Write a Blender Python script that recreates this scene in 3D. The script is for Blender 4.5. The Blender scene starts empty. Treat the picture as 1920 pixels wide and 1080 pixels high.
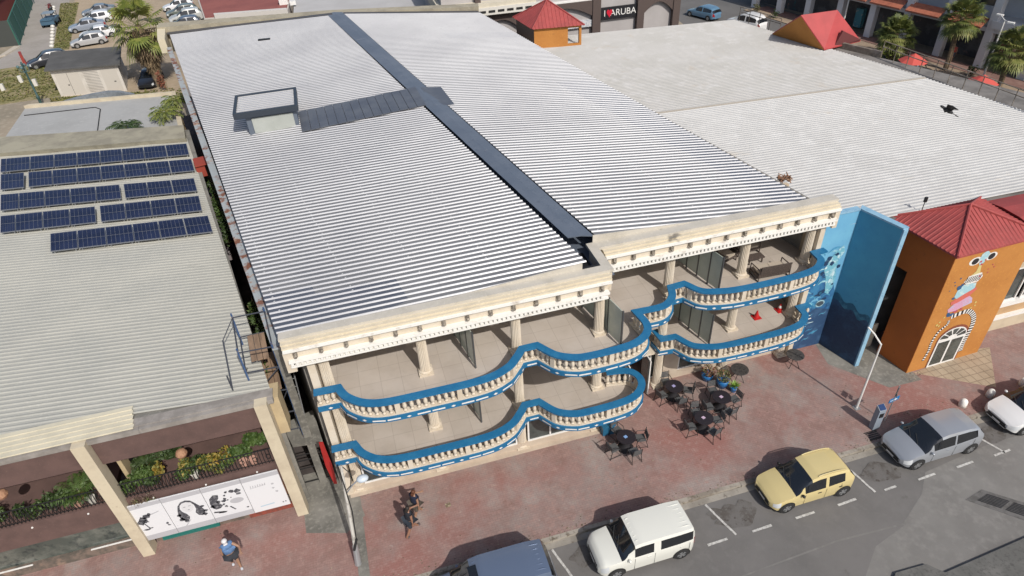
import bpy, bmesh, math, random
from mathutils import Vector, Matrix
random.seed(7)
S = bpy.context.scene
COL = bpy.context.scene.collection
# ---------------------------------------------------------------- camera, sky, sun, exposure
CAMM = [[0.96003189, 0.20233798, -0.19338591], [-0.27614875, 0.57214375, -0.77226511], [-0.04561403, 0.79480241, 0.60515163]]
cd = bpy.data.cameras.new('camera'); cd.sensor_width = 36.0; cd.lens = 23.4836; cd.clip_start = 0.3; cd.clip_end = 900
cam = bpy.data.objects.new('camera', cd); COL.objects.link(cam)
m3 = Matrix(CAMM).to_4x4(); m3.translation = Vector((0, 0, 24)); cam.matrix_world = m3
S.camera = cam
SUN_AZ, SUN_EL = math.radians(-73), math.radians(44)
w = bpy.data.worlds.new('World'); S.world = w; w.use_nodes = True
nt = w.node_tree; bg = nt.nodes['Background']; sky = nt.nodes.new('ShaderNodeTexSky'); sky.sky_type = 'NISHITA'
sky.sun_disc = False; sky.sun_elevation = SUN_EL; sky.sun_rotation = math.pi/2 - SUN_AZ; sky.dust_density = 2.5
nt.links.new(sky.outputs[0], bg.inputs[0]); bg.inputs[1].default_value = 0.115
ld = bpy.data.lights.new('sun', 'SUN'); ld.energy = 3.6; ld.angle = math.radians(0.5); ld.color = (1.0, 0.955, 0.89)
sun = bpy.data.objects.new('sun', ld); COL.objects.link(sun)
sd = Vector((math.cos(SUN_EL)*math.cos(SUN_AZ), math.cos(SUN_EL)*math.sin(SUN_AZ), math.sin(SUN_EL)))
sun.rotation_euler = sd.to_track_quat('Z', 'Y').to_euler(); sun.location = (0, 0, 60)
S.view_settings.view_transform = 'Standard'; S.view_settings.look = 'None'; S.view_settings.gamma = 1.0
S.view_settings.exposure = 0.0
# ---------------------------------------------------------------- materials
MT = {}
def mat(name, col, rough=0.7, metal=0.0, n=None, bump=0.0, bscale=30, spec=0.5, alpha=1.0, emit=None, trans=0.0):
    """n = list of (scale, colour2, lo, hi[, stretch]) noise layers mixed over the base colour"""
    if name in MT: return MT[name]
    m = bpy.data.materials.new(name); m.use_nodes = True; t = m.node_tree; b = t.nodes['Principled BSDF']
    b.inputs['Roughness'].default_value = rough; b.inputs['Metallic'].default_value = metal
    b.inputs['Specular IOR Level'].default_value = spec
    c4 = (*col, 1); b.inputs['Base Color'].default_value = c4
    if n or bump:
        tc = t.nodes.new('ShaderNodeTexCoord'); prev = None
        for i, ly in enumerate(n or []):
            sc, c2, lo, hi = ly[:4]; st = ly[4] if len(ly) > 4 else (1, 1, 1)
            mp = t.nodes.new('ShaderNodeMapping'); mp.inputs['Scale'].default_value = (sc*st[0], sc*st[1], sc*st[2]); mp.inputs['Location'].default_value = (i*3.7, i*1.3, i*.7)
            nz = t.nodes.new('ShaderNodeTexNoise'); nz.inputs['Scale'].default_value = 1; nz.inputs['Detail'].default_value = 6; nz.inputs['Roughness'].default_value = .62
            t.links.new(tc.outputs['Object'], mp.inputs[0]); t.links.new(mp.outputs[0], nz.inputs[0])
            rp = t.nodes.new('ShaderNodeMapRange'); rp.inputs[1].default_value = lo; rp.inputs[2].default_value = hi
            t.links.new(nz.outputs[0], rp.inputs[0])
            mx = t.nodes.new('ShaderNodeMix'); mx.data_type = 'RGBA'
            t.links.new(rp.outputs[0], mx.inputs[0])
            if prev is None: mx.inputs[6].default_value = c4
            else: t.links.new(prev, mx.inputs[6])
            mx.inputs[7].default_value = (*c2, 1); prev = mx.outputs[2]
        if prev: t.links.new(prev, b.inputs['Base Color'])
        if bump:
            nz = t.nodes.new('ShaderNodeTexNoise'); nz.inputs['Scale'].default_value = bscale; nz.inputs['Detail'].default_value = 4
            t.links.new(tc.outputs['Object'], nz.inputs[0]); bp = t.nodes.new('ShaderNodeBump'); bp.inputs['Strength'].default_value = bump; bp.inputs['Distance'].default_value = .02
            t.links.new(nz.outputs[0], bp.inputs['Height']); t.links.new(bp.outputs[0], b.inputs['Normal'])
    if alpha < 1: b.inputs['Alpha'].default_value = alpha
    if trans: b.inputs['Transmission Weight'].default_value = trans
    if emit: b.inputs['Emission Color'].default_value = (*emit, 1); b.inputs['Emission Strength'].default_value = 1
    MT[name] = m; return m
# ---------------------------------------------------------------- mesh builder
def woff(o):
    v = Vector((0, 0, 0))
    while o is not None: v += o.location; o = o.parent
    return v
def tag(o, label=None, cat=None, group=None, kind=None):
    if label: o['label'] = label
    if cat: o['category'] = cat
    if group: o['group'] = group
    if kind: o['kind'] = kind
    return o
def empty(name, loc, label, cat, group=None, rz=0):
    o = bpy.data.objects.new(name, None); COL.objects.link(o); o.location = loc; o.rotation_euler = (0, 0, rz); o.empty_display_size = .2
    return tag(o, label, cat, group)
class MB:
    def __init__(s): s.v = []; s.f = []; s.sm = False
    def poly(s, pts):
        n = len(s.v); s.v += [tuple(p) for p in pts]; s.f.append(tuple(range(n, n+len(pts)))); return s
    def prism(s, pl, z0, z1):
        """2D polygon (counter-clockwise) extruded from z0 to z1"""
        a = sum(pl[i][0]*pl[(i+1) % len(pl)][1]-pl[(i+1) % len(pl)][0]*pl[i][1] for i in range(len(pl)))
        if a < 0: pl = pl[::-1]
        n = len(s.v); k = len(pl); s.v += [(p[0], p[1], z0) for p in pl]+[(p[0], p[1], z1) for p in pl]
        s.f.append(tuple(range(n+k-1, n-1, -1))); s.f.append(tuple(range(n+k, n+2*k)))
        for i in range(k): j = (i+1) % k; s.f.append((n+i, n+j, n+k+j, n+k+i))
        return s
    def box(s, x0, x1, y0, y1, z0, z1): return s.prism([(x0, y0), (x1, y0), (x1, y1), (x0, y1)], z0, z1)
    def cbox(s, c, d, rz=0, ry=0, rx=0):
        M = Matrix.Translation(c) @ Matrix.Rotation(rz, 4, 'Z') @ Matrix.Rotation(ry, 4, 'Y') @ Matrix.Rotation(rx, 4, 'X')
        n = len(s.v)
        for x, y, z in ((-1,-1,-1),(1,-1,-1),(1,1,-1),(-1,1,-1),(-1,-1,1),(1,-1,1),(1,1,1),(-1,1,1)):
            s.v.append(tuple(M @ Vector((x*d[0]/2, y*d[1]/2, z*d[2]/2))))
        for f in ((3,2,1,0),(4,5,6,7),(0,1,5,4),(1,2,6,5),(2,3,7,6),(3,0,4,7)): s.f.append(tuple(n+i for i in f))
        return s
    def hexa(s, b, t):
        """8 corners: four below, four above, same winding (ccw from above)"""
        n = len(s.v); s.v += [tuple(p) for p in b]+[tuple(p) for p in t]; k = len(b)
        s.f.append(tuple(range(n+k-1, n-1, -1))); s.f.append(tuple(range(n+k, n+2*k)))
        for i in range(k): j = (i+1) % k; s.f.append((n+i, n+j, n+k+j, n+k+i))
        return s
    def tube(s, pts, r, n=6, cap=True):
        pts = [Vector(p) for p in pts]; rs = r if isinstance(r, (list, tuple)) else [r]*len(pts); b0 = len(s.v); up = None
        for i, p in enumerate(pts):
            d = (pts[min(i+1, len(pts)-1)]-pts[max(i-1, 0)]).normalized()
            if up is None: up = Vector((0, 0, 1)) if abs(d.z) < .9 else Vector((1, 0, 0))
            a = d.cross(up).normalized(); b = d.cross(a).normalized(); up = a.cross(d).normalized() if abs(d.z) < .9 else up
            for k in range(n):
                t = 2*math.pi*k/n+math.pi/n; s.v.append(tuple(p+a*rs[i]*math.cos(t)+b*rs[i]*math.sin(t)))
        for i in range(len(pts)-1):
            for k in range(n): l = (k+1) % n; s.f.append((b0+i*n+k, b0+(i+1)*n+k, b0+(i+1)*n+l, b0+i*n+l))
        if cap: s.f.append(tuple(b0+k for k in range(n))); s.f.append(tuple(b0+(len(pts)-1)*n+k for k in range(n-1, -1, -1)))
        return s
    def lathe(s, prof, n=12, c=(0, 0, 0), sx=1, sy=1):
        """profile of (radius, z)"""
        b0 = len(s.v)
        for r, z in prof:
            for k in range(n): t = 2*math.pi*k/n; s.v.append((c[0]+r*sx*math.cos(t), c[1]+r*sy*math.sin(t), c[2]+z))
        for i in range(len(prof)-1):
            for k in range(n): l = (k+1) % n; s.f.append((b0+i*n+k, b0+i*n+l, b0+(i+1)*n+l, b0+(i+1)*n+k))
        s.f.append(tuple(b0+k for k in range(n-1, -1, -1))); s.f.append(tuple(b0+(len(prof)-1)*n+k for k in range(n)))
        return s
    def ball(s, c, r, seg=8, rings=6, sc=(1, 1, 1)):
        pr = [(r*math.sin(math.pi*i/rings)+1e-4, -r*math.cos(math.pi*i/rings)*sc[2]) for i in range(rings+1)]
        return s.lathe(pr, seg, c, sc[0], sc[1])
    def build(s, name, m, parent=None, smooth=False, label=None, cat=None, group=None, kind=None, bevel=0, auto=False):
        off = woff(parent) if parent else Vector((0, 0, 0))
        if parent is None and kind != 'structure' and cat:
            xs = [p[0] for p in s.v]; ys = [p[1] for p in s.v]; zs = [p[2] for p in s.v]
            base = Vector(((min(xs)+max(xs))/2, (min(ys)+max(ys))/2, min(zs)))
        else: base = Vector((0, 0, 0))
        me = bpy.data.meshes.new(name); o2 = off+base
        me.from_pydata([(p[0]-o2.x, p[1]-o2.y, p[2]-o2.z) for p in s.v], [], s.f); me.update()
        o = bpy.data.objects.new(name, me); COL.objects.link(o); o.location = base
        for q in (m if isinstance(m, list) else [m]): me.materials.append(q)
        if smooth:
            for p in me.polygons: p.use_smooth = True
            if auto: 
                try: me.set_sharp_from_angle(angle=math.radians(40))
                except Exception: pass
        if parent: o.parent = parent
        if bevel:
            b = o.modifiers.new('bevel', 'BEVEL'); b.width = bevel; b.segments = 2; b.limit_method = 'ANGLE'
        return tag(o, label, cat, group, kind)
def copy_tree(o, parent=None):
    c = o.copy(); COL.objects.link(c)
    if parent: c.parent = parent
    for ch in list(o.children): copy_tree(ch, c)
    return c
def catmull(P, n=8):
    if len(P) < 3: return list(P)
    Q = [P[0]]+list(P)+[P[-1]]; out = []
    for i in range(1, len(Q)-2):
        p0, p1, p2, p3 = Q[i-1:i+3]
        for k in range(n):
            t = k/n; out.append(tuple(.5*((2*b)+(-a+c)*t+(2*a-5*b+4*c-d)*t*t+(-a+3*b-3*c+d)*t**3) for a, b, c, d in zip(p0, p1, p2, p3)))
    out.append(tuple(P[-1])); return out
def lerp(a, b, t): return tuple(x+(y-x)*t for x, y in zip(a, b))
def offset(P, d):
    """shift an open 2D path to its left by d (mitred)"""
    out = []
    for i, p in enumerate(P):
        a = P[max(i-1, 0)]; b = P[min(i+1, len(P)-1)]
        n1 = Vector((-(p[1]-a[1]), p[0]-a[0])) if i else None; n2 = Vector((-(b[1]-p[1]), b[0]-p[0])) if i < len(P)-1 else None
        ns = [q.normalized() for q in (n1, n2) if q is not None and q.length > 1e-6]
        m = sum(ns, Vector((0, 0)))
        m = m.normalized() if m.length > 1e-6 else Vector((0, 1)); c = max(.45, m.dot(ns[0])) if ns else 1
        out.append((p[0]+m.x*d/c, p[1]+m.y*d/c))
    return out
def band(mb, P, d0, d1, z0, z1):
    """a solid strip along the path between two offsets and two heights"""
    A, B = offset(P, d0), offset(P, d1)
    n = len(mb.v); k = len(P)
    for q, z in ((A, z0), (B, z0), (B, z1), (A, z1)): mb.v += [(p[0], p[1], z) for p in q]
    for i in range(k-1):
        for a, b in ((0, 1), (1, 2), (2, 3), (3, 0)):
            mb.f.append((n+a*k+i, n+a*k+i+1, n+b*k+i+1, n+b*k+i)[::-1])
    mb.f.append((n, n+k, n+2*k, n+3*k)); mb.f.append((n+k-1, n+4*k-1, n+3*k-1, n+2*k-1))
def walk(P, step, start=0):
    """points every `step` along a 2D path, with the heading"""
    out = []; acc = start
    for a, b in zip(P, P[1:]):
        L = math.hypot(b[0]-a[0], b[1]-a[1])
        while acc <= L and L > 0:
            out.append((a[0]+(b[0]-a[0])*acc/L, a[1]+(b[1]-a[1])*acc/L, math.atan2(b[1]-a[1], b[0]-a[0]))); acc += step
        acc -= L
    return out
def decal(mb, pts, O, U, V, N, t=.006):
    """flat painted or printed shape: 2D points on a plane with origin O and axes U, V"""
    O, U, V, N = map(Vector, (O, U, V, N)); mb.poly([O+U*a+V*b+N*t for a, b in pts])
def circ(cx, cy, rx, ry=None, n=16, a0=0):
    ry = rx if ry is None else ry
    return [(cx+rx*math.cos(a0+2*math.pi*i/n), cy+ry*math.sin(a0+2*math.pi*i/n)) for i in range(n)]
def text(body, size, loc, rot, m, parent, name='lettering', ext=.004):
    cu = bpy.data.curves.new(name, 'FONT'); cu.body = body; cu.size = size; cu.extrude = ext; cu.align_x = 'CENTER'; cu.align_y = 'CENTER'; cu.materials.append(m)
    tmp = bpy.data.objects.new('t', cu); COL.objects.link(tmp); bpy.context.view_layer.update()
    me = bpy.data.meshes.new_from_object(tmp.evaluated_get(bpy.context.evaluated_depsgraph_get())); bpy.data.objects.remove(tmp)
    o = bpy.data.objects.new(name, me); COL.objects.link(o); o.rotation_euler = rot; o.parent = parent; o.location = Vector(loc)-(woff(parent) if parent else Vector()); return o
# ---------------------------------------------------------------- shared materials
cream = mat('cream_stone', (.61, .54, .44), .75, n=[(1.3, (.50, .42, .31), .45, .75), (14, (.40, .34, .26), .62, .8)], bump=.15)
creamw = mat('white_cornice', (.76, .745, .70), .7, n=[(2.5, (.52, .47, .40), .55, .75)])
coping = mat('coping_stone', (.50, .465, .40), .8, n=[(1.2, (.42, .39, .33), .45, .7), (9, (.58, .54, .47), .55, .75), (3, (.30, .27, .22), .66, .82)])
yellowst = mat('yellowed_stone', (.60, .53, .40), .8, n=[(2, (.52, .46, .35), .45, .7), (12, (.70, .62, .47), .55, .7)])
blue = mat('blue_rail_paint', (.010, .125, .27), .55, n=[(2, (.018, .155, .31), .42, .66), (7, (.03, .17, .30), .58, .74), (20, (.008, .08, .19), .6, .78), (11, (.12, .24, .32), .70, .78)])
white = mat('white_paint', (.72, .71, .68), .55, n=[(4, (.55, .53, .5), .55, .8)])
tile = mat('balcony_tile', (.47, .415, .36), .5, n=[(1.2, (.42, .37, .32), .4, .7), (.5, (.50, .45, .40), .45, .65), (7, (.38, .33, .285), .62, .8)])
glassd = mat('dark_glass', (.035, .045, .045), .06, spec=.8, n=[(.8, (.08, .095, .09), .45, .65)])
frost = mat('frosted_glass', (.40, .46, .41), .2, spec=.6, alpha=.9, n=[(1.5, (.46, .52, .47), .4, .7)])
black = mat('black_metal', (.015, .015, .016), .5)
steel = mat('galvanised_steel', (.42, .43, .44), .4, .6)
concrete = mat('concrete', (.30, .275, .24), .9, n=[(.6, (.22, .2, .175), .4, .65), (8, (.38, .35, .31), .55, .75)], bump=.2)
concd = mat('weathered_concrete', (.22, .21, .185), .9, n=[(.5, (.13, .125, .11), .4, .6), (6, (.3, .285, .25), .5, .8)], bump=.2)
brown = mat('brown_render', (.125, .075, .065), .85, n=[(1.5, (.09, .055, .048), .4, .7), (12, (.17, .11, .095), .6, .8)])
rust = mat('rusty_iron', (.25, .09, .05), .85, n=[(3, (.10, .05, .035), .4, .6), (8, (.42, .25, .17), .6, .8)])
leafm = mat('leaf_green', (.065, .11, .022), .6, n=[(3, (.03, .062, .012), .4, .62), (9, (.12, .16, .035), .55, .75)])
leafy = mat('leaf_yellow', (.30, .19, .03), .6, n=[(6, (.12, .13, .025), .42, .58)])
leafd = mat('leaf_dark', (.032, .058, .014), .6, n=[(4, (.06, .09, .02), .5, .7)])
dryl = mat('dry_leaf', (.26, .19, .11), .9, n=[(5, (.14, .10, .06), .4, .6), (11, (.36, .28, .18), .55, .7)])
# ---------------------------------------------------------------- ground
MB().poly([(-400, -300, -.5), (500, -300, -.5), (500, 600, -.5), (-400, 600, -.5)]).build('ground', mat('dry_ground', (.30, .25, .185), .95, n=[(.15, (.22, .19, .14), .4, .6), (2, (.36, .31, .24), .5, .75)]), kind='structure')
paver = mat('red_paver', (.275, .155, .135), .9, n=[(.28, (.27, .21, .19), .38, .58), (1.1, (.235, .145, .125), .45, .66), (.42, (.33, .285, .26), .53, .70), (.16, (.28, .135, .115), .52, .64), (18, (.42, .36, .33), .66, .74), (5, (.34, .22, .19), .50, .72), (38, (.17, .09, .075), .55, .75), (2.2, (.42, .37, .33), .66, .8), (.9, (.15, .10, .085), .70, .82)], bump=.25, bscale=25)
# fine course lines of the paving bricks
def add_bricks(m, sc, mortar, f=.35, bw=.5, rh=.25, ang=0):
    t = m.node_tree; b = t.nodes['Principled BSDF']; src = b.inputs['Base Color'].links[0].from_socket if b.inputs['Base Color'].links else None
    tc = t.nodes.new('ShaderNodeTexCoord'); mp = t.nodes.new('ShaderNodeMapping'); mp.inputs['Rotation'].default_value = (0, 0, ang)
    br = t.nodes.new('ShaderNodeTexBrick'); br.inputs['Scale'].default_value = sc; br.inputs['Mortar Size'].default_value = mortar
    br.inputs['Brick Width'].default_value = bw; br.inputs['Row Height'].default_value = rh; br.inputs['Color1'].default_value = (0, 0, 0, 1); br.inputs['Color2'].default_value = (.25, .25, .25, 1); br.inputs['Mortar'].default_value = (1, 1, 1, 1)
    if bw == rh: br.offset = 0
    t.links.new(tc.outputs['Object'], mp.inputs[0]); t.links.new(mp.outputs[0], br.inputs[0])
    mx = t.nodes.new('ShaderNodeMix'); mx.data_type = 'RGBA'; mx.blend_type = 'MULTIPLY'
    ml = t.nodes.new('ShaderNodeMath'); ml.operation = 'MULTIPLY'; ml.inputs[1].default_value = f; t.links.new(br.outputs[0], ml.inputs[0]); t.links.new(ml.outputs[0], mx.inputs[0])
    if src: t.links.new(src, mx.inputs[6])
    else: mx.inputs[6].default_value = b.inputs['Base Color'].default_value
    mx.inputs[7].default_value = (.25, .2, .18, 1); t.links.new(mx.outputs[2], b.inputs['Base Color'])
add_bricks(paver, 2.4, .02, .22)
add_bricks(tile, 1.25, .010, .38, 1, 1)
MB().prism([(-60, 14.44), (60, 14.44), (60, 24), (-60, 24)], -.45, 0).build('pavement', paver, kind='structure')
asph = mat('asphalt', (.155, .147, .14), .92, n=[(.35, (.128, .122, .116), .4, .62), (2.5, (.16, .152, .145), .5, .75), (1.1, (.095, .087, .078), .66, .8), (30, (.19, .18, .17), .58, .8)], bump=.3, bscale=60)
asphl = mat('pale_asphalt', (.19, .182, .17), .92, n=[(.4, (.155, .148, .138), .4, .62), (2.5, (.225, .215, .20), .5, .75), (30, (.25, .24, .225), .58, .8), (1.4, (.12, .115, .105), .68, .8)], bump=.3, bscale=60)
MB().box(-60, 60, -12, 14.24, -.45, -.12).build('road', asph, kind='structure')
stain = mat('oil_stain', (.05, .042, .035), .8, n=[(2.5, (.10, .09, .08), .42, .6)])
# paler newer asphalt laid on the right and in the lane
MB().prism([(20.7, 12.55), (19.75, 11.7), (18.1, 10.82), (15.3, 10.98), (11.6, 10.82), (9.2, 10.7), (2, 10.3), (2, 5), (45, 5), (45, 13.4), (24, 12.9)], -.2, -.116).build('asphalt_patch', asphl, kind='structure')
MB().prism([(18.15, 10.75), (16.4, 10.3), (15.1, 9.3), (14.9, 8.2), (12, 8), (6, 8.8), (9.3, 10.65), (11.6, 10.76), (15.2, 10.9)], -.2, -.112).build('asphalt_strip', asph, kind='structure')
kb = MB(); 
for i in range(62):
    x = -31+i*1.0
    kb.box(x+.004, x+.996, 14.26+.02*math.sin(i*2.1), 14.44, -.3, .006+.004*math.sin(i*3.3))
kb.build('kerb', mat('kerb_stone', (.33, .30, .255), .9, n=[(.8, (.22, .19, .155), .42, .58), (4, (.13, .105, .075), .54, .68)], bump=.3), kind='structure')
gut = mat('gutter_concrete', (.31, .285, .245), .9, n=[(.9, (.22, .20, .17), .42, .62), (5, (.12, .10, .08), .58, .72)])
MB().box(-31, 31, 13.98, 14.255, -.2, -.108).build('gutter', gut, kind='structure')
# worn parking markings
mk = MB(); rnd = random.Random(3)
def stroke(a, b, wd):
    n = max(2, int(math.dist(a, b)/.22)); dx, dy = (b[0]-a[0]), (b[1]-a[1]); L = math.hypot(dx, dy); nx, ny = -dy/L*wd/2, dx/L*wd/2
    for i in range(n):
        if rnd.random() < .07: continue
        t0, t1 = i/n, (i+1)/n; j = rnd.uniform(-.006, .006); s0 = rnd.uniform(.8, 1); s1 = rnd.uniform(.8, 1)
        p = (a[0]+dx*t0, a[1]+dy*t0); q = (a[0]+dx*t1, a[1]+dy*t1)
        mk.poly([(p[0]-nx*s0+j, p[1]-ny*s0, -.1), (q[0]-nx*s1+j, q[1]-ny*s1, -.1), (q[0]+nx*s1+j, q[1]+ny*s1, -.1), (p[0]+nx*s0+j, p[1]+ny*s0, -.1)])
for x0, x1 in ((4.5, 4.95), (11.15, 11.62), (17.75, 18.05), (24.0, 24.6), (-2.4, -2)): stroke((x0, 13.95), (x1, 12.35), .1)
for i in range(-6, 22):
    x = 12.3+i*1.96; stroke((x, 12.28+.02*max(0, i-2)), (x+.87, 12.3+.02*max(0, i-1)), .11)
mk.build('parking_markings', mat('road_paint', (.52, .51, .48), .8, n=[(9, (.30, .29, .27), .45, .65), (2, (.22, .21, .2), .6, .75)]), kind='structure')
sm = MB(); rnd = random.Random(5)
for cx, cy, rx, ry in ((12.0, 13.1, .75, .5), (18.9, 13.15, .85, .42), (19.3, 12.95, .45, .3), (5.6, 13.3, .5, .4), (12.6, 13.3, .45, .35), (24.9, 13.3, .7, .4), (11.3, 13.45, .3, .25), (25.6, 13.6, .5, .3)):
    ph = rnd.uniform(0, 6); sm.poly([(cx+rx*(1+.18*math.sin(3*a*.175+ph)+.1*math.sin(7*a*.175+ph))*math.cos(a*.175), cy+ry*(1+.18*math.sin(2*a*.175+ph)+.1*math.sin(5*a*.175))*math.sin(a*.175), -.106-.0004*len(sm.f)) for a in range(36)])
sm.build('oil_stains', mat('oily_asphalt', (.128, .12, .113), .85, n=[(1.6, (.085, .075, .066), .45, .62), (5, (.055, .045, .038), .56, .68), (9, (.135, .128, .12), .55, .65)]), kind='structure')
# far kerb and paving at the bottom right
MB().prism([(12, 5), (12.5, 8.0), (15.2, 8.35), (16.3, 9.15), (17.6, 9.1), (18.0, 8.62), (21.6, 8.85), (32, 9.6), (32, 5)], -.3, .0).build('far_pavement', mat('dark_paver', (.11, .108, .10), .9, n=[(1, (.15, .145, .135), .45, .65), (9, (.07, .068, .064), .5, .7)]), kind='structure')
# pale tiles before the orange tower and the worn concrete of the alley mouth
ptile = mat('pale_paving', (.40, .32, .225), .85, n=[(.9, (.33, .26, .18), .4, .65), (8, (.46, .38, .28), .55, .75)]); add_bricks(ptile, .85, .02, .5, .35, .35)
MB().prism([(24.35, 17.45), (27.25, 15.45), (29.2, 17.75), (28.3, 17.9)], -.1, .006).build('entrance_paving', ptile, kind='structure')
MB().prism([(20.9, 19.3), (22.6, 17.0), (24.4, 16.95), (24.2, 22), (21.5, 22)], -.1, .004).build('alley_floor', concd, kind='structure')
MB().prism([(-4.95, 20.6), (-4.8, 17.6), (-3.2, 17.1), (-2.4, 17.7), (-3.0, 20.6)], -.1, .004).build('alley_floor_left', concd, kind='structure')
MB().box(-2.92, -2.5, 14.5, 18.7, -.1, .009).build('drain_strip', concd, kind='structure')
MB().prism([(-4.95, 20.3), (-3.0, 20.3), (-12, 67), (-15.5, 67)], -.3, .003).build('alley_ground', mat('dark_soil', (.055, .045, .042), .95, n=[(1, (.09, .075, .07), .45, .65)]), kind='structure')

# leaf litter and grit along the kerb and in the paving
lt = MB(); rnd = random.Random(55)
for i in range(900):
    if i < 520: x = rnd.uniform(-3, 30); y = 14.46+abs(rnd.gauss(0, .16)); 
    elif i < 640: x = rnd.gauss(23.0, 1.0); y = 14.75+abs(rnd.gauss(0, .4))
    elif i < 700: x = rnd.gauss(24.2, .4); y = 17.3+rnd.gauss(0, .12)
    else: x = rnd.uniform(-12, 30); y = rnd.uniform(14.5, 18.8)
    r = rnd.uniform(.012, .045); a = rnd.uniform(0, 6); z = .012+rnd.random()*.004
    lt.poly([(x+r*math.cos(a+k*1.57), y+r*.6*math.sin(a+k*1.57), z) for k in range(4)])
lt.build('leaf_litter', mat('litter', (.10, .075, .045), .9, n=[(3, (.32, .27, .2), .5, .54)]), None, kind='stuff', label='dry leaf litter and grit scattered along the kerb', cat='litter')
# ---------------------------------------------------------------- main building
B = empty('balcony_building', (5, 24, 0), 'three storey cream building with fluted columns, blue topped balconies and ribbed grey roof', 'building')
F1, F2, YA, YC = 2.65, 5.8, 19.05, 20.6
EAL, EAR = ((-3.7, 19.75), (-12.4, 63.2)), ((19.2, 21.3), (12.9, 57.9))   # left and right eaves, front to back
RID = ((8.35, 19.75), (1.15, 59.7))
ZE, ZR = 8.5, 9.3
# shell walls
wb = MB()
wb.hexa([(-3.25, 19.6, 0), (-3.0, 19.6, 0), (-12.1, 63.3, 0), (-12.35, 63.3, 0)], [(-3.25, 19.6, 8.35), (-3.0, 19.6, 8.35), (-12.1, 63.3, 8.35), (-12.35, 63.3, 8.35)])
wb.hexa([(12.7, 58.0, 0), (19.55, 20.9, 0), (19.75, 20.9, 0), (12.9, 58.2, 0)], [(12.7, 58.0, 8.35), (19.55, 20.9, 8.35), (19.75, 20.9, 8.35), (12.9, 58.2, 8.35)])
wb.build('side_wall', mat('grey_side_wall', (.27, .25, .22), .9, n=[(.6, (.18, .17, .15), .4, .65), (4, (.34, .31, .27), .55, .7)]), B)
# inner walls of the balconies (tinted glass between cream piers)
iw = MB(); YBL, YBR = 22.3, 23.4
for z0, z1 in ((0, F1-.2), (F1, F2-.2), (F2, 8.3)):
    for xa, xb, y in ((-3.0, -2.2, YBL), (2.6, 3.4, YBL), (7.4, 9.3, YBL), (9.3, 10.3, YBR), (13.0, 13.9, YBR), (18.6, 19.55, YBR)):
        if z0 == 0 and y == YBL: continue
        iw.box(xa, xb, y, y+.2, z0, z1)
    if z0: 
        for xa, xb, y in ((-3.0, 9.3, YBL), (9.3, 19.5, YBR)): iw.box(xa, xb, y+.002, y+.198, z1-.35, z1+.02)
iw.box(9.1, 9.28, 19.1, 23.4, 0, 2.4); iw.box(9.1, 9.28, YBL, YBR, F1, 8.3)
iw.build('balcony_back_wall', mat('cream_render', (.56, .46, .33), .8, n=[(1.2, (.46, .37, .26), .4, .65)]), B)
def window(x0, x1, y, z0, z1, n, name='window', fw=.07, lab=None):
    g = MB(); f = MB(); g.box(x0+.02, x1-.02, y+.04, y+.06, z0+.02, z1-.02)
    for zz in (z0, z1-fw): f.box(x0, x1, y, y+.1, zz, zz+fw)
    for i in range(n+1):
        x = x0+(x1-x0-fw)*i/n; f.box(x, x+fw, y+.003, y+.097, z0+fw, z1-fw)
    fo = f.build(name, white, B, label=lab); g.build('pane', glassd, fo); return fo
for z in (F1, F2):
    for xa, xb, y, n in ((-2.2, 2.6, YBL, 4), (3.4, 7.4, YBL, 4), (10.3, 13.0, YBR, 3), (13.9, 18.6, YBR, 5)): window(xa, xb, y+.05, z+.05, z+1.75 if z == F2 else z+2.5, n)
# storefronts
pl = MB(); pl.box(-2.75, 9.1, 18.97, 19.3, 0, .36); pl.box(11.75, 14.6, 20.87, 21.15, 0, .3); pl.box(14.6, 19.55, 20.87, 21.15, 0, .42); pl.box(-2.9, 9.15, 18.72, 19.0, 0, .03)
pl.box(9.28, 10.2, 20.9, 21.1, 0, 2.4); pl.box(12.55, 13.35, 20.85, 21.05, .3, 2.4)
pl.build('plinth', mat('plinth_render', (.50, .42, .33), .85, n=[(1, (.42, .34, .27), .4, .65), (9, (.34, .27, .22), .6, .8)]), B)
window(-2.2, 1.0, 19.0, .36, 2.3, 3, 'shop_window'); window(1.3, 4.6, 19.0, .36, 2.3, 3, 'shop_window'); window(5.1, 8.2, 19.0, .36, 2.3, 3, 'shop_window')
window(11.85, 12.5, 20.95, .3, 2.38, 1, 'shop_window'); window(13.4, 15.4, 20.95, .42, 2.38, 2, 'shop_window'); window(15.8, 18.8, 20.95, .42, 2.38, 3, 'shop_window')
dr = MB(); dr.box(10.2, 10.3, 21.0, 21.1, 0, 2.38); dr.box(11.65, 11.75, 21.0, 21.1, 0, 2.38); dr.cbox((10.42, 20.55, 1.15), (.05, .85, 2.2)); dr.cbox((11.5, 20.6, 1.15), (.05, .8, 2.2))
d = dr.build('glass_door', white, B); MB().cbox((10.36, 20.55, 1.15), (.02, .75, 2.05)).build('pane', glassd, d); MB().cbox((11.44, 20.6, 1.15), (.02, .7, 2.05)).build('pane', glassd, d)
MB().box(9.3, 19.5, 23.3, 23.4, 0, 2.5).build('shop_back_wall', mat('dark_interior', (.06, .04, .035), .9, n=[(3, (.15, .05, .04), .55, .65)]), B)
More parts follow.
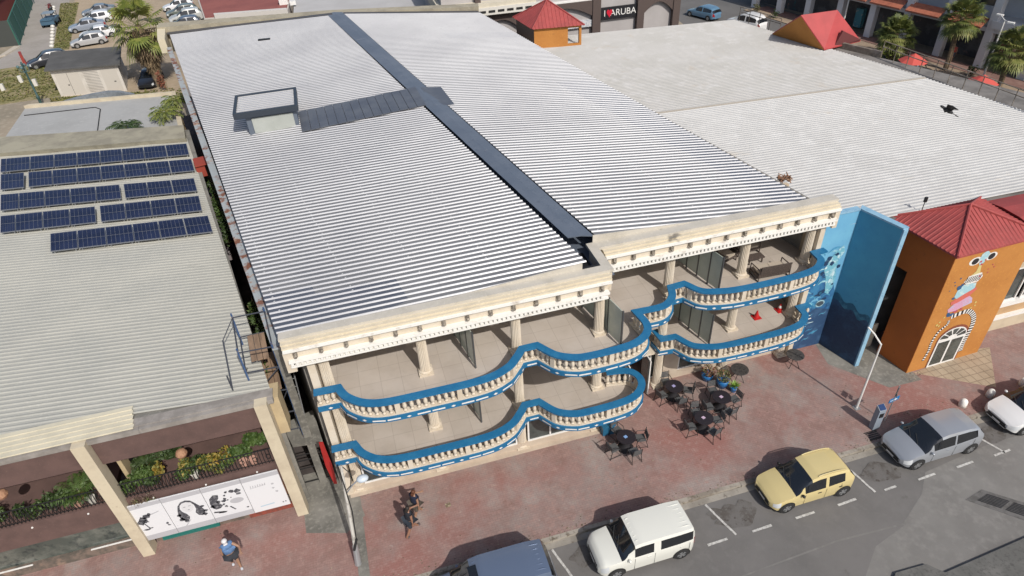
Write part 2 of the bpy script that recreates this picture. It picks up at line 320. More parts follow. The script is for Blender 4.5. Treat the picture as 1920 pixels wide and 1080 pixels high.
# outlines of the balconies: outer edge of the rail cap
def path(*segs):
    P = []
    for s in segs:
        q = catmull(s, 7) if len(s) > 2 else list(s)
        P += q if not P else q[1:]
    return P
N = (4.95, 18.3); N2 = (5.4, 18.3)
segA = [(-2.24, 18.45), (-1.98, 17.95), (-1.4, 17.45), (-.57, 17.2), (1, 17.15), (3.1, 17.17), (4.15, 17.5), (4.7, 18.0), N]
P1 = path([(-3.02, 18.47), (-2.24, 18.45)], segA, [N, N2], [N2, (5.9, 17.6), (6.6, 17.22), (7.3, 17.14), (8.7, 17.18), (9.5, 17.38), (10.02, 17.85), (10.16, 18.4), (9.98, 18.88), (9.6, 19.15), (8.8, 19.3)])
segC = lambda d: [(12.55, 20.15+d), (13.0, 19.4+d*.5), (13.85, 19.0), (14.8, 18.87), (16.3, 18.85), (17.6, 18.9), (18.55, 19.1), (19.15, 19.6), (19.25, 20.12)]
P1C = path([(11.8, 21.0), (11.86, 20.2)], [(11.86, 20.2), (12.55, 20.15)], segC(0), [(19.25, 20.12), (19.72, 20.15)])
P2 = path([(-3.02, 18.5), (-2.24, 18.47)], segA, [N, N2], [N2, (5.9, 17.6), (6.6, 17.2), (7.3, 17.1), (8.6, 17.12), (9.4, 17.3), (9.95, 17.72), (10.15, 18.25), (10.1, 18.9)],
          [(10.1, 18.9), (11.0, 18.88), (11.5, 19.05), (11.9, 19.45), (12.1, 19.95)], [(12.1, 19.95), (12.55, 19.98)], segC(-.17), [(19.25, 20.12), (19.72, 20.15)])
# baluster, built once
bl = MB(); bl.lathe([(.075, 0), (.075, .05), (.04, .07), (.05, .1), (.085, .19), (.075, .27), (.035, .36), (.04, .40), (.065, .43), (.075, .46), (.075, .5)], 8); bl.v = [(v[0], v[1], v[2]*1.22) for v in bl.v]
bmesh_ = None; nbal = [0]
def balustrade(P, zf, close, lab):
    """deck, blue fascia with white marks, blue cap; balusters are children of the rail"""
    deck = offset(P, .06)+close
    dk = MB().prism(deck, zf-.2, zf).build('balcony_floor', tile, B)
    f = MB(); band(f, P, .03, .14, zf-.2, zf+.02); fas = f.build('blue_fascia', blue, B)
    c = MB(); band(c, P, .10, .34, zf+.02, zf+.07); band(c, P, .08, .2, zf-.24, zf-.201); c.build('rail_plinth', cream, fas)
    wl = MB()
    for i, (x, y, a) in enumerate(walk(P, .55, .45)):
        u = Vector((math.cos(a), math.sin(a), 0)); nn = Vector((math.sin(a), -math.cos(a), 0)); o = Vector((x, y, zf-.09))-nn*.028
        if i % 3 == 0: decal(wl, [(-.09, 0), (0, -.055), (.09, 0), (0, .055)], o, u, (0, 0, 1), nn)
        else: decal(wl, [(-.24, -.035), (.24, -.035), (.24, .035), (-.24, .035)], o, u, (0, 0, 1), nn)
    wl.build('white_marks', white, fas)
    r = MB(); band(r, P, 0, .31, zf+.68, zf+.76); rail = r.build('balustrade_rail', blue, B)
    mid = offset(P, .2); rest = MB(); global bmesh_
    for i, (x, y, a) in enumerate(walk(mid, .255, .12)):
        if i % 9 == 4:
            MB().cbox((x, y, zf+.375), (.19, .2, .61), a).build('rail_post', cream, rail); continue
        if nbal[0] < 100:
            if bmesh_ is None: o = bl.build('baluster', cream, rail, smooth=True); bmesh_ = o
            else: o = bmesh_.copy(); COL.objects.link(o); o.parent = rail
            o.location = Vector((x, y, zf+.07))-B.location; nbal[0] += 1
            if o is bmesh_:
                for v in o.data.vertices: v.co += B.location
        else:
            n = len(rest.v); rest.v += [(v[0]+x, v[1]+y, v[2]+zf+.07) for v in bl.v]; rest.f += [tuple(n+k for k in q) for q in bl.f]
    if rest.v: rest.build('baluster_run', cream, rail, smooth=True, kind='stuff')
balustrade(P1, F1, [(8.6, 22.5), (-3.0, 22.5)], '')
balustrade(P2, F2, [(19.5, 23.5), (9.3, 23.5), (9.3, 22.5), (-3.0, 22.5)], '')
balustrade(P1C, F1, [(19.5, 23.5), (9.3, 23.5), (9.3, 21.2), (11.8, 21.2)], '')
MB().box(8.6, 9.35, 19.35, 22.5, F1-.2, F1-.004).build('balcony_floor', tile, B)
cl = MB(); cl.box(-3.0, 9.1, 18.9, 22.3, F1-.32, F1-.203); cl.box(-3.0, 9.1, 18.9, 22.3, F2-.32, F2-.203); cl.box(9.3, 19.5, 20.5, 23.3, F1-.32, F1-.203); cl.box(9.3, 19.5, 20.5, 23.3, F2-.32, F2-.203); cl.build('ceiling_slab', cream, B)
# fluted columns: base and capital are pieces of each column
flute = []
for k in range(40):
    a = 2*math.pi*k/40; rr = .205 if k % 2 else .178; flute.append((rr*math.cos(a), rr*math.sin(a)))
cols = {}
def column(x, y, z0, z1):
    key = round(z1-z0, 2)
    if key in cols:
        o = copy_tree(cols[key], B); o.location = Vector((x, y, z0))-B.location; return
    h = z1-z0; m = MB(); n = 0
    for t, s in ((.12, 1.05), (.3, 1.02), (h-.2, .92)): m.v += [(p[0]*s, p[1]*s, t) for p in flute]
    for i in range(2):
        for k in range(40): l = (k+1) % 40; m.f.append((i*40+k, i*40+l, (i+1)*40+l, (i+1)*40+k))
    m.v = [(p[0]+B.location.x, p[1]+B.location.y, p[2]) for p in m.v]
    o = m.build('column', cream, B); bx, by = B.location.x, B.location.y
    MB().box(bx-.28, bx+.28, by-.28, by+.28, 0, .1).lathe([(.27, .1), (.27, .14), (.22, .18)], 20, (bx, by, 0)).build('column_base', cream, o)
    MB().lathe([(.19, h-.22), (.25, h-.16), (.25, h-.1), (.22, h-.1)], 20, (bx, by, 0)).box(bx-.25, bx+.25, by-.25, by+.25, h-.1, h).build('capital', cream, o)
    o.location = Vector((x, y, z0))-B.location; cols[key] = o
for x in (-2.45, 1.15, 4.85, 8.35):
    for z0, z1 in ((0, F1-.32), (F1, F2-.32), (F2, 7.95)): column(x, YA+.12, z0, z1)
for x in (12.2, 15.8, 19.05):
    for z0, z1 in ((0, F1-.32), (F1, F2-.32), (F2, 7.95)): column(x, YC+.12, z0, z1)
pr = MB()
for z0, z1 in ((0, F1-.32), (F1, F2-.32), (F2, 7.95)): MB().box(-3.0, -2.72, 18.9, 19.6, z0, z1).build('corner_pier', cream, B); MB().box(19.3, 19.55, 20.45, 20.95, z0, z1).build('corner_pier', cream, B)
for x, y in ((.85, 21.2), (4.4, 21.2), (8.0, 21.2), (15.3, 22.6)):
    for z0, z1 in ((F1, F2-.32), (F2, 8.1)): MB().box(x-.2, x+.2, y-.2, y+.2, z0, z1).build('square_pillar', cream, B)
MB().box(-2.995, -2.9, 19.6, 22.3, F1, 8.2).box(19.42, 19.52, 20.95, 23.4, 0, 8.2).build('end_wall', mat('cream_render', (0, 0, 0)), B)
# frosted partitions
def partition(xa, ya, xb, yb, z, n):
    m = MB(); g = MB(); L = math.hypot(xb-xa, yb-ya); a = math.atan2(yb-ya, xb-xa)
    for i in range(n+1):
        t = i/n; m.cbox((xa+(xb-xa)*t, ya+(yb-ya)*t, z+.92), (.06, .06, 1.84), a)
    for i in range(n):
        t = (i+.5)/n; g.cbox((xa+(xb-xa)*t, ya+(yb-ya)*t, z+.95), (L/n-.07, .03, 1.7), a)
    o = m.build('partition_frame', mat('grey_frame', (.10, .105, .11), .4, .5), B); g.build('frosted_panel', frost, o)
for z in (F1, F2):
    partition(3.05, 18.75, 2.55, 21.6, z, 4); partition(8.85, 18.05, 8.3, 20.9, z, 3) if z == F2 else None; partition(14.25, 19.95, 13.65, 22.7, z, 4)
# ---- entablature
def entab(x0, x1, yb):
    """yb: face of the frieze"""
    f = MB(); f.box(x0+.15, x1-.15, yb, yb+.35, 7.95, 8.62); o = f.build('frieze', cream, B)
    d = MB(); d.box(x0+.12, x1-.12, yb-.2, yb, 8.2, 8.29); d.box(x0+.14, x1-.14, yb-.13, yb, 7.94, 8.03); d.box(x0+.16, x1-.16, yb-.06, yb, 8.03, 8.2)
    n = int((x1-x0-.3)/.17)
    for i in range(n): x = x0+.17+i*.17; d.box(x, x+.095, yb-.17, yb-.061, 8.06, 8.198)
    d.build('dentil_strip', creamw, o)
    n = int((x1-x0-.6)/.83)
    for i in range(n+1):
        x = x0+.4+i*(x1-x0-.8)/n; MB().box(x-.06, x+.06, yb-.14, yb-.001, 8.40, 8.60).ball((x, yb-.13, 8.44), .075, 8, 5).build('bracket', mat('weathered_bracket', (.36, .32, .26), .85, n=[(9, (.13, .11, .09), .4, .6)]), o)
    c = MB(); c.box(x0+.02, x1-.02, yb-.15, yb+.34, 8.66, 8.74); c.box(x0+.06, x1-.06, yb-.10, yb-.002, 8.61, 8.659); c.build('white_moulding', creamw, o)
    y = MB(); y.box(x0+.0, x1, yb-.05, yb+.34, 8.742, 8.83); y.box(x0-.02, x1+.02, yb+.06, yb+.34, 8.832, 8.9); y.build('yellow_moulding', yellowst, o)
    return o
oL = entab(-3.6, 8.6, 18.72); oR = entab(8.95, 19.8, 20.25)
cp = MB(); cp.prism([(-3.66, 18.97), (8.78, 18.97), (8.78, 20.5), (19.85, 20.5), (19.85, 20.95), (8.4, 20.95), (8.4, 19.35), (-3.66, 19.35)], 8.9, 9.02)
cp.build('coping', coping, B)
fl = MB(); fl.hexa([(-3.68, 19.352, 8.4), (7.65, 19.352, 8.4), (7.65, 19.40, 8.4), (-3.68, 19.40, 8.4)], [(-3.68, 19.352, 8.60), (7.65, 19.352, 9.30), (7.65, 19.40, 9.30), (-3.68, 19.40, 8.60)])
fl.build('front_flashing', coping, B); MB().hexa([(8.7, 20.952, 8.4), (19.35, 20.952, 8.4), (19.35, 21.0, 8.4), (8.7, 21.0, 8.4)], [(8.7, 20.952, 9.34), (19.35, 20.952, 8.60), (19.35, 21.0, 8.60), (8.7, 21.0, 9.34)]).build('front_flashing', coping, B)
# returns and the wall under the inner corner
rt = MB(); rt.box(-3.62, -3.3, 18.66, 19.5, 7.7, 8.6).box(19.6, 19.83, 20.2, 21.0, 7.75, 8.6).box(8.42, 8.76, 19.05, 20.6, 7.95, 8.9).box(-3.5, 8.4, 19.05, 19.3, 8.3, 8.9).box(8.8, 19.7, 20.6, 20.9, 8.3, 8.9)
rt.build('cornice_return', cream, B)
sf = MB(); sf.box(-3.0, 8.7, 19.0, 22.3, 8.1, 8.2).box(8.7, 19.5, 20.5, 23.4, 8.1, 8.2); sf.build('soffit', cream, B)
# ---- ribbed metal roof
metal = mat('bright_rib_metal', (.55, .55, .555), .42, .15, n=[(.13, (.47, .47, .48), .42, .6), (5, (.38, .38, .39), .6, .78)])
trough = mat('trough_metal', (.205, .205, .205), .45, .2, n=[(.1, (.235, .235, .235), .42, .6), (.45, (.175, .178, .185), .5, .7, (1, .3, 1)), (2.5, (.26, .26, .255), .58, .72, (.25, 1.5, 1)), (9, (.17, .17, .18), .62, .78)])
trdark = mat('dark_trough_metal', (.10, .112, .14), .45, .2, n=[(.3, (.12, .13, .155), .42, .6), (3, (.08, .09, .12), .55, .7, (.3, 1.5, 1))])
navy = mat('dark_metal_sheet', (.115, .14, .18), .55, .1, n=[(.6, (.14, .165, .205), .42, .62), (5, (.095, .115, .15), .58, .75), (1.5, (.20, .215, .24), .66, .74)])
def roof(name, A, Bk, yclip, zA, zB, pitch, m, parent, hr=.055, wr=.17, dark=None, top=.035, two=False):
    """A, Bk: eave line and ridge line as functions of t giving (x, y); ribs run from one to the other"""
    mb = MB(); n = int(abs(A(1)[1]-A(0)[1])/pitch)
    prof = []
    for i in range(n):
        a0 = i/n; w = wr/pitch/n
        prof += [(a0, 0), (a0+w*(.5-top/wr/2), hr), (a0+w*(.5+top/wr/2), hr), (a0+w, 0)]
    prof.append((1, 0)); b0 = len(mb.v); K = 0; rows = []
    for t, h in prof:
        a, b = A(t), Bk(t); za, zb = zA, zB
        if b[1] < yclip <= a[1]:
            s = (yclip-a[1])/(b[1]-a[1]); b = lerp(a, b, s); zb = za+(zb-za)*s
        elif a[1] < yclip <= b[1]:
            s = (yclip-b[1])/(a[1]-b[1]); a = lerp(b, a, s); za = zb+(za-zb)*s
        rows.append(((a[0], a[1], za+h), (b[0], b[1], zb+h)))
    mb.v = [p for r in rows for p in r]
    mi = []
    for i in range(len(rows)-1):
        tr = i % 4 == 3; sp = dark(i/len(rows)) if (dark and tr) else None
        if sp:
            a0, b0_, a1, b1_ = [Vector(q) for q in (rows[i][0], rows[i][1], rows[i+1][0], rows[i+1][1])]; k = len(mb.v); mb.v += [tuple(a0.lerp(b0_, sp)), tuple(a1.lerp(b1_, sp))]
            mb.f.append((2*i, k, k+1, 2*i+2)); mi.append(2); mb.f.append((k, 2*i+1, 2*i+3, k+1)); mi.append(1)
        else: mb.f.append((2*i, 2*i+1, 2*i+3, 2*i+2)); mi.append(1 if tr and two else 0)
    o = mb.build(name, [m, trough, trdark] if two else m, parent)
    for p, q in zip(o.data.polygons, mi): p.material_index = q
    return o
L2 = lambda P: (lambda t: lerp(P[0], P[1], t))
aL = L2(((-3.7, 19.36), (-12.4, 63.2))); rL = L2(((8.0, 18.55), (.55, 59.7)))
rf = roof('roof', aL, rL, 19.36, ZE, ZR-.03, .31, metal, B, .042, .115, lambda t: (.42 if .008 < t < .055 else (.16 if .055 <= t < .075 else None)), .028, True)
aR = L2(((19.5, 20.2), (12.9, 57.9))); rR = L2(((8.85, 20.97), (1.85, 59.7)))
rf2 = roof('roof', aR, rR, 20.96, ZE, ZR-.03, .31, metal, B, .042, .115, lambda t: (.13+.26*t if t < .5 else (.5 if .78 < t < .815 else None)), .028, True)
sc_ = MB(); rnd = random.Random(77)
for A__, B__, n_ in ((aL, rL, 141), (aR, rR, 121)):
    for i in range(n_):
        a, b = A__((i+.24)/n_), B__((i+.24)/n_)
        for s in (.03, .27, .5, .73, .97):
            if rnd.random() < .25: continue
            s += rnd.uniform(-.004, .004); x, y = a[0]+(b[0]-a[0])*s, a[1]+(b[1]-a[1])*s; z = ZE+(ZR-.03-ZE)*s
            if y < 21.2: continue
            sc_.box(x-.03, x+.03, y+.05, y+.09, z, z+.02)
sc_.build('roof_screw_row', mat('screw_washer', (.5, .5, .49), .6), B, kind='stuff')
MB().poly([(-3.7, 19.3, 8.47), (9.0, 19.3, 8.47), (9.0, 21, 8.45), (19.4, 20.95, 8.45), (12.9, 58, 8.45), (-12.4, 63.2, 8.47)]).build('roof_deck', navy, B)
rc = MB(); M_ = 26
for i in range(M_):
    t0, t1 = i/M_, (i+1)/M_+.004; a0, a1 = lerp((7.72, 21.2), (.55, 59.7), t0), lerp((7.72, 21.2), (.55, 59.7), t1); b0, b1 = lerp((8.75, 20.96), (1.85, 59.6), t0), lerp((8.75, 20.96), (1.85, 59.6), t1); z = 9.33+.006*(i % 2)
    c0, c1 = lerp(a0, b0, .5), lerp(a1, b1, .5)
    rc.hexa([(*a0, z-.05), (*c0, z), (*c1, z), (*a1, z-.05)], [(*a0, z-.02), (*c0, z+.04), (*c1, z+.04), (*a1, z-.02)]); rc.hexa([(*c0, z), (*b0, z-.05), (*b1, z-.05), (*c1, z)], [(*c0, z+.04), (*b0, z-.02), (*b1, z-.02), (*c1, z+.04)])
rc.build('ridge_cap', navy, B)
MB().box(7.6, 8.4, 19.4, 19.5, 8.5, 9.0).box(7.75, 8.35, 19.5, 21.1, 8.46, 8.5).build('roof_gutter', black, B)
# back and left parapets
pp = MB(); pp.hexa([(-13.2, 63.2, 7), (1.0, 59.9, 7), (1.0, 60.9, 7), (-13.2, 64.8, 7)], [(-13.2, 63.2, 9.0), (1.0, 59.75, 9.3), (1.0, 60.9, 9.3), (-13.2, 64.6, 9.0)])
pp.hexa([(1.0, 59.9, 7), (13.0, 58.0, 7), (13.2, 59.2, 7), (1.0, 60.9, 7)], [(1.0, 59.75, 9.3), (13.0, 57.9, 8.9), (13.2, 58.9, 8.9), (1.0, 60.9, 9.3)])
MB().hexa([(-12.5, 62.6, 8.5), (1.0, 59.2, 9.27), (1.0, 59.74, 9.27), (-12.5, 63.4, 8.5)], [(-12.5, 62.6, 8.59), (1.0, 59.2, 9.36), (1.0, 59.74, 9.36), (-12.5, 63.4, 8.59)]).hexa([(1.9, 59.2, 9.24), (12.9, 57.4, 8.5), (12.9, 57.88, 8.5), (1.9, 59.6, 9.24)], [(1.9, 59.2, 9.33), (12.9, 57.4, 8.58), (12.9, 57.88, 8.58), (1.9, 59.6, 9.33)]).build('rear_gap_shade', mat('gap_shade_grey', (.075, .075, .08), .7), B)  # dark strips standing in for the shade in the gap before the back parapet
pp.build('back_parapet', mat('buff_parapet', (.36, .32, .235), .85, n=[(.7, (.27, .24, .18), .42, .62), (5, (.46, .42, .32), .55, .75)]), B)
MB().hexa([(-13.0, 61.0, 7.5), (-12.45, 61.0, 7.5), (-12.6, 64, 7.5), (-13.3, 64, 7.5)], [(-13.0, 61.0, 8.6), (-12.45, 61.0, 8.6), (-12.6, 64, 9.0), (-13.3, 64, 9.0)]).build('parapet_end', mat('pale_buff', (.55, .49, .36), .8), B)
lw = MB(); rnd = random.Random(4)
lw.hexa([(-4.1, 19.9, 0), (-3.8, 19.9, 0), (-12.2, 61, 0), (-12.5, 61, 0)], [(-4.1, 19.9, 7.85), (-3.8, 19.9, 7.85), (-12.2, 61, 7.85), (-12.5, 61, 7.85)])
lo = lw.build('flank_wall', concd, B)
cpw = MB()
for i in range(60):
    t0, t1 = i/60, (i+1)/60; a0 = lerp((-4.13, 19.9), (-12.53, 61), t0); a1 = lerp((-4.13, 19.9), (-12.53, 61), t1); j = 0
    cpw.hexa([(a0[0]+j, a0[1], 7.852), (a0[0]+.36+j, a0[1], 7.852), (a1[0]+.36+j, a1[1], 7.852), (a1[0]+j, a1[1], 7.852)], [(a0[0]+j, a0[1], 7.93), (a0[0]+.36+j, a0[1], 7.93), (a1[0]+.36+j, a1[1], 7.93), (a1[0]+j, a1[1], 7.93)])
cpw.build('wall_coping', mat('pale_capping', (.36, .39, .40), .6, n=[(1.4, (.20, .085, .05), .50, .56), (3, (.42, .28, .2), .56, .66), (.5, (.34, .37, .38), .52, .6)]), lo)
# rooftop hatch box and the dark sheet run that leads to the ridge
def zr(x, y):
    t = (y-20)/40; xl = -3.7-8.7*t; xr = 8.0-7.2*t; return ZE+(ZR-ZE)*max(0, min(1, (x-xl)/(xr-xl)))+.07
H = empty('roof_hatch', (-4, 39.5, 8.8), 'white fronted box dormer with ribbed flat lid standing on the big metal roof', 'roof hatch')
hb = MB(); hb.box(-5.15, -2.4, 38.25, 40.6, 8.55, 9.75); hb.build('housing', navy, H)
MB().box(-4.85, -2.6, 38.18, 38.245, 8.75, 9.62).build('white_panel', mat('milky_panel', (.42, .44, .41), .5, n=[(.7, (.37, .39, .36), .4, .65)]), H)
rk = MB(); 
for i in range(10): y = 38.15+i*.28; rk.box(-5.55, -2.4, y+.08, y+.17, 9.99, 10.03)
lid = MB().box(-5.7, -2.25, 38.02, 40.95, 9.8, 9.98).build('lid', navy, H); rk.build('lid_ribs', metal, lid)
MB().box(-5.55, -2.4, 38.2, 40.78, 9.981, 9.99).build('lid_sheet', mat('lid_sheet_metal', (.34, .34, .345), .5, .1), lid)
MB().box(-5.72, -2.23, 38.0, 38.16, 9.76, 10.08).box(-5.72, -2.23, 40.8, 40.97, 9.76, 10.08).box(-5.72, -5.56, 38.161, 40.799, 9.76, 10.08).box(-2.39, -2.23, 38.161, 40.799, 9.76, 10.08).build('lid_frame', mat('dark_lid_frame', (.035, .045, .06), .5), lid)
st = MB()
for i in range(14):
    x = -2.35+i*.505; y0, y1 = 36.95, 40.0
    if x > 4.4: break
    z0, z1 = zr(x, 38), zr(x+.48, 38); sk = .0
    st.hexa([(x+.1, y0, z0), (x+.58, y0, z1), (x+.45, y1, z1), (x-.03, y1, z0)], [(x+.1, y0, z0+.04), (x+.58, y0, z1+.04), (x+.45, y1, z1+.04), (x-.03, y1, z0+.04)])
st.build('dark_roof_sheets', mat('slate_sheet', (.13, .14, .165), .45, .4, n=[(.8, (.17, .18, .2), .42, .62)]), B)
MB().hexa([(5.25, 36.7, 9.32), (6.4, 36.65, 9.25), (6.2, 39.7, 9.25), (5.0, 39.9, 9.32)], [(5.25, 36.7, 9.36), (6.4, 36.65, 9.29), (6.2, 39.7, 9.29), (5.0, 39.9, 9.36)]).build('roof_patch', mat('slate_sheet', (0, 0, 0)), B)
MB().cbox((-4.5, 55.9, 8.95), (.9, .25, .12), -.1).build('roof_vent', black, B)
# ---------------------------------------------------------------- foliage helpers
def leaves(mb, c, r, n, s, rn, flat=.0):
    for _ in range(n):
        while True:
            p = Vector((rn.uniform(-1, 1), rn.uniform(-1, 1), rn.uniform(-1, 1)))
            if p.length < 1 and p.length > rn.random()*.8: break
        o = Vector(c)+Vector((p.x*r[0], p.y*r[1], p.z*r[2])); a = Vector((rn.uniform(-1, 1), rn.uniform(-1, 1), rn.uniform(-.6, 1))).normalized()*s*rn.uniform(.6, 1.3)
        b = a.cross(Vector((rn.uniform(-1, 1), rn.uniform(-1, 1), rn.uniform(-1, 1)))).normalized()*s*.35
        mb.poly([o-a*.5, o+b*.7, o+a*.5, o-b*.7])
def bush(name, c, r, n, s, m, label, cat='plant', group=None, seed=1, clumps=5, stem=True):
    rn = random.Random(seed); mb = MB()
    for k in range(clumps):
        q = (c[0]+rn.uniform(-.6, .6)*r[0], c[1]+rn.uniform(-.6, .6)*r[1], c[2]+r[2]*rn.uniform(.5, 1.3)); leaves(mb, q, (r[0]*.55, r[1]*.55, r[2]*.6), n//clumps, s, rn)
    o = empty(name, c, label, cat, group); mb.build('foliage', m, o)
    if stem:
        t = MB()
        for k in range(4): a = k*1.6; t.tube([(c[0], c[1], c[2]), (c[0]+r[0]*.5*math.cos(a), c[1]+r[1]*.5*math.sin(a), c[2]+r[2])], [.03, .012], 5)
        t.build('stem', dryl, o)
    return o
def frond(mb, base, az, L, up, droop, rn, nl=14, ll=.5, w=.045, rach=.02):
    """one feathered or fan frond: curved midrib with leaflets either side"""
    pts = []; p = Vector(base); e = up
    for i in range(9):
        pts.append(p.copy()); d = Vector((math.cos(az)*math.cos(e), math.sin(az)*math.cos(e), math.sin(e))); p = p+d*L/8; e -= droop/8
    mb.tube(pts, [rach*(1-i/10) for i in range(9)], 4)
    side = Vector((-math.sin(az), math.cos(az), 0))
    for i in range(nl):
        t = .18+.82*i/nl; k = t*8; j = min(7, int(k)); q = pts[j].lerp(pts[j+1], k-j); fw = (pts[j+1]-pts[j]).normalized()
        for s in (-1, 1):
            l = ll*(1-abs(t-.45)*1.1)*rn.uniform(.8, 1.15); d = (side*s*.85+fw*.6+Vector((0, 0, rn.uniform(-.35, .05)))).normalized()
            tip = q+d*l+Vector((0, 0, -l*.22)); mid = q+d*l*.5; ww = fw*w
            mb.poly([q-ww*.3, mid+ww, tip, mid-ww])
def fan(mb, base, az, L, e, rn, R_=.75, n=18):
    """fan palm leaf on a stalk"""
    d = Vector((math.cos(az)*math.cos(e), math.sin(az)*math.cos(e), math.sin(e))); hub = Vector(base)+d*L
    mb.tube([base, Vector(base)+d*L*.5+Vector((0, 0, .05)), hub], .02, 4)
    side = Vector((-math.sin(az), math.cos(az), 0)); nrm = d.cross(side).normalized()
    for i in range(n):
        a = -1.9+3.8*i/(n-1); v = (d*math.cos(a)+side*math.sin(a)).normalized(); r = R_*rn.uniform(.8, 1.1)*(1-.12*abs(a))
        tip = hub+v*r-Vector((0, 0, r*.35))+nrm*rn.uniform(-.06, .06); mid = hub+v*r*.6-Vector((0, 0, r*.08)); s2 = v.cross(nrm).normalized()*R_*.05
        mb.poly([hub, mid+s2, tip, mid-s2])
def palm(name, x, y, h, R_, label, seed, skirt=0, z0=0, tr=.2, nf=40, lean=(0, 0), m=None, group=None):
    rn = random.Random(seed); o = empty(name, (x, y, z0), label, 'palm tree', group)
    T = MB(); pts = [(x+lean[0]*t*t*h+.04*math.sin(t*9), y+lean[1]*t*t*h, z0+h*t) for t in [i/10 for i in range(11)]]
    rs = []
    T.tube(pts, [tr*(1.25-.45*i/10)*(1+.06*(i % 2)) for i in range(11)], 9); tk = T.build('trunk', mat('palm_trunk', (.23, .165, .10), .95, n=[(2, (.12, .085, .055), .4, .6, (1, 1, 8)), (9, (.34, .26, .17), .55, .75)], bump=.5), o)
    top = pts[-1]; C1, C2 = MB(), MB()
    for i in range(nf):
        az = i*2.4+rn.uniform(-.3, .3); e = 1.3-2.1*(i/nf)+rn.uniform(-.15, .15); (fan(C1 if rn.random() < .7 else C2, (top[0], top[1], top[2]-.25*(i/nf)), az, R_*rn.uniform(.5, .75), e, rn, R_*.55))
    cr = C1.build('crown', m or leafm, o); C2.build('crown_old_leaves', mat('leaf_olive', (.17, .19, .045), .6, n=[(3, (.26, .23, .08), .45, .65)]), o)
    if skirt:
        D = MB()
        for i in range(int(120*skirt)):
            az = rn.uniform(0, 6.28); t = rn.uniform(.0, 1); zz = top[2]-.3-t*h*.6*min(1, skirt); e = -.8-.55*t+rn.uniform(-.15, .15); k = 1-.55*t
            j = min(9, int((zz-z0)/h*10)); bx, by = pts[j][0], pts[j][1]
            fan(D, (bx, by, zz+.4), az, R_*.55*k*rn.uniform(.6, 1.1), e, rn, R_*.5*k, 12)
        D.build('dead_frond_skirt', dryl, o)
    return o
# ---------------------------------------------------------------- left neighbour
LB = empty('arcade_building', (-10, 20, 0), 'two storey brown building with cream pillars under a pale ribbed roof carrying solar panels', 'building')
nroof = mat('pale_ribbed_roof', (.41, .40, .35), .6, n=[(.3, (.365, .36, .32), .4, .62), (2, (.33, .325, .285), .55, .75, (.4, 2, 1)), (9, (.46, .45, .40), .55, .75)])
aN = L2(((-22, 20.9), (-28.5, 49.2))); bN = L2(((-4.5, 19.1), (-9.85, 44.6)))
roof('roof', aN, bN, 0, 6.6, 6.6, .26, nroof, LB, .026, .15)
MB().hexa([(-22, 18.9, 6.42), (-4.5, 18.9, 6.42), (-9.85, 46, 6.42), (-28.5, 51, 6.42)], [(-22, 18.9, 6.56), (-4.5, 18.9, 6.56), (-9.85, 46, 6.56), (-28.5, 51, 6.56)]).build('roof_slab', concd, LB)
MB().box(-22, -9.0, 18.72, 18.92, 6.40, 6.60).box(-8.99, -4.45, 18.72, 18.92, 6.40, 6.60).box(-22, -4.45, 18.9, 19.3, 6.58, 6.63).build('roof_edge', mat('grey_edge', (.30, .275, .25), .85, n=[(2, (.22, .2, .18), .4, .6)]), LB)
cr = MB()
for i in range(5): y = 18.78+i*.24; cr.box(-22, -9.15-.045*i, y, y+.235, 6.645+.004*(i % 2), 6.66)
for i in range(5): y = 18.78+i*.24; cr.box(-22, -9.15-.045*i, y+.02, y+.06, 6.66, 6.685)
cr.build('newer_roof_strip', mat('fresh_cream_sheet', (.60, .55, .42), .55, n=[(1, (.52, .48, .37), .45, .65)]), LB)
MB().hexa([(-29, 47.6, 6.3), (-9.75, 43.95, 6.3), (-10.1, 45.9, 6.3), (-29, 50.2, 6.3)], [(-29, 47.4, 6.9), (-9.75, 43.8, 6.9), (-10.1, 46.1, 6.9), (-29, 50.4, 6.9)]).build('rear_parapet', mat('stained_parapet', (.33, .305, .23), .9, n=[(.8, (.24, .22, .17), .42, .62), (3, (.13, .11, .09), .6, .75, (.6, 3, 1))]), LB)
MB().hexa([(-4.75, 19.2, 0), (-4.55, 19.2, 0), (-9.8, 44, 0), (-10.0, 44, 0)], [(-4.75, 19.2, 6.4), (-4.55, 19.2, 6.4), (-9.8, 44, 6.4), (-10.0, 44, 6.4)]).build('side_wall', concd, LB)
pil = mat('cream_pillar', (.56, .49, .36), .8, n=[(1, (.48, .41, .30), .42, .62), (7, (.38, .31, .22), .62, .78)])
for x0, x1 in ((-11.13, -10.68), (-5.1, -4.66), (-17.2, -16.75)): MB().box(x0, x1, 18.5, 19.0, 0, 6.62).build('pillar', pil, LB)
for q_ in ((-4.655, -4.3, 18.95, 19.75, 4.55, 6.45), (-10.6, -10.45, 19.5, 20, 3.2, 5.2)): MB().box(*q_).build('pillar_block', mat('ochre_block', (.50, .40, .24), .85, n=[(1.5, (.42, .33, .2), .4, .6)]), LB)
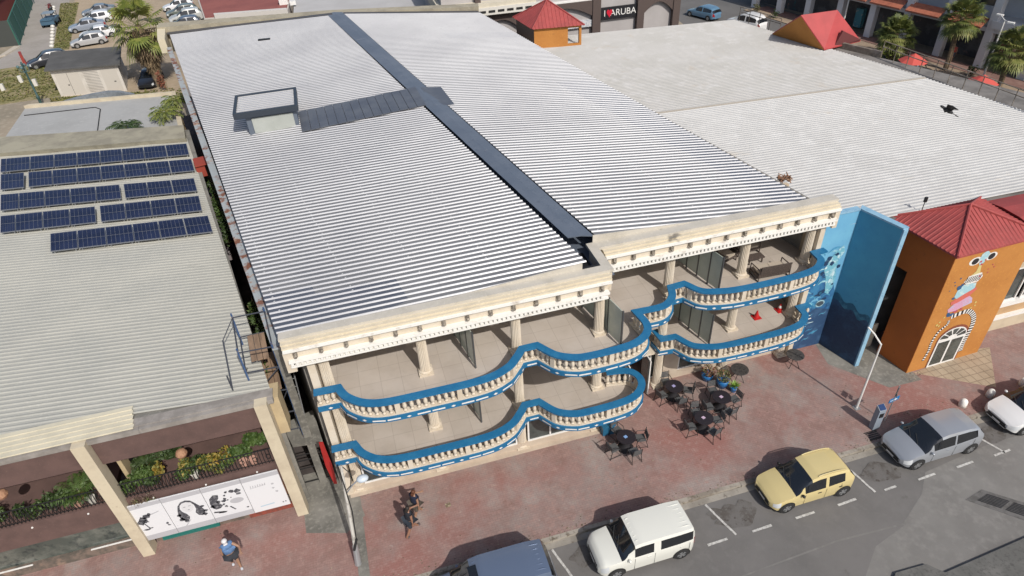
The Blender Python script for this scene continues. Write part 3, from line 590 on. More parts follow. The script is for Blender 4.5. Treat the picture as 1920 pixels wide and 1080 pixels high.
for xa, xb in ((-16.74, -11.15), (-10.66, -5.12)):
    MB().box(xa, xb, 18.82, 19.05, 5.25, 6.38).build('fascia', brown, LB)
    MB().box(xa, xb, 18.78, 21.5, 2.95, 3.22).box(xa, xb, 18.78, 19.0, 2.05, 2.949).build('balcony_slab', brown, LB)
    MB().box(xa, xb, 18.9, 18.95, 5.17, 5.248).build('light_tube', white, LB)
    MB().box(xa, xb, 21.3, 21.5, 3.22, 6.4).build('balcony_wall', mat('red_brown_wall', (.24, .115, .06), .85, n=[(1, (.15, .065, .035), .4, .62)]), LB)
    r = MB(); r.tube([(xa, 18.86, 4.0), (xb, 18.86, 4.0)], .022, 5); r.tube([(xa, 18.86, 3.3), (xb, 18.86, 3.3)], .018, 5); n = int((xb-xa)/.13)
    for i in range(n): x = xa+.06+i*(xb-xa-.1)/n; r.tube([(x, 18.86, 3.22), (x, 18.80, 3.5), (x, 18.86, 4.0)], .016, 4)
    for i in range(int((xb-xa)/.5)):
        x = xa+.3+i*.5; r.tube([(x+.09*math.cos(a*.7), 18.82, 3.62+.12*math.sin(a*.7)) for a in range(10)], .013, 4)
    r.build('iron_railing', black, LB)
    w_ = MB()
    for i in range(3): w_.ball((xa+.9+i*1.9, 18.76, 2.98), .04, 6, 4)
    w_.build('small_lamp', white, LB)
# shopfront below
MB().box(-16.75, -11.15, 19.25, 19.3, .5, 2.95).build('shop_glass', mat('green_glass', (.07, .085, .075), .12, spec=.7, n=[(.9, (.15, .16, .14), .45, .62), (2.5, (.03, .04, .04), .55, .7)]), LB)
MB().box(-16.75, -11.15, 19.15, 19.42, 0, .48).box(-10.66, -5.12, 19.1, 19.4, 0, .42).build('stone_plinth', mat('stone_cladding', (.17, .13, .105), .9, n=[(3, (.10, .085, .07), .42, .58), (1.5, (.24, .17, .13), .52, .66)], bump=.4, bscale=9), LB)
MB().box(-16.75, -15.1, 19.1, 19.149, .46, .50).build('window_sill', white, LB); MB().box(-13.0, -11.15, 19.1, 19.149, .46, .50).build('window_sill', white, LB)
MB().box(-10.66, -5.12, 19.45, 19.6, .42, 2.95).build('ground_wall', mat('red_brown_wall', (0, 0, 0)), LB)
MB().box(-10.4, -8.2, 19.0, 19.12, .12, .4).box(-10.4, -8.2, 18.97, 19.0, .1, .2).build('green_sill_panel', mat('teal_panel', (.02, .15, .13), .5), LB)
MB().box(-7.0, -5.12, 19.0, 19.09, .06, .36).build('brick_band', mat('red_brick', (.26, .06, .04), .85, n=[(6, (.14, .05, .035), .45, .6)]), LB)
# four printed banners
bw = mat('banner_white', (.66, .665, .68), .7); ink = mat('banner_ink', (.055, .055, .065), .8, n=[(9, (.2, .2, .21), .5, .65)]); inkl = mat('banner_pale_ink', (.42, .42, .44), .8)
Bx = [-10.98, -9.55, -8.1, -6.63, -5.2]; BN = 'printed white banners below the balcony'
def banner(i, label):
    x0, x1 = Bx[i]+.01, Bx[i+1]-.01; w_ = x1-x0; o = MB().box(x0, x1, 18.62, 18.66, .78, 2.98).build('printed_banner', bw, None, label=label, cat='banner', group=BN)
    return o, (x0, 18.62, .78), w_
def prints(o, O, m, shapes, nm='print'):
    mb = MB()
    for s in shapes: decal(mb, s, O, (1, 0, 0), (0, 0, 1), (0, -1, 0))
    mb.build(nm, m, o)
rn = random.Random(12)
def blob(cx, cy, r, n=9, j=.4, sy=1): return [(cx+r*(1+rn.uniform(-j, j))*math.cos(i*2*math.pi/n), cy+sy*r*(1+rn.uniform(-j, j))*math.sin(i*2*math.pi/n)) for i in range(n)]
o, O, w_ = banner(0, 'leftmost white banner with a small windswept dark tree sketched on it')
prints(o, O, ink, [blob(.42, 1.12, .13), blob(.55, 1.3, .15), blob(.68, 1.42, .13), blob(.82, 1.5, .08), blob(.6, 1.15, .1), [(.46, 1.1), (.5, 1.1), (.6, .75), (.56, .72)], blob(.5, .66, .14, sy=.35), blob(.62, .7, .09, sy=.4), blob(1.25, .75, .05), blob(1.27, .62, .06, sy=.6), blob(.1, .17, .03), blob(.2, .16, .035)])
prints(o, O, inkl, [[(.85, 1.5), (1.2, 1.58), (1.2, 1.55), (.9, 1.44)], [(0, 0), (w_, 0), (w_, .3), (0, .28)], [(0, 1.95), (w_, 1.98), (w_, 2.18), (0, 2.18)]], 'pale_print')
o, O, w_ = banner(1, 'white banner printed with a portrait of a face between long dark curls')
prints(o, O, ink, [[(.52, 1.55), (.46, 1.35), (.5, 1.15), (.6, 1.0), (.66, .8), (.6, .62), (.42, .6), (.32, .75), (.3, 1.0), (.36, 1.3), (.44, 1.55), (.6, 1.74), (.78, 1.78), (.95, 1.7), (1.06, 1.5), (1.18, 1.25), (1.26, 1.0), (1.24, .8), (1.12, .68), (.98, .75), (.92, .95), (1.0, 1.15), (1.0, 1.4), (.92, 1.6), (.76, 1.68), (.62, 1.65)], blob(.36, .72, .1), blob(.5, .58, .08), blob(1.28, .92, .08), blob(1.2, .72, .09), blob(.33, 1.0, .08), blob(1.24, 1.2, .07)] )
prints(o, O, mat('banner_face', (.6, .6, .61), .8), [circ(.74, 1.36, .21, .3)], 'face_print')
ft = MB()
for s in ([(.6, 1.42), (.69, 1.42), (.69, 1.4), (.6, 1.4)], [(.79, 1.43), (.88, 1.43), (.88, 1.41), (.79, 1.41)], [(.69, 1.22), (.8, 1.22), (.75, 1.19)]): decal(ft, s, O, (1, 0, 0), (0, 0, 1), (0, -1, 0), .009)
ft.build('face_features', ink, o); prints(o, O, inkl, [[(0, 0), (w_, .02), (w_, .3), (0, .3)], [(0, 1.93), (w_, 1.96), (w_, 2.18), (0, 2.18)], [(.35, .3), (.62, .62), (.64, .6), (.4, .3)]], 'pale_print')
o, O, w_ = banner(2, 'white banner with an ink drawing of a dark haired profile beside a bearded head')
prints(o, O, ink, [[(.12, .9), (.08, 1.2), (.14, 1.5), (.32, 1.68), (.5, 1.62), (.46, 1.42), (.38, 1.3), (.42, 1.12), (.5, .95), (.38, .82), (.2, .8)], blob(.14, 1.0, .08), blob(.6, .85, .06), blob(.7, 1.5, .05), blob(.75, 1.2, .04), blob(.9, 1.3, .03), blob(.42, 1.22, .07), blob(.6, 1.2, .09), blob(.66, 1.32, .06), blob(.55, 1.0, .05), [(.05, .62), (.5, .5), (.56, .56), (.1, .7)], blob(.38, .55, .14, sy=.4), blob(1.0, 1.62, .1), blob(1.2, 1.6, .11), blob(1.22, 1.42, .1, sy=.7), blob(.8, 1.68, .06), [(.7, .78), (.76, .8), (.9, .55), (.85, .52)], blob(1.32, .5, .04)])
prints(o, O, inkl, [circ(1.05, 1.05, .26, .16), [(0, 0), (w_, .02), (w_, .3), (0, .3)], [(0, 1.93), (w_, 1.96), (w_, 2.18), (0, 2.18)]], 'pale_print')
o, O, w_ = banner(3, 'rightmost white banner, nearly blank, with faint grey writing and marks')
prints(o, O, inkl, [[(0, 1.93), (w_, 1.96), (w_, 2.18), (0, 2.18)], blob(1.05, 1.5, .06), blob(1.02, 1.25, .05), blob(1.1, 1.0, .06)], 'pale_print')
prints(o, O, ink, [blob(1.18, .25, .035), blob(1.28, .26, .035)])
prints(o, O, mat('banner_blue_ink', (.4, .52, .6), .8), [[(.3, .33), (.85, .36), (.85, .3), (.3, .27)]], 'blue_print')
prints(o, O, inkl, [[(.22+.09*i, 1.52+.02*(i % 2)), (.25+.09*i, 1.52), (.27+.09*i, 1.66-.03*(i % 3)), (.24+.09*i, 1.66)] for i in range(7)]+[[(.2, 1.5), (.8, 1.56), (.8, 1.54), (.2, 1.48)]], 'faint_writing')
# balcony planting
rn = random.Random(2)
def bplant(x, z, r, n, m, lab, s=.13, y=19.15, sd=0): return bush('balcony_plant', (x, y, z), (r*1.15, .36, .45), int(n*1.7), s*1.15, m, lab, 'plant', 'plants along the left balconies', int(x*10)+sd, 4, False)
bplant(-10.35, 3.25, .42, 380, leafm, 'green bush at the left end of the banner balcony beside the pillar'); 
bush('balcony_creeper', (-10.1, 18.72, 2.65), (.42, .12, .4), 330, .09, mat('purple_leaf', (.10, .065, .05), .7, n=[(6, (.17, .12, .07), .5, .65), (3, (.09, .12, .03), .5, .6)]), 'purplish creeper spilling over the slab above the tree banner', 'plant', None, 8, 5, False)
bplant(-9.6, 3.25, .5, 300, leafd, 'dark green plant behind the railing above the tree banner'); bplant(-9.25, 3.55, .28, 120, leafy, 'yellow leaved plant above the gap between first and second banners', .12)
bplant(-8.6, 3.25, .45, 260, leafm, 'green plant behind the railing above the curly portrait banner'); bplant(-7.95, 3.3, .4, 220, leafd, 'dark plant behind the railing left of the pink pots')
bplant(-7.1, 3.5, .4, 200, leafy, 'yellow croton behind the railing right of the middle of the banner balcony', .13); bplant(-6.4, 3.4, .45, 320, leafm, 'tall green bush near the right pillar, left part', .14, 19.3); bplant(-5.8, 3.7, .5, 420, leafm, 'tallest green bush on the banner balcony against the right pillar', .16, 19.5)
bplant(-9.9, 3.55, .5, 330, leafm, 'leafy green plant above the joint of first and second banners'); bplant(-8.9, 3.6, .4, 240, leafd, 'tall dark plant at the back above the curly portrait banner', y=19.8); bplant(-8.2, 3.35, .35, 200, mat('mixed_leaf2', (.13, .15, .03), .6, n=[(5, (.3, .2, .04), .5, .6), (3, (.05, .08, .02), .5, .6)]), 'mottled yellow green plant above the curly portrait banner'); bplant(-7.5, 3.3, .4, 240, MT['mixed_leaf2'], 'mottled plant behind the railing above the ink figure banner'); bplant(-6.8, 3.3, .35, 200, leafm, 'small green plant behind the railing under the yellow croton'); bplant(-12.9, 3.25, .4, 200, leafd, 'dark plant left of the feathery palm on the left balcony'); bplant(-13.4, 3.2, .3, 120, leafm, 'small green plant beside the dark plant on the left balcony'); bplant(-15.9, 3.3, .6, 240, leafd, 'dark bush at the far left of the left balcony'); bplant(-14.9, 3.25, .5, 200, leafm, 'green bush on the left balcony beside the dark bush'); bplant(-14.0, 3.2, .35, 120, leafd, 'small dark bush in the middle of the left balcony')
def potpalm(x, y, z, r, lab, sd, n=12, kind=None):
    rn = random.Random(sd); o = empty('palm_plant', (x, y, z), lab, 'plant'); mb = MB()
    for i in range(n): frond(mb, (x, y, z+.3), i*6.28/n*1.0+rn.uniform(-.2, .2), r*rn.uniform(.8, 1.1), .9, 1.3, rn, 12, r*.4, .03, .012)
    mb.build('fronds', kind or leafm, o); MB().lathe([(.12, 0), (.17, .28), (.15, .28)], 10, (x, y, z)).build('pot', mat('terracotta', (.40, .17, .09), .85, n=[(4, (.3, .12, .07), .4, .6)]), o)
potpalm(-12.2, 19.3, 3.3, .95, 'feathery green potted palm on the left balcony beside the pillar', 5)
potpalm(-9.9, 19.9, 3.3, .8, 'arching potted palm at the back left of the banner balcony', 6, 10, leafd)
pot = None
for i, (x, m_, lab) in enumerate(((-6.0, 'a', 'pink pot behind the railing nearest the right pillar'), (-6.35, 'a', 'pink pot behind the railing second from the right pillar'), (-11.8, 'b', 'pale pot behind the left railing nearest the pillar'), (-12.3, 'a', 'pink pot behind the left railing under the feathery palm'), (-15.6, 'a', 'terracotta pot at the far left of the left railing'), (-8.15, 'b', 'white pot behind the railing above the second and third banner joint'))):
    MB().lathe([(.1, 0), (.15, .26), (.165, .3), (.14, .3)], 12, (x, 19.02, 3.23)).build('plant_pot', mat('pink_pot', (.52, .30, .23), .8) if m_ == 'a' else mat('pale_pot', (.6, .58, .52), .7), None, cat='pot', label=lab, group='pots behind the left railings')
# wall lamp shell and street window display
MB().lathe([(.05, .27), (.16, .22), (.21, .1), (.17, 0), (.08, -.03)], 12, (-8.1, 18.72, 4.88)).build('clay_wall_lamp', mat('clay_shade', (.34, .19, .11), .8, n=[(5, (.24, .12, .07), .45, .62)]), None, cat='lamp', label='rounded clay lamp shade on the brown fascia over the banner balcony')
MB().lathe([(.05, .27), (.16, .22), (.21, .1), (.17, 0), (.08, -.03)], 12, (-14.0, 18.72, 4.95)).build('clay_wall_lamp', mat('clay_shade', (0, 0, 0)), None, cat='lamp', label='rounded clay lamp shade at the left edge under the brown fascia')
# solar panels
PAN = [[-20.13, 43.02, -19.85, 42.98, -20.24, 44.71, -20.53, 44.77, 1], [-19.85, 42.98, -18.47, 42.76, -18.84, 44.46, -20.24, 44.71, 1], [-18.47, 42.76, -17.09, 42.54, -17.44, 44.2, -18.84, 44.46, 1], [-17.09, 42.54, -15.77, 42.32, -16.1, 43.95, -17.44, 44.2, 1], [-15.77, 42.32, -14.44, 42.11, -14.75, 43.71, -16.1, 43.95, 1], [-14.44, 42.11, -13.16, 41.9, -13.45, 43.47, -14.75, 43.71, 1], [-13.16, 41.9, -11.88, 41.7, -12.16, 43.23, -13.45, 43.47, 1], [-11.88, 41.7, -10.58, 41.49, -10.85, 42.99, -12.16, 43.23, 1], [-10.58, 41.49, -9.3, 41.29, -9.56, 42.76, -10.85, 42.99, 1], [-19.42, 40.47, -18.13, 40.28, -18.56, 42.11, -19.88, 42.37, 2], [-17.91, 40.25, -16.59, 40.05, -16.98, 41.81, -18.33, 42.07, 2], [-16.59, 40.05, -15.24, 39.84, -15.61, 41.55, -16.98, 41.81, 2], [-15.24, 39.84, -13.93, 39.64, -14.27, 41.29, -15.61, 41.55, 2], [-13.93, 39.64, -12.6, 39.44, -12.93, 41.03, -14.27, 41.29, 2], [-12.6, 39.44, -11.34, 39.25, -11.65, 40.78, -12.93, 41.03, 2], [-11.34, 39.25, -10.09, 39.06, -10.38, 40.54, -11.65, 40.78, 2], [-10.09, 39.06, -8.78, 38.86, -9.05, 40.29, -10.38, 40.54, 2], [-18.64, 37.74, -17.7, 37.6, -18.1, 39.32, -19.06, 39.5, 3], [-17.7, 37.6, -16.36, 37.39, -16.74, 39.07, -18.1, 39.32, 3], [-16.36, 37.39, -15.02, 37.19, -15.37, 38.81, -16.74, 39.07, 3], [-15.02, 37.19, -13.69, 36.98, -14.01, 38.56, -15.37, 38.81, 3], [-13.69, 36.98, -12.4, 36.78, -12.71, 38.32, -14.01, 38.56, 3], [-12.21, 36.75, -10.97, 36.56, -11.26, 38.06, -12.51, 38.29, 3], [-10.97, 36.56, -9.67, 36.37, -9.95, 37.81, -11.26, 38.06, 3], [-9.67, 36.37, -8.41, 36.17, -8.67, 37.58, -9.95, 37.81, 3], [-17.89, 35.1, -17.17, 35.0, -17.56, 36.67, -18.29, 36.78, 4], [-17.17, 35.0, -15.83, 34.82, -16.2, 36.47, -17.56, 36.67, 4], [-15.83, 34.82, -14.5, 34.64, -14.85, 36.27, -16.2, 36.47, 4], [-14.5, 34.64, -13.23, 34.47, -13.55, 36.07, -14.85, 36.27, 4], [-13.01, 34.44, -11.76, 34.27, -12.06, 35.85, -13.33, 36.04, 4], [-11.76, 34.27, -10.46, 34.1, -10.75, 35.66, -12.06, 35.85, 4], [-10.46, 34.1, -9.23, 33.93, -9.5, 35.47, -10.75, 35.66, 4], [-9.23, 33.93, -7.97, 33.76, -8.22, 35.28, -9.5, 35.47, 4], [-14.88, 32.21, -13.6, 32.06, -13.93, 33.67, -15.21, 33.83, 5], [-13.6, 32.06, -12.27, 31.9, -12.59, 33.5, -13.93, 33.67, 5], [-12.27, 31.9, -10.98, 31.75, -11.29, 33.34, -12.59, 33.5, 5], [-10.98, 31.75, -9.74, 31.6, -10.05, 33.18, -11.29, 33.34, 5], [-9.74, 31.6, -8.51, 31.46, -8.82, 33.02, -10.05, 33.18, 5], [-8.51, 31.46, -7.27, 31.31, -7.58, 32.86, -8.82, 33.02, 5]]
pvm = mat('solar_cells', (.010, .014, .038), .25, n=[(.9, (.016, .022, .058), .42, .62)], spec=.6); pvf = mat('panel_frame', (.26, .27, .29), .4, .5)
ordn = ['', 'first', 'second', 'third', 'fourth', 'fifth', 'sixth', 'seventh', 'eighth', 'ninth', 'tenth']; rown = ['', 'rearmost row', 'second row from the rear', 'middle row', 'fourth row from the rear', 'front row']
from collections import defaultdict
rows = defaultdict(list)
for p in PAN: rows[p[8]].append(p)
for k, ps in rows.items():
    for i, p in enumerate(ps):
        bl_, br_, tr_, tl_ = [Vector((p[2*q], p[2*q+1], 6.78 if q < 2 else 6.93)) for q in range(4)]
        P = lambda u, v: (bl_.lerp(br_, u)).lerp(tl_.lerp(tr_, u), v)
        up = Vector((0, 0, .035)); e = .012; num = len(ps)-i
        o = empty('solar_panel', (bl_+br_+tr_+tl_)/4-Vector((0, 0, .15)), 'solar panel, %s from the right in the %s' % (ordn[num], rown[k]), 'solar panel', 'solar panels on the pale roof')
        MB().hexa([P(e, .01), P(1-e, .01), P(1-e, .99), P(e, .99)], [P(e, .01)+up, P(1-e, .01)+up, P(1-e, .99)+up, P(e, .99)+up]).build('frame', pvf, o)
        c = MB()
        for a in range(6):
            for b in range(2):
                u0, u1 = .025+.95*a/6+.005, .025+.95*(a+1)/6-.005; v0, v1 = .03+.94*b/2+.009, .03+.94*(b+1)/2-.009
                c.poly([P(u0, v0)+up*1.12, P(u1, v0)+up*1.12, P(u1, v1)+up*1.12, P(u0, v1)+up*1.12])
        c.build('cells', pvm, o, kind=None); lg = MB()
        for u in (.12, .88):
            for v in (.08, .92): q = P(u, v); lg.box(q.x-.02, q.x+.02, q.y-.02, q.y+.02, 6.6, q.z-.001)
        lg.build('mount', steel, o)
# alley: lean-to slab, gate, scaffold, creeper
MB().hexa([(-4.6, 19.7, 2.85), (-3.4, 19.55, 2.85), (-3.7, 21.4, 2.85), (-5.0, 20.95, 2.85)], [(-4.6, 19.7, 3.0), (-3.4, 19.55, 3.0), (-3.7, 21.4, 3.0), (-5.0, 20.95, 3.0)]).build('alley_canopy', concd, None, cat='canopy', label='weathered concrete slab bridging the alley mouth between both buildings')
g = MB(); 
for x in (-4.75, -4.1, -3.5): g.tube([(x, 20.0, 0), (x, 20.0, 2.0)], .03, 5)
for z in (.2, 1.1, 1.6, 1.95): g.tube([(-4.75, 20.0, z), (-3.5, 20.0, z)], .025, 5)
g.build('alley_gate', black, None, cat='gate', label='black iron gate closing the alley below the concrete slab')
sc = empty('scaffold', (-4.5, 21, 3.0), 'blue steel scaffold tower with planks standing on the alley slab', 'scaffold')
bt = mat('blue_scaffold_tube', (.05, .10, .22), .5, n=[(5, (.16, .12, .1), .55, .65)]); dt = mat('dark_scaffold_tube', (.05, .055, .07), .5)
u = MB()
for x, y in ((-5.3, 20.0), (-4.1, 19.95), (-5.6, 22.2), (-4.4, 22.2)): u.tube([(x, y, 3.0), (x, y, 8.2)], .035, 5)
u.build('upright', bt, sc); l = MB()
for z in (3.6, 4.6, 5.8, 7.0, 8.0):
    l.tube([(-5.3, 20.0, z), (-4.1, 19.95, z)], .028, 5); l.tube([(-5.6, 22.2, z), (-4.4, 22.2, z)], .028, 5); l.tube([(-5.3, 20.0, z), (-5.6, 22.2, z)], .028, 5); l.tube([(-4.1, 19.95, z), (-4.4, 22.2, z)], .028, 5)
l.tube([(-5.3, 20.0, 3.6), (-4.1, 19.95, 5.8)], .022, 5); l.tube([(-5.3, 20.0, 7.0), (-5.6, 22.2, 5.8)], .022, 5); l.tube([(-4.1, 19.95, 7.0), (-5.3, 20.0, 5.8)], .022, 5)
l.tube([(-5.85, 19.6, 6.7), (-6.1, 21.7, 7.4)], .03, 5); l.tube([(-5.85, 19.6, 7.4), (-5.85, 19.6, 6.65)], .03, 5); l.tube([(-6.1, 21.7, 7.4), (-5.6, 22.2, 8)], .02, 5)
l.build('brace', dt, sc); q = MB()
for i in range(3): q.cbox((-4.97+.22*i, 21.1, 5.86+.02*i), (.2, 2.3, .04), .13)
for i in range(3): q.cbox((-5.1+.22*i, 21.3, 7.06), (.2, 1.6, .04), .13)
q.build('plank', mat('old_plank', (.30, .20, .13), .9, n=[(3, (.18, .12, .08), .4, .6, (1, .2, 1))]), sc)
ld_ = MB(); ld_.tube([(-4.3, 20.4, 3), (-4.3, 21.6, 5.9)], .025, 5); ld_.tube([(-3.95, 20.4, 3), (-3.95, 21.6, 5.9)], .025, 5)
for i in range(9): t = (i+.5)/9; ld_.tube([(-4.3, 20.4+1.2*t, 3+2.9*t), (-3.95, 20.4+1.2*t, 3+2.9*t)], .018, 5)
ld_.build('ladder', steel, sc)
rn = random.Random(9)
for i in range(9):
    t = .1+i*.095; x, y = lerp((-4.5, 19.2), (-9.9, 44.5), t); 
    if i in (3, 4): continue
    bush('alley_shrub', (x+.35, y, 4.6), (.35, 1.1, .8), 260, .2, leafd if i % 2 else leafm, 'green creeper on the alley side of the brown building, %s from the street' % ordn[i+1], 'shrub', 'creepers along the alley', 20+i, 5)
MB().cbox((-8.6, 39.6, 6.6), (.5, 1.0, .7), .2).cbox((-8.5, 39.6, 7.0), (.7, 1.2, .06), .2).build('red_water_tank', mat('red_tank', (.30, .05, .03), .7), None, cat='tank', label='small red box tank beside the rusty wall of the alley')
MB().hexa([(-9.2, 34, 3.4), (-7.4, 34, 3.4), (-9.3, 43, 3.4), (-10.8, 43, 3.4)], [(-9.2, 34, 3.5), (-7.4, 34, 3.5), (-9.3, 43, 3.5), (-10.8, 43, 3.5)]).build('alley_shed_roof', mat('mauve_sheet', (.27, .24, .24), .7, n=[(1, (.2, .17, .17), .4, .6)]), None, cat='shed roof', label='flat greyish lilac shed roof down in the alley behind the panels')
# ---------------------------------------------------------------- blue painted wall right of the balconies
BW = empty('blue_mural_wall', (21.6, 19.8, 0), 'tall blue painted wall and fin with a sea horse mural beside the balconies', 'wall')
bl1 = mat('sky_blue_paint', (.13, .36, .56), .7, n=[(.5, (.16, .42, .60), .4, .62), (6, (.10, .30, .50), .6, .75)])
bl2 = mat('mid_blue_paint', (.06, .27, .44), .7, n=[(.6, (.07, .31, .48), .4, .62), (7, (.045, .22, .38), .6, .75)])
bl3 = mat('deep_blue_paint', (.018, .045, .095), .7, n=[(1.2, (.03, .08, .16), .48, .66), (6, (.012, .03, .07), .55, .7)])
teal = mat('teal_wave_paint', (.02, .11, .19), .7, n=[(2, (.05, .2, .3), .5, .62)])
FA, FB = Vector((22.0, 18.8, 0)), Vector((21.42, 20.75, 0))    # fin: outer and inner end
MB().hexa([(22.0, 18.8, 0), (22.2, 18.82, 0), (21.62, 20.9, 0), (21.42, 20.75, 0)], [(22.0, 18.8, 8.0), (22.2, 18.82, 8.0), (21.62, 20.9, 8.0), (21.42, 20.75, 8.0)]).build('fin', bl2, BW)
MB().box(19.76, 21.42, 20.75, 20.95, 0, 8.0).build('panel', bl1, BW)
MB().hexa([(21.97, 18.76, 8.0), (22.28, 18.78, 8.0), (21.68, 20.98, 8.0), (21.40, 20.75, 8.0)], [(21.97, 18.76, 8.08), (22.28, 18.78, 8.08), (21.68, 20.98, 8.08), (21.40, 20.75, 8.08)]).box(19.76, 21.4, 20.7, 20.98, 8.0, 8.08).box(22.0, 22.22, 18.72, 18.799, 0, 8.0).build('wall_rim', mat('top_lit_blue', (.25, .43, .56), .7, n=[(5, (.18, .34, .48), .5, .65)]), BW)  # rim blue made paler, so the light on the edge is in its colour
rn = random.Random(31)
fu = (FA-FB).normalized(); fn = Vector((-fu.y, fu.x, 0)); fn = -fn if fn.x > 0 else fn; Lf = (FA-FB).length
def fin(pts, m, nm, t=.006): mb = MB(); [decal(mb, s, FB, fu, (0, 0, 1), fn, t) for s in pts]; return mb.build(nm, m, BW)
wave = [(Lf*i/14, 3.0+.12*math.sin(i*1.1)+.35*(1-i/14)) for i in range(15)]
fin([[(0.01, 0.01), (Lf-.01, 0.01)]+wave[::-1]], bl3, 'dark_water')
fin([[(p[0], p[1]-.35-.05*math.sin(p[0]*9)) for p in wave]+wave[::-1]], teal, 'wave_band', .009)
PO = (19.76, 20.75, 0)
def pan(pts, m, nm, t=.006): mb = MB(); [decal(mb, s, PO, (1, 0, 0), (0, 0, 1), (0, -1, 0), t) for s in pts]; return mb.build(nm, m, BW)
pan([[(0, 0), (1.65, 0), (1.65, 3.4), (1.3, 4.2), (1.2, 5.2), (.9, 5.6), (.35, 5.0), (.1, 4.0), (0, 3.6)]], mat('ocean_paint', (.022, .10, .25), .7, n=[(1.6, (.04, .19, .36), .45, .6, (1, 1, .6)), (3, (.012, .05, .14), .55, .68)]), 'painted_sea')
pan([[(0, 0), (1.65, 0), (1.65, 2.3), (.8, 2.6), (0, 2.1)]], mat('deep_sea_paint', (.02, .06, .14), .7, n=[(2, (.04, .1, .2), .5, .65)]), 'painted_depths', .009)
b1 = lambda cx, cy, r, n=10, j=.25, sy=1: [(cx+r*(1+rn.uniform(-j, j))*math.cos(i*2*math.pi/n), cy+sy*r*(1+rn.uniform(-j, j))*math.sin(i*2*math.pi/n)) for i in range(n)]
def ribbon(pts, wd, m, nm, t):
    P = catmull(pts, 7); P = [P[i] for i in range(len(P)) if i == 0 or math.dist(P[i], P[i-1]) > 1e-4]; A_, B_ = offset(P, wd/2), offset(P, -wd/2); mb = MB()
    for i in range(len(P)-1):
        k = math.sin(math.pi*(i+.5)/len(P)); decal(mb, [lerp(P[i], A_[i], k), lerp(P[i], B_[i], k), lerp(P[i+1], B_[i+1], k), lerp(P[i+1], A_[i+1], k)], PO, (1, 0, 0), (0, 0, 1), (0, -1, 0), t)
    mb.build(nm, m, BW)
mid_ = mat('wave_blue_paint', (.05, .24, .42), .7, n=[(4, (.10, .34, .5), .5, .6)]); lt_ = mat('crest_blue_paint', (.22, .48, .58), .7, n=[(5, (.4, .6, .65), .5, .6)])
rn = random.Random(93)
for k in range(26):
    x, z = rn.uniform(.1, 1.4), rn.uniform(2.6, 6.0); a = rn.uniform(1.0, 2.2); L_ = rn.uniform(.3, .8)
    pts = [(min(1.62, max(.03, x+L_*u*math.cos(a+u*1.5))), z+L_*u*math.sin(a+u*1.5)) for u in (0, .35, .7, 1)]; ribbon(pts, rn.uniform(.05, .13), (mid_, lt_, bl1, bl3)[k % 4], 'painted_wave', .0105+.0004*k)
for k in range(9):
    x, z = rn.uniform(.2, 1.2), rn.uniform(.5, 2.2); ribbon([(x, z), (x+.15, z+.1), (x+.3, z+.08), (x+.42, z+.16)], .05, mid_, 'painted_ripple', .0105+.0004*k)
horse = [(1.35, 6.2), (1.5, 5.8), (1.3, 5.4), (1.28, 4.9), (1.42, 4.3), (1.40, 3.7), (1.25, 3.35), (1.05, 3.5), (.95, 4.0), (.82, 4.5), (.62, 4.95), (.8, 5.5), (1.05, 5.95)]
pan([horse], mat('seafoam_paint', (.16, .42, .52), .7, n=[(4, (.42, .62, .66), .5, .6), (7, (.06, .25, .4), .55, .65)]), 'painted_horse_head', .022)
pan([b1(.75, 5.6, .13), b1(.95, 5.25, .12), b1(.6, 5.3, .1), b1(1.1, 5.75, .1), b1(.55, 4.75, .12), b1(1.4, 5.0, .1), b1(1.33, 3.95, .07), b1(.9, 3.6, .12), b1(1.1, 3.1, .14, sy=.6)], mat('navy_paint', (.012, .04, .10), .7), 'painted_dark_manes', .025)
pan([b1(.85, 5.42, .06), b1(.7, 5.05, .07), b1(1.2, 4.6, .07, sy=2), b1(1.22, 5.6, .06, sy=1.6), b1(1.1, 4.2, .06, sy=2), b1(.5, 2.2, .1, sy=.3), b1(.7, 1.7, .16, sy=.15), b1(.4, 1.5, .1, sy=.2)], mat('foam_white_paint', (.5, .66, .7), .7), 'painted_foam', .028)
pan([circ(.78, 3.55, .12, .14)], mat('navy_paint', (0, 0, 0)), 'painted_ring', .03); pan([circ(.78, 3.55, .07, .09)], teal, 'painted_ring_centre', .033)
pan([b1(.95, 2.85, .27, 12, .15, .75)], mat('pale_ring_paint', (.30, .48, .55), .7), 'painted_patch_edge', .03); pan([b1(.95, 2.85, .21, 12, .12, .75)], mat('slate_patch', (.05, .07, .09), .7), 'painted_patch', .034)
# ---------------------------------------------------------------- orange tower
OT = empty('orange_tower', (26.2, 19, 0), 'orange square corner tower with red pyramid roof and a long legged creature mural', 'tower')
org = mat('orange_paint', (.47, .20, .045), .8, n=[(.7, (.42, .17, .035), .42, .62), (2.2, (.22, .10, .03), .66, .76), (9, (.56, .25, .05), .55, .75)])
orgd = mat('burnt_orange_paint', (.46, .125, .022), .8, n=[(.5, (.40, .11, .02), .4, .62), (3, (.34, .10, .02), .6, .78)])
TY = 17.55; TX0, TX1 = 24.02, 28.35
MB().hexa([(TX0, TY, 0), (TX1, TY+.12, 0), (TX1, TY+1.85, 0), (TX0-.26, TY+1.75, 0)], [(TX0, TY, 5.0), (TX1, TY+.12, 5.0), (TX1, TY+1.85, 5.0), (TX0-.26, TY+1.75, 5.0)]).hexa([(TX0, TY, 5.0), (TX1, TY+.12, 5.0), (TX1, TY+3.2, 5.0), (TX0-.5, TY+3.2, 5.0)], [(TX0, TY, 7.15), (TX1, TY+.12, 7.15), (TX1, TY+3.2, 7.15), (TX0-.5, TY+3.2, 7.15)]).build('wall', [org], OT)
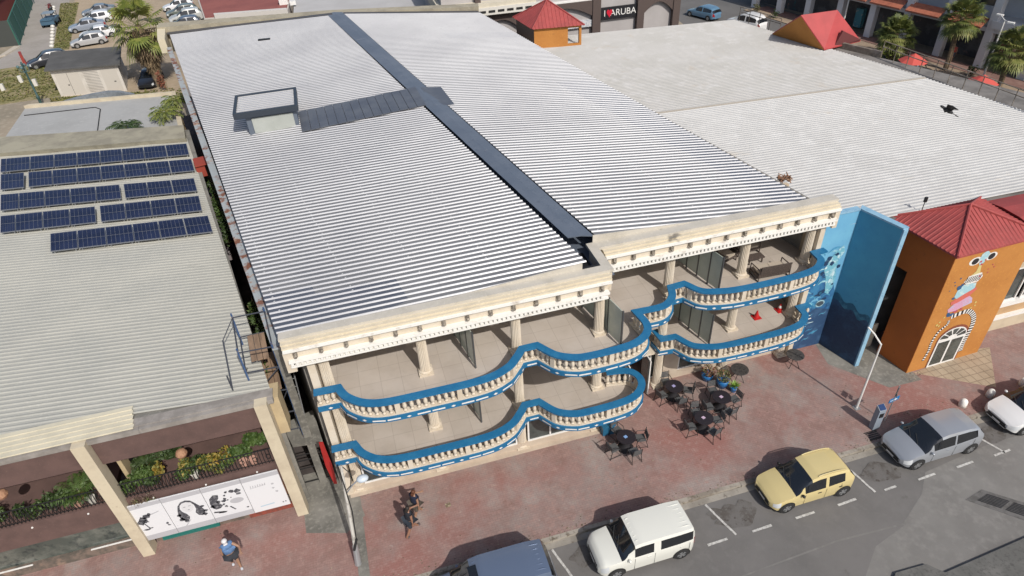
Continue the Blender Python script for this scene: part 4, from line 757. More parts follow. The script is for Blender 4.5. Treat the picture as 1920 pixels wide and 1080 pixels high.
MB().hexa([(TX0-.012, TY+.01, 0.0), (TX0-.004, TY+.01, 0), (TX0-.267, TY+1.74, 0), (TX0-.275, TY+1.74, 0)], [(TX0-.012, TY+.01, 5.0), (TX0-.004, TY+.01, 5.0), (TX0-.267, TY+1.74, 5.0), (TX0-.275, TY+1.74, 5.0)]).hexa([(TX0-.014, TY+.01, 5.001), (TX0-.004, TY+.01, 5.001), (TX0-.504, TY+3.19, 5.001), (TX0-.514, TY+3.19, 5.001)], [(TX0-.014, TY+.01, 7.14), (TX0-.004, TY+.01, 7.14), (TX0-.504, TY+3.19, 7.14), (TX0-.514, TY+3.19, 7.14)]).build('side_face', orgd, OT)
redr = mat('red_tile_roof', (.34, .06, .055), .7, n=[(1.2, (.28, .052, .048), .42, .62), (7, (.40, .11, .095), .58, .75), (2.4, (.2, .04, .04), .66, .75)])
def tiled_hip(nm, c, ap, par, m=redr, pitch=.2, th=.03):
    """c: four eave corners (ccw), ap: apex; raised tile courses on each face"""
    mb = MB(); rr = MB()
    for i in range(4):
        a, b, t = Vector(c[i]), Vector(c[(i+1) % 4]), Vector(ap); mb.poly([a, b, t]); e = b-a; L = e.length; n = (e.cross(t-a)).normalized(); k = int(L/pitch)
        proj = (t-a).dot(e)/L/L
        for j in range(1, k):
            s = j/k; p = a+e*s; f = s/proj if s < proj else (1-s)/(1-proj); q = p+((t-(a+e*proj)))*f*.985
            w2 = e.normalized()*pitch*.3
            rr.poly([p-w2+n*.004, q-w2*.2+n*.004, q+n*th, p+n*th]); rr.poly([p+n*th, q+n*th, q+w2*.2+n*.004, p+w2+n*.004])
    o = mb.build(nm, m, par); rr.build('roof_tiles', m, o); h = MB()
    for i in range(4): h.tube([Vector(c[i])+Vector((0, 0, .03)), Vector(ap)+Vector((0, 0, .03))], .06, 6)
    h.build('hip_ridge', m, o); return o
tiled_hip('roof', [(23.75, 17.3, 7.12), (28.6, 17.42, 7.12), (28.6, 20.95, 7.12), (23.28, 20.95, 7.12)], (25.9, 19.3, 8.15), OT)
MB().hexa([(23.75, 17.3, 7.04), (28.6, 17.42, 7.04), (28.6, 20.95, 7.04), (23.28, 20.95, 7.04)], [(23.75, 17.3, 7.118), (28.6, 17.42, 7.118), (28.6, 20.95, 7.118), (23.28, 20.95, 7.118)]).build('eave', redr, OT)
TU = Vector((1, .12/(TX1-TX0), 0)).normalized(); TN = Vector((TU.y, -TU.x, 0)); TO = (TX0, TY, 0)
def tw(pts, m, nm, t=.006, par=None): mb = MB(); [decal(mb, [(a-TX0, b) for a, b in s], TO, TU, (0, 0, 1), TN, t) for s in pts]; return mb.build(nm, m, par or OT)
def arch(x0, x1, z0, z1, z2, n=12): return [(x0, z0), (x1, z0)]+[((x0+x1)/2+(x1-x0)/2*math.cos(math.pi*i/n), z1+(z2-z1)*math.sin(math.pi*i/n)) for i in range(n+1)]
dx0, dx1 = 25.17, 26.85
tw([arch(dx0-.05, dx1+.1, 0, 1.75, 2.5)], mat('brick_arch', (.22, .06, .03), .8), 'door_surround', .01)
dw = tw([arch(dx0, dx1, 0, 1.72, 2.38)], white, 'door_frame', .03); tw([[(dx0+.1, .12), ((dx0+dx1)/2-.06, .12), ((dx0+dx1)/2-.06, 1.6), (dx0+.1, 1.6)], [((dx0+dx1)/2+.06, .12), (dx1-.1, .12), (dx1-.1, 1.6), ((dx0+dx1)/2+.06, 1.6)]], glassd, 'door_glass', .036, dw)
tw([[((dx0+dx1)/2+r0*(dx1-dx0)/2*math.cos(a), 1.74+.6*r0*math.sin(a)) for r0, a in ((.35, a0), (.93, a0), (.93, a0+.25), (.93, a0+.48), (.35, a0+.48))] for a0 in [.06+.61*k for k in range(5)]], glassd, 'fanlight', .036, dw)
mw, mb_, = mat('mural_white', (.7, .68, .64), .7), mat('mural_black', (.02, .018, .02), .7)
# creature: eyes on stalks, crest, striped neck, pale body, pink belly, two striped legs over the door
def ctw(cx, cz, rx, rz=None, n=16): return circ(cx, cz, rx, rz, n)
tw([ctw(25.27, 6.38, .34, .22), ctw(26.1, 6.45, .33, .21)], mw, 'mural_eye_white', .008); tw([ctw(25.27, 6.37, .19, .17), ctw(26.13, 6.44, .19, .17)], mb_, 'mural_pupil', .012)
lb = mat('mural_pale_blue', (.32, .52, .58), .7, n=[(6, (.5, .62, .6), .5, .62)])
tw([[(25.5, 6.7), (25.75, 6.85), (25.95, 6.65), (25.9, 6.35), (25.75, 6.05), (25.6, 6.1), (25.48, 6.4)]], lb, 'mural_head', .01)
tw([[(25.62, 6.1), (25.76, 6.08), (25.85, 5.7), (25.98, 5.5), (25.35, 5.5), (25.6, 5.75)]], mat('mural_cream_neck', (.55, .46, .2), .7), 'mural_neck', .009)
tw([b1(25.62, 6.28, .07), b1(25.72, 6.1, .06), b1(25.85, 6.32, .05)], mat('mural_red', (.42, .06, .09), .7), 'mural_beak', .013)
tw([[(25.3, 5.55), (26.0, 5.6), (26.15, 5.35), (26.0, 5.1), (25.4, 5.05), (25.15, 5.25)]], mw, 'mural_ruff', .010)
tw([[(25.2+.11*i, 5.15+.03*(i % 3)), (25.25+.11*i, 5.15), (25.3+.11*i, 5.5), (25.25+.11*i, 5.5)] for i in range(8)], mb_, 'mural_ruff_lines', .013)
tw([[(25.0, 4.95), (25.2, 5.1), (25.95, 5.05), (26.0, 4.75), (25.75, 4.45), (25.2, 4.3), (24.95, 4.45)]], lb, 'mural_body', .010)
tw([b1(25.02, 5.0, .13), b1(25.15, 5.12, .08), b1(24.95, 4.4, .09), b1(25.25, 3.35, .2, sy=.6), b1(25.05, 3.45, .1)], mat('mural_dark_blue', (.03, .09, .2), .7), 'mural_blue_feathers', .013)
tw([[(24.9, 4.2), (25.5, 4.5), (26.1, 4.75), (26.15, 4.6), (25.9, 4.3), (25.3, 4.05), (24.95, 4.0)]], mat('mural_coral', (.55, .13, .10), .7), 'mural_coral_band', .012)
tw([[(24.9, 3.75), (25.2, 4.1), (25.9, 4.3), (26.15, 4.1), (26.25, 3.8), (25.85, 3.7), (25.4, 3.55), (25.0, 3.55)]], mat('mural_pink', (.55, .30, .42), .7, n=[(3, (.42, .42, .55), .5, .62)]), 'mural_pink_belly', .011)
tw([b1(25.45, 3.5, .13, sy=.5), b1(25.75, 3.55, .1, sy=.6), b1(25.95, 5.4, .05), b1(26.45, 5.9, .04), b1(26.6, 5.75, .04), b1(26.35, 5.5, .04), b1(26.3, 5.7, .035)], mat('mural_red', (0, 0, 0)), 'mural_red_marks', .014)
tw([b1(24.75, 3.05, .05), b1(24.65, 2.9, .06), b1(24.8, 2.8, .05), b1(24.9, 3.3, .05), b1(26.5, 3.75, .06), b1(26.55, 3.55, .05), b1(26.35, 3.45, .05), b1(25.9, 3.3, .05)], mat('mural_yellow', (.55, .45, .15), .7), 'mural_yellow_petals', .012)
tw([b1(24.6, 5.4, .04), b1(24.85, 5.55, .045), b1(24.7, 5.2, .035), b1(24.5, 4.95, .03)], mat('mural_dark_blue', (0, 0, 0)), 'mural_blue_petals', .012)
def leg(pts, wd, nm):
    P = catmull(pts, 8); A, Bq = offset(P, wd/2), offset(P, -wd/2); k, q = [], []
    for i in range(len(P)-1): (k if i % 2 else q).append([A[i], Bq[i], Bq[i+1], A[i+1]])
    tw(k, mb_, nm+'_black_stripes', .016); tw(q, mw, nm+'_white_stripes', .016)
leg([(25.35, 3.2), (26.2, 3.3), (26.75, 2.9), (27.0, 2.3), (27.0, 1.6), (26.98, 1.0), (27.05, .5)], .26, 'mural_leg'); leg([(25.3, 3.0), (25.3, 2.75), (24.95, 2.4), (24.8, 1.8), (24.85, 1.2), (24.75, .6)], .13, 'mural_thin_leg')
# ---------------------------------------------------------------- long white roofed building behind the tower
WB = empty('white_roof_building', (28, 30, 0), 'large low building with a weathered white ribbed roof right of the grey roof', 'building')
wroof = mat('white_ribbed_roof', (.47, .465, .45), .6, n=[(.25, (.43, .425, .41), .4, .62), (1.5, (.51, .505, .49), .5, .7), (.7, (.45, .41, .35), .64, .8), (9, (.36, .35, .33), .64, .8)])
aW = L2(((19.3, 20.6), (14.0, 50.8))); bW = L2(((38.6, 19.0), (33.5, 49.2)))
roof('roof', L2(((19.0, 20.8), (16.4, 35.5))), L2(((39.6, 20.3), (37.05, 34.0))), 0, 7.3, 7.3, .25, wroof, WB, .045, .14)
roof('roof', L2(((16.4, 35.52), (13.4, 52.9))), L2(((37.05, 34.02), (32.8, 50.4))), 0, 7.34, 7.34, .25, mat('older_white_roof', (.43, .42, .40), .7, n=[(.3, (.395, .385, .36), .4, .62), (1.2, (.47, .46, .445), .5, .7), (.6, (.40, .355, .30), .62, .78)]), WB, .04, .14)
MB().hexa([(20.2, 20.85, 0), (45, 19.1, 0), (32.8, 50.2, 0), (13.6, 52.5, 0)], [(20.2, 20.85, 7.2), (45, 19.1, 7.2), (32.8, 50.2, 7.2), (13.6, 52.5, 7.2)]).build('wall', mat('grey_render', (.20, .185, .17), .9, n=[(1, (.13, .12, .11), .42, .62)]), WB)
MB().hexa([(16.3, 35.4, 7.3), (37.0, 33.9, 7.3), (37.0, 34.05, 7.3), (16.3, 35.55, 7.3)], [(16.3, 35.4, 7.37), (37.0, 33.9, 7.37), (37.0, 34.05, 7.37), (16.3, 35.55, 7.37)]).build('roof_step', mat('dirty_flashing', (.42, .38, .32), .8), WB)
# right hand facade with windows
fc = mat('tan_render', (.46, .30, .16), .85, n=[(1, (.40, .26, .14), .42, .62)]); fc2 = mat('cream_band', (.52, .44, .32), .85, n=[(1, (.44, .37, .27), .42, .62)])
MB().box(28.5, 40, 18.75, 19.2, 0, .75).box(28.5, 40, 18.9, 19.2, 3.9, 7.2).build('front_wall', fc2, WB); MB().box(28.5, 40, 18.9, 19.2, .9, 1.5).build('front_band', fc, WB)
MB().box(28.5, 40, 18.7, 19.1, .76, .9).box(28.5, 40, 18.8, 19.1, 1.5, 1.68).build('white_ledge', white, WB)
for x in (28.7, 31.5, 34.3): 
    f = MB().box(x, x+2.5, 18.98, 19.05, 1.7, 1.78).box(x, x+2.5, 18.98, 19.05, 3.72, 3.8).box(x, x+.08, 18.98, 19.05, 1.78, 3.72).box(x+1.2, x+1.28, 18.98, 19.05, 1.78, 3.72).box(x+2.42, x+2.5, 18.98, 19.05, 1.78, 3.72).build('window', white, WB); MB().box(x+.08, x+2.42, 19.06, 19.08, 1.78, 3.72).build('pane', glassd, f)
# front right red roof wing
MB().hexa([(28.4, 17.5, 7.1), (33, 17.6, 7.1), (33, 20.8, 7.1), (28.4, 20.9, 7.1)], [(28.2, 18.6, 7.42), (33, 18.7, 7.42), (33, 19.4, 7.42), (28.2, 19.5, 7.42)]).build('red_wing_roof', redr, WB)
MB().box(29.0, 34, 18.2, 18.9, 5.0, 5.3).build('red_canopy', redr, WB)
# things in the gap between the fin and the tower
MB().box(21.7, 24.1, 20.3, 20.45, 0, 5.6).build('rear_gap_wall', mat('dark_grey_wall', (.24, .23, .215), .9, n=[(1, (.17, .16, .15), .4, .62), (5, (.30, .285, .27), .55, .7)]), WB)
MB().box(22.25, 23.2, 19.6, 19.66, 0, 1.55).box(23.25, 23.75, 19.75, 19.8, 0, 1.5).build('utility_cupboard', mat('cream_metal', (.50, .45, .36), .6), None, cat='cupboard', label='cream metal utility cupboard in the gap between blue wall and orange tower')
MB().box(22.2, 23.8, 19.8, 20.29, 3.0, 3.12).build('concrete_ledge', concd, WB)
MB().hexa([(22.3, 19.9, 5.6), (23.0, 19.9, 5.9), (23.1, 20.4, 5.9), (22.35, 20.4, 5.6)], [(22.3, 19.9, 5.64), (23.0, 19.9, 5.94), (23.1, 20.4, 5.94), (22.35, 20.4, 5.64)]).build('rusty_sheet', mat('pale_rust', (.42, .28, .17), .85, n=[(3, (.3, .15, .09), .45, .6)]), WB)
rn = random.Random(6); mb = MB()
for i in range(26): a = rn.uniform(0, 6.28); e = rn.uniform(.2, 1.2); L = rn.uniform(.5, 1.1); p = Vector((23.1, 20.0, 1.5)); q = p+Vector((math.cos(a)*math.cos(e), math.sin(a)*math.cos(e), math.sin(e)))*L*.6; mb.tube([p, q, q+Vector((rn.uniform(-.3, .3), rn.uniform(-.3, .3), rn.uniform(-.2, .3)))], [.015, .01, .005], 4)
mb.tube([(23.1, 20.0, 0), (23.1, 20.0, 1.5)], .03, 5); mb.build('dead_shrub', dryl, None, cat='shrub', label='leafless dry shrub in the gap left of the orange tower')
# roof railing along the far right edge
RG = empty('roof_railing', (38, 28, 7.3), 'rusty pipe railing along the right edge of the white roof', 'railing')
def rail_run(p, q, step, h):
    n = int(math.dist(p, q)/step); m = MB(); a = math.atan2(q[1]-p[1], q[0]-p[0])
    for zz in (h, h*.62): m.tube([(p[0], p[1], 7.35+zz), (q[0], q[1], 7.35+zz)], .035, 5)
    m.build('rail', mat('brown_pipe', (.17, .14, .11), .8, n=[(2, (.28, .24, .2), .5, .65)]), RG)
    for i in range(n+1):
        x, y = lerp(p, q, i/n); MB().tube([(x, y, 7.2), (x, y, 7.35+h)], .03, 5).build('post', MT['brown_pipe'], RG)
rail_run((37.35, 38.5), (39.0, 18.5), 1.1, 1.0); rail_run((33.2, 50.2), (34.2, 46.0), 1.0, 1.0)
MB().hexa([(34.2, 46.0, 7.2), (37.3, 38.5, 7.2), (37.5, 38.6, 7.2), (34.4, 46.1, 7.2)], [(34.2, 46.0, 7.62), (37.3, 38.5, 7.62), (37.5, 38.6, 7.62), (34.4, 46.1, 7.62)]).build('edge_beam', MT['brown_pipe'], RG)
# orange lantern house on the roof, and the red gable behind
LH = empty('roof_lantern', (17, 51.5, 7.4), 'orange box turret with red pyramid roof standing between the two big roofs', 'turret')
MB().hexa([(15.45, 50.2, 7.2), (19.2, 49.6, 7.2), (18.9, 49.61, 7.2), (15.1, 53.3, 7.2)][:2]+[(18.7, 52.6, 7.2), (15.0, 53.4, 7.2)], [(15.45, 50.2, 8.9), (17.9, 49.8, 8.9), (17.6, 52.8, 8.9), (15.0, 53.4, 8.9)]) if False else None
w_ = MB(); w_.hexa([(15.4, 50.0, 7.3), (18.0, 49.62, 7.3), (17.98, 49.78, 7.3), (15.42, 50.16, 7.3)], [(15.4, 50.0, 8.88), (18.0, 49.62, 8.88), (17.98, 49.78, 8.88), (15.42, 50.16, 8.88)])
w_.hexa([(18.0, 49.62, 7.3), (19.05, 49.46, 7.3), (19.03, 49.62, 7.3), (17.98, 49.78, 7.3)], [(18.0, 49.62, 7.5), (19.05, 49.46, 7.5), (19.03, 49.62, 7.5), (17.98, 49.78, 7.5)])
w_.hexa([(18.0, 49.62, 8.7), (19.05, 49.46, 8.7), (19.03, 49.62, 8.7), (17.98, 49.78, 8.7)], [(18.0, 49.62, 8.88), (19.05, 49.46, 8.88), (19.03, 49.62, 8.88), (17.98, 49.78, 8.88)])
w_.hexa([(18.88, 49.5, 7.5), (19.05, 49.46, 7.5), (19.03, 49.62, 7.5), (18.86, 49.64, 7.5)], [(18.88, 49.5, 8.7), (19.05, 49.46, 8.7), (19.03, 49.62, 8.7), (18.86, 49.64, 8.7)])
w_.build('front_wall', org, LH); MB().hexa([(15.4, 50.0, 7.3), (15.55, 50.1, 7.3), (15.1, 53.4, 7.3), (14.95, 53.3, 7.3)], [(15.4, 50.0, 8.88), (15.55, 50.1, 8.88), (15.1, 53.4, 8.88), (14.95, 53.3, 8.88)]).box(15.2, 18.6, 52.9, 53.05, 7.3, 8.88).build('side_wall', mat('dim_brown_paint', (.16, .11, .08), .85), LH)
tiled_hip('roof', [(15.2, 49.8, 8.88), (19.2, 49.2, 8.88), (18.9, 53.0, 8.88), (14.75, 53.55, 8.88)], (17.0, 51.6, 10.4), LH, pitch=.28)
GB = empty('red_gable', (35.5, 42.5, 7.3), 'red metal gable roof with orange end wall rising behind the white roof', 'gable')
g0, g1, gr, h0, h1, hr_ = (33.3, 45.6, 7.4), (34.5, 40.9, 7.4), (33.0, 42.3, 9.6), (37.6, 46.3, 7.4), (38.0, 41.5, 7.4), (36.0, 42.3, 9.6)
MB().poly([g0, g1, gr]).build('gable_end', org, GB)
MB().hexa([g1, h1, hr_, gr], [(p[0], p[1], p[2]+.08) for p in (g1, h1, hr_, gr)]).hexa([h0, g0, gr, hr_], [(p[0], p[1], p[2]+.081) for p in (h0, g0, gr, hr_)]).build('gable_roof', mat('red_metal_roof', (.40, .05, .05), .6, n=[(1, (.34, .042, .042), .42, .62)]), GB)
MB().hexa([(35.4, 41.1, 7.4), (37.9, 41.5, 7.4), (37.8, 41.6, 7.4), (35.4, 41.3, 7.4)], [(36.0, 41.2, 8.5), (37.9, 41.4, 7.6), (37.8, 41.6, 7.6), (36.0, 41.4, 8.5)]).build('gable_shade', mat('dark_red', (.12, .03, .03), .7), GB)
# bits on the roofs: nest of junk, antenna
rn = random.Random(14); mb = MB()
for i in range(60): mb.cbox((19.6+rn.uniform(-.28, .28), 23.9+rn.uniform(-.25, .25), 8.35+rn.uniform(-.1, .12)), (rn.uniform(.1, .35), .04, .03), rn.uniform(0, 3), rn.uniform(-.5, .5))
mb.build('roof_debris', mat('debris', (.22, .11, .06), .9, n=[(6, (.4, .25, .15), .5, .6), (3, (.05, .03, .02), .55, .65)]), None, cat='debris', label='small heap of rusty sticks at the edge between grey and white roofs')
MB().tube([(24.8, 20.6, 7.2), (24.8, 20.6, 7.85)], .02, 5).box(24.74, 24.86, 20.55, 20.65, 7.8, 8.05).build('antenna', black, None, cat='antenna', label='small black antenna behind the red pyramid roof of the tower')
# ---------------------------------------------------------------- cars
tyre = mat('tyre_rubber', (.02, .02, .02), .85); rimm = mat('alloy_rim', (.40, .41, .42), .35, .7); carg = mat('car_glass', (.012, .014, .017), .05, spec=.9)
lampg = mat('headlight_glass', (.55, .57, .58), .12, spec=.9); tail = mat('tail_light', (.28, .015, .015), .2); trim = mat('black_trim', (.018, .018, .018), .6)
def interp(T, x):
    if x <= T[0][0]: return T[0][1]
    for (a, va), (b, vb) in zip(T, T[1:]):
        if x <= b: t = (x-a)/(b-a); return va+(vb-va)*t
    return T[-1][1]
def car(label, x, y, rz, L, W, H, paint, group, top, belt, ws, side, rear, z0=-.12, wt=.78, zl=.2, wr=.31, wx=(.17, .82), det=1, mirror=None, rack=0, grooves=0, sunroof=0, cat='car', name='parked_car', round_=1.0):
    """nose at -x. top/belt: height tables over 0..1; ws: windscreen span; side: spans of the side glass; rear: rear glass span"""
    o = empty(name, (0, 0, 0), label, cat, group)
    n = 56 if det else 26; bins = defaultdict(MB); sec = []
    def sect(u):
        e = min(u, 1-u); k = 1-.30*round_*max(0, 1-e/.075)**2.2-.05*max(0, 1-e/.2); w = W/2*k
        zt = interp(top, u)*H; zb = min(interp(belt, u)*H, zt-.03); lo = zl+.10*max(0, 1-e/.06)
        g = max(0, min(1, (zt-zb-.10)/.18)); we = w*(.93*(1-g)+wt*g)
        return [(w*.86, lo), (w*.985, lo+.08), (w, (lo+zb)*.5), (w*.99, zb-.07), (w*.955, zb), (w*(.94*(1-g))+g*(we+(w*.955-we)*.12), zb+(zt-zb)*(.8*g+.4*(1-g))), (we*.93, zt-.02*(1-g)-.012), (we*.6, zt+.008), (0, zt+.022)]
    us = sorted(set([i/n for i in range(n+1)]+list(ws)+[q for s in side for q in s]+list(rear)+[.004, .996, .02, .98]))
    S_ = [sect(u) for u in us]; m = len(S_[0])
    def face(b, i, j, s):
        P = [(us[i], j), (us[i+1], j), (us[i+1], j+1), (us[i], j+1)]; q = [((u-.5)*L, s*S_[us.index(u)][k][0], S_[us.index(u)][k][1]) for u, k in P]
        bins[b].poly(q if s < 0 else q[::-1])
    for i in range(len(us)-1):
        um = (us[i]+us[i+1])/2
        for j in range(m-1):
            for s in (-1, 1):
                b = 'body'
                if j >= 5 and ws[0] <= um <= ws[1]: b = 'windscreen'
                elif j >= 5 and rear[0] <= um <= rear[1]: b = 'rear_window'
                elif j == 4 and any(a <= um <= c for a, c in side): b = 'side_window%d' % s
                elif j in (2, 3) and .012 < um < .085: b = 'headlight%d' % s
                elif j in (2, 3) and um > .965: b = 'tail_light%d' % s
                elif j == 0: b = 'sill'
                face(b, i, j, s)
    for i, u in ((0, 0), (len(us)-1, 1)):
        q = [((u-.5)*L, -p[0], p[1]) for p in S_[i]]+[((u-.5)*L, p[0], p[1]) for p in S_[i][::-1][1:]]; bins['body'].poly(q if u else q[::-1])
    def mk_(k, nm, m_): 
        if k in bins: return bins[k].build(nm, m_, o, smooth=False)
    def weld(ob, ang=38):
        b = bmesh.new(); b.from_mesh(ob.data); bmesh.ops.remove_doubles(b, verts=b.verts, dist=.0008); b.to_mesh(ob.data); b.free()
        for p in ob.data.polygons: p.use_smooth = True
        ob.data.set_sharp_from_angle(angle=math.radians(ang))
    weld(mk_('body', 'body', paint)); q = mk_('sill', 'sill', trim)
    for k, nm, m_ in (('windscreen', 'windscreen', carg), ('rear_window', 'rear_window', carg), ('side_window-1', 'side_window', carg), ('side_window1', 'side_window', carg), ('headlight-1', 'headlight', lampg), ('headlight1', 'headlight', lampg), ('tail_light-1', 'tail_light', tail), ('tail_light1', 'tail_light', tail)):
        ob = mk_(k, nm, m_); 
        if ob: weld(ob)
    for u in wx:
        for s in (-1, 1):
            cx = (u-.5)*L; yy = s*(W/2+.004)
            a = MB(); a.poly([(cx+(wr+.05)*math.cos(t*math.pi/12), yy, max(zl-.02, wr+(wr+.05)*math.sin(t*math.pi/12))) for t in range(24)]); a.build('wheel_arch', trim, o)
            t_ = MB(); M2 = [(wr*.62, -.02), (wr*.95, 0.0), (wr, .04), (wr, .15), (wr*.9, .19)]
            for r_, d in M2:
                for k in range(20): t_.v.append((cx+r_*math.cos(2*math.pi*k/20), s*(W/2+.012-d), wr+r_*math.sin(2*math.pi*k/20)))
            for i in range(4):
                for k in range(20): l = (k+1) % 20; t_.f.append((i*20+k, i*20+l, (i+1)*20+l, (i+1)*20+k))
            wo = t_.build('wheel', tyre, o); rm = MB(); rm.poly([(cx+wr*.63*math.cos(2*math.pi*k/20), s*(W/2+.018), wr+wr*.63*math.sin(2*math.pi*k/20)) for k in range(20)]).build('rim', rimm, wo)
            if det:
                sp = MB()
                for k in range(5): a0 = k*1.2566; sp.poly([(cx+wr*.6*math.cos(a0-.22), s*(W/2+.022), wr+wr*.6*math.sin(a0-.22)), (cx+wr*.6*math.cos(a0+.22), s*(W/2+.022), wr+wr*.6*math.sin(a0+.22)), (cx+wr*.18*math.cos(a0), s*(W/2+.022), wr+wr*.18*math.sin(a0))])
                sp.build('rim_opening', trim, wo)
    if det:
        for s in (-1, 1):
            u = ws[0]+.05; MB().ball(((u+.02-.5)*L, s*(W/2+.05), interp(belt, u)*H+.03), .085, 10, 6, (.75, 1, .75)).build('wing_mirror', mirror or paint, o, smooth=True)
        zb = interp(top, .01)*H; MB().box(-L/2-.012, -L/2+.05, -W*.27, W*.27, zb*.72, zb*.86).box(-L/2-.010, -L/2+.05, -W*.30, W*.30, zl+.14, zl+.24).build('grille', trim, o)
        MB().box(-L/2-.02, -L/2+.03, -.2, .2, zb*.58, zb*.68).box(L/2-.03, L/2+.012, -.2, .2, interp(belt, .98)*H*.7, interp(belt, .98)*H*.8).build('number_plate', white, o)
        for s in (-1, 1):
            h = MB(); 
            for a, c in side: h.box(((a+c)/2+.03-.5)*L, ((a+c)/2+.03-.5)*L+.16, s*(W/2+.004)-.012, s*(W/2+.004)+.012, interp(belt, .5)*H-.16, interp(belt, .5)*H-.13)
            h.build('door_handle', trim if mirror else paint, o)
            g = MB(); 
            for a in ([side[0][0], side[0][1]+.01]+[side[-1][1]-.04]): g.box((a-.5)*L, (a-.5)*L+.012, s*(W/2-.002)-.004, s*(W/2-.002)+.004, zl+.1, interp(belt, a)*H-.05)
            g.build('door_seam', trim, o)
        w_ = MB(); zc = interp(top, ws[0])*H
        for yy in (-.3, .12): w_.tube([((ws[0]+.005-.5)*L, yy, zc+.035), ((ws[0]+.06-.5)*L, yy+.42, zc+.02+(interp(top, ws[0]+.06)-interp(top, ws[0]))*H+.02)], .012, 4)
        w_.build('wiper', trim, o)
    r0, r1 = ws[1]+.02, rear[0]-.02; zr_ = lambda u: interp(top, u)*H
    if rack:
        for s in (-1, 1): MB().tube([((r0+.05+(r1-r0-.08)*t-.5)*L, s*W*.5*wt*.9, zr_(r0+.05+(r1-r0-.08)*t)+.015+.05*math.sin(math.pi*t)**.4) for t in [i/8 for i in range(9)]], .022, 6).build('roof_rail', trim if rack == 2 else paint, o)
    if grooves:
        for k in range(grooves): yy = (k-(grooves-1)/2)*W*wt*.8/grooves; MB().hexa([((r0-.5)*L, yy-.02, zr_(r0+.01)), ((r1-.5)*L, yy-.02, zr_(r1)), ((r1-.5)*L, yy+.02, zr_(r1)), ((r0-.5)*L, yy+.02, zr_(r0+.01))], [((r0-.5)*L, yy-.012, zr_(r0+.01)+.032), ((r1-.04-.5)*L, yy-.012, zr_(r1-.04)+.03), ((r1-.04-.5)*L, yy+.012, zr_(r1-.04)+.03), ((r0+.02-.5)*L, yy+.012, zr_(r0+.01)+.032)]).build('roof_rib', paint, o)
    if sunroof: MB().hexa([((.30-.5)*L, -.35, zr_(.33)+.02), ((.37-.5)*L, -.35, zr_(.37)+.02), ((.37-.5)*L, .35, zr_(.37)+.02), ((.30-.5)*L, .35, zr_(.33)+.02)], [((.30-.5)*L, -.35, zr_(.33)+.045), ((.37-.5)*L, -.35, zr_(.37)+.045), ((.37-.5)*L, .35, zr_(.37)+.045), ((.30-.5)*L, .35, zr_(.33)+.045)]).build('sunroof', carg, o)
    o.location = (x, y, z0); o.rotation_euler = (0, 0, rz); return o
def paint(n, c, rough=.22, metal=.0):
    m = mat('paint_'+n, c, rough, metal, spec=.6); m.node_tree.nodes['Principled BSDF'].inputs['Coat Weight'].default_value = .6; m.node_tree.nodes['Principled BSDF'].inputs['Coat Roughness'].default_value = .08; return m
hatch_top = [(0, .40), (.02, .44), (.10, .52), (.26, .62), (.44, .94), (.52, 1.0), (.75, .985), (.88, .93), (.955, .72), (.99, .58), (1, .5)]
hatch_belt = [(0, .38), (.03, .42), (.12, .49), (.28, .58), (.6, .60), (.9, .66), (1, .6)]
G1 = 'cars parked along the kerb'
car('pale yellow hatchback with black wing mirrors parked along the kerb', 15.3, 13.42, 0, 3.85, 1.6, 1.52, paint('yellow', (.56, .46, .22), .3), G1, hatch_top, hatch_belt, (.25, .44), [(.36, .60), (.635, .83)], (.90, .965), wx=(.17, .84), mirror=trim, rack=1)
car('silver grey hatchback with dark windows parked near the parking meter', 21.75, 13.62, .0, 4.1, 1.68, 1.5, paint('silver', (.34, .36, .39), .3, .35), G1, [(0, .40), (.02, .45), (.10, .54), (.23, .63), (.41, .95), (.5, 1.0), (.75, .98), (.89, .90), (.96, .70), (.99, .58), (1, .5)], [(0, .38), (.03, .42), (.12, .50), (.28, .60), (.6, .62), (.9, .69), (1, .6)], (.22, .42), [(.33, .58), (.60, .86)], (.90, .965), wx=(.17, .83))
car('boxy white van like car with flat ribbed roof parked between blue van and yellow car', 7.75, 12.92, 0, 3.95, 1.66, 1.62, paint('cream_white', (.66, .66, .60), .25), G1, [(0, .40), (.015, .50), (.05, .575), (.23, .64), (.345, .96), (.42, 1.0), (.8, .995), (.955, .97), (.985, .80), (1, .5)], [(0, .38), (.03, .46), (.1, .54), (.28, .62), (.95, .63), (1, .6)], (.215, .35), [(.345, .54), (.61, .95)], (.962, .985), wx=(.17, .84), wt=.86, grooves=6, round_=.8)
car('dark blue grey van with ribbed roof and sunroof, cut by the bottom edge', 1.95, 12.85, 0, 4.5, 1.78, 1.78, paint('slate_blue', (.13, .17, .25), .28, .3), G1, [(0, .38), (.02, .46), (.09, .54), (.17, .60), (.32, .95), (.40, 1.0), (.78, .995), (.93, .96), (.975, .72), (1, .5)], [(0, .36), (.03, .42), (.12, .50), (.2, .56), (.9, .60), (1, .56)], (.16, .32), [(.28, .45), (.47, .66), (.68, .88)], (.93, .975), wx=(.17, .81), grooves=6, sunroof=1, wt=.84)
car('glossy white hatchback with black grille at the right edge of the photo', 27.35, 13.72, 0, 4.0, 1.7, 1.5, paint('white', (.68, .68, .67), .2), G1, hatch_top, hatch_belt, (.24, .43), [(.35, .58), (.60, .84)], (.90, .965), wx=(.18, .84))
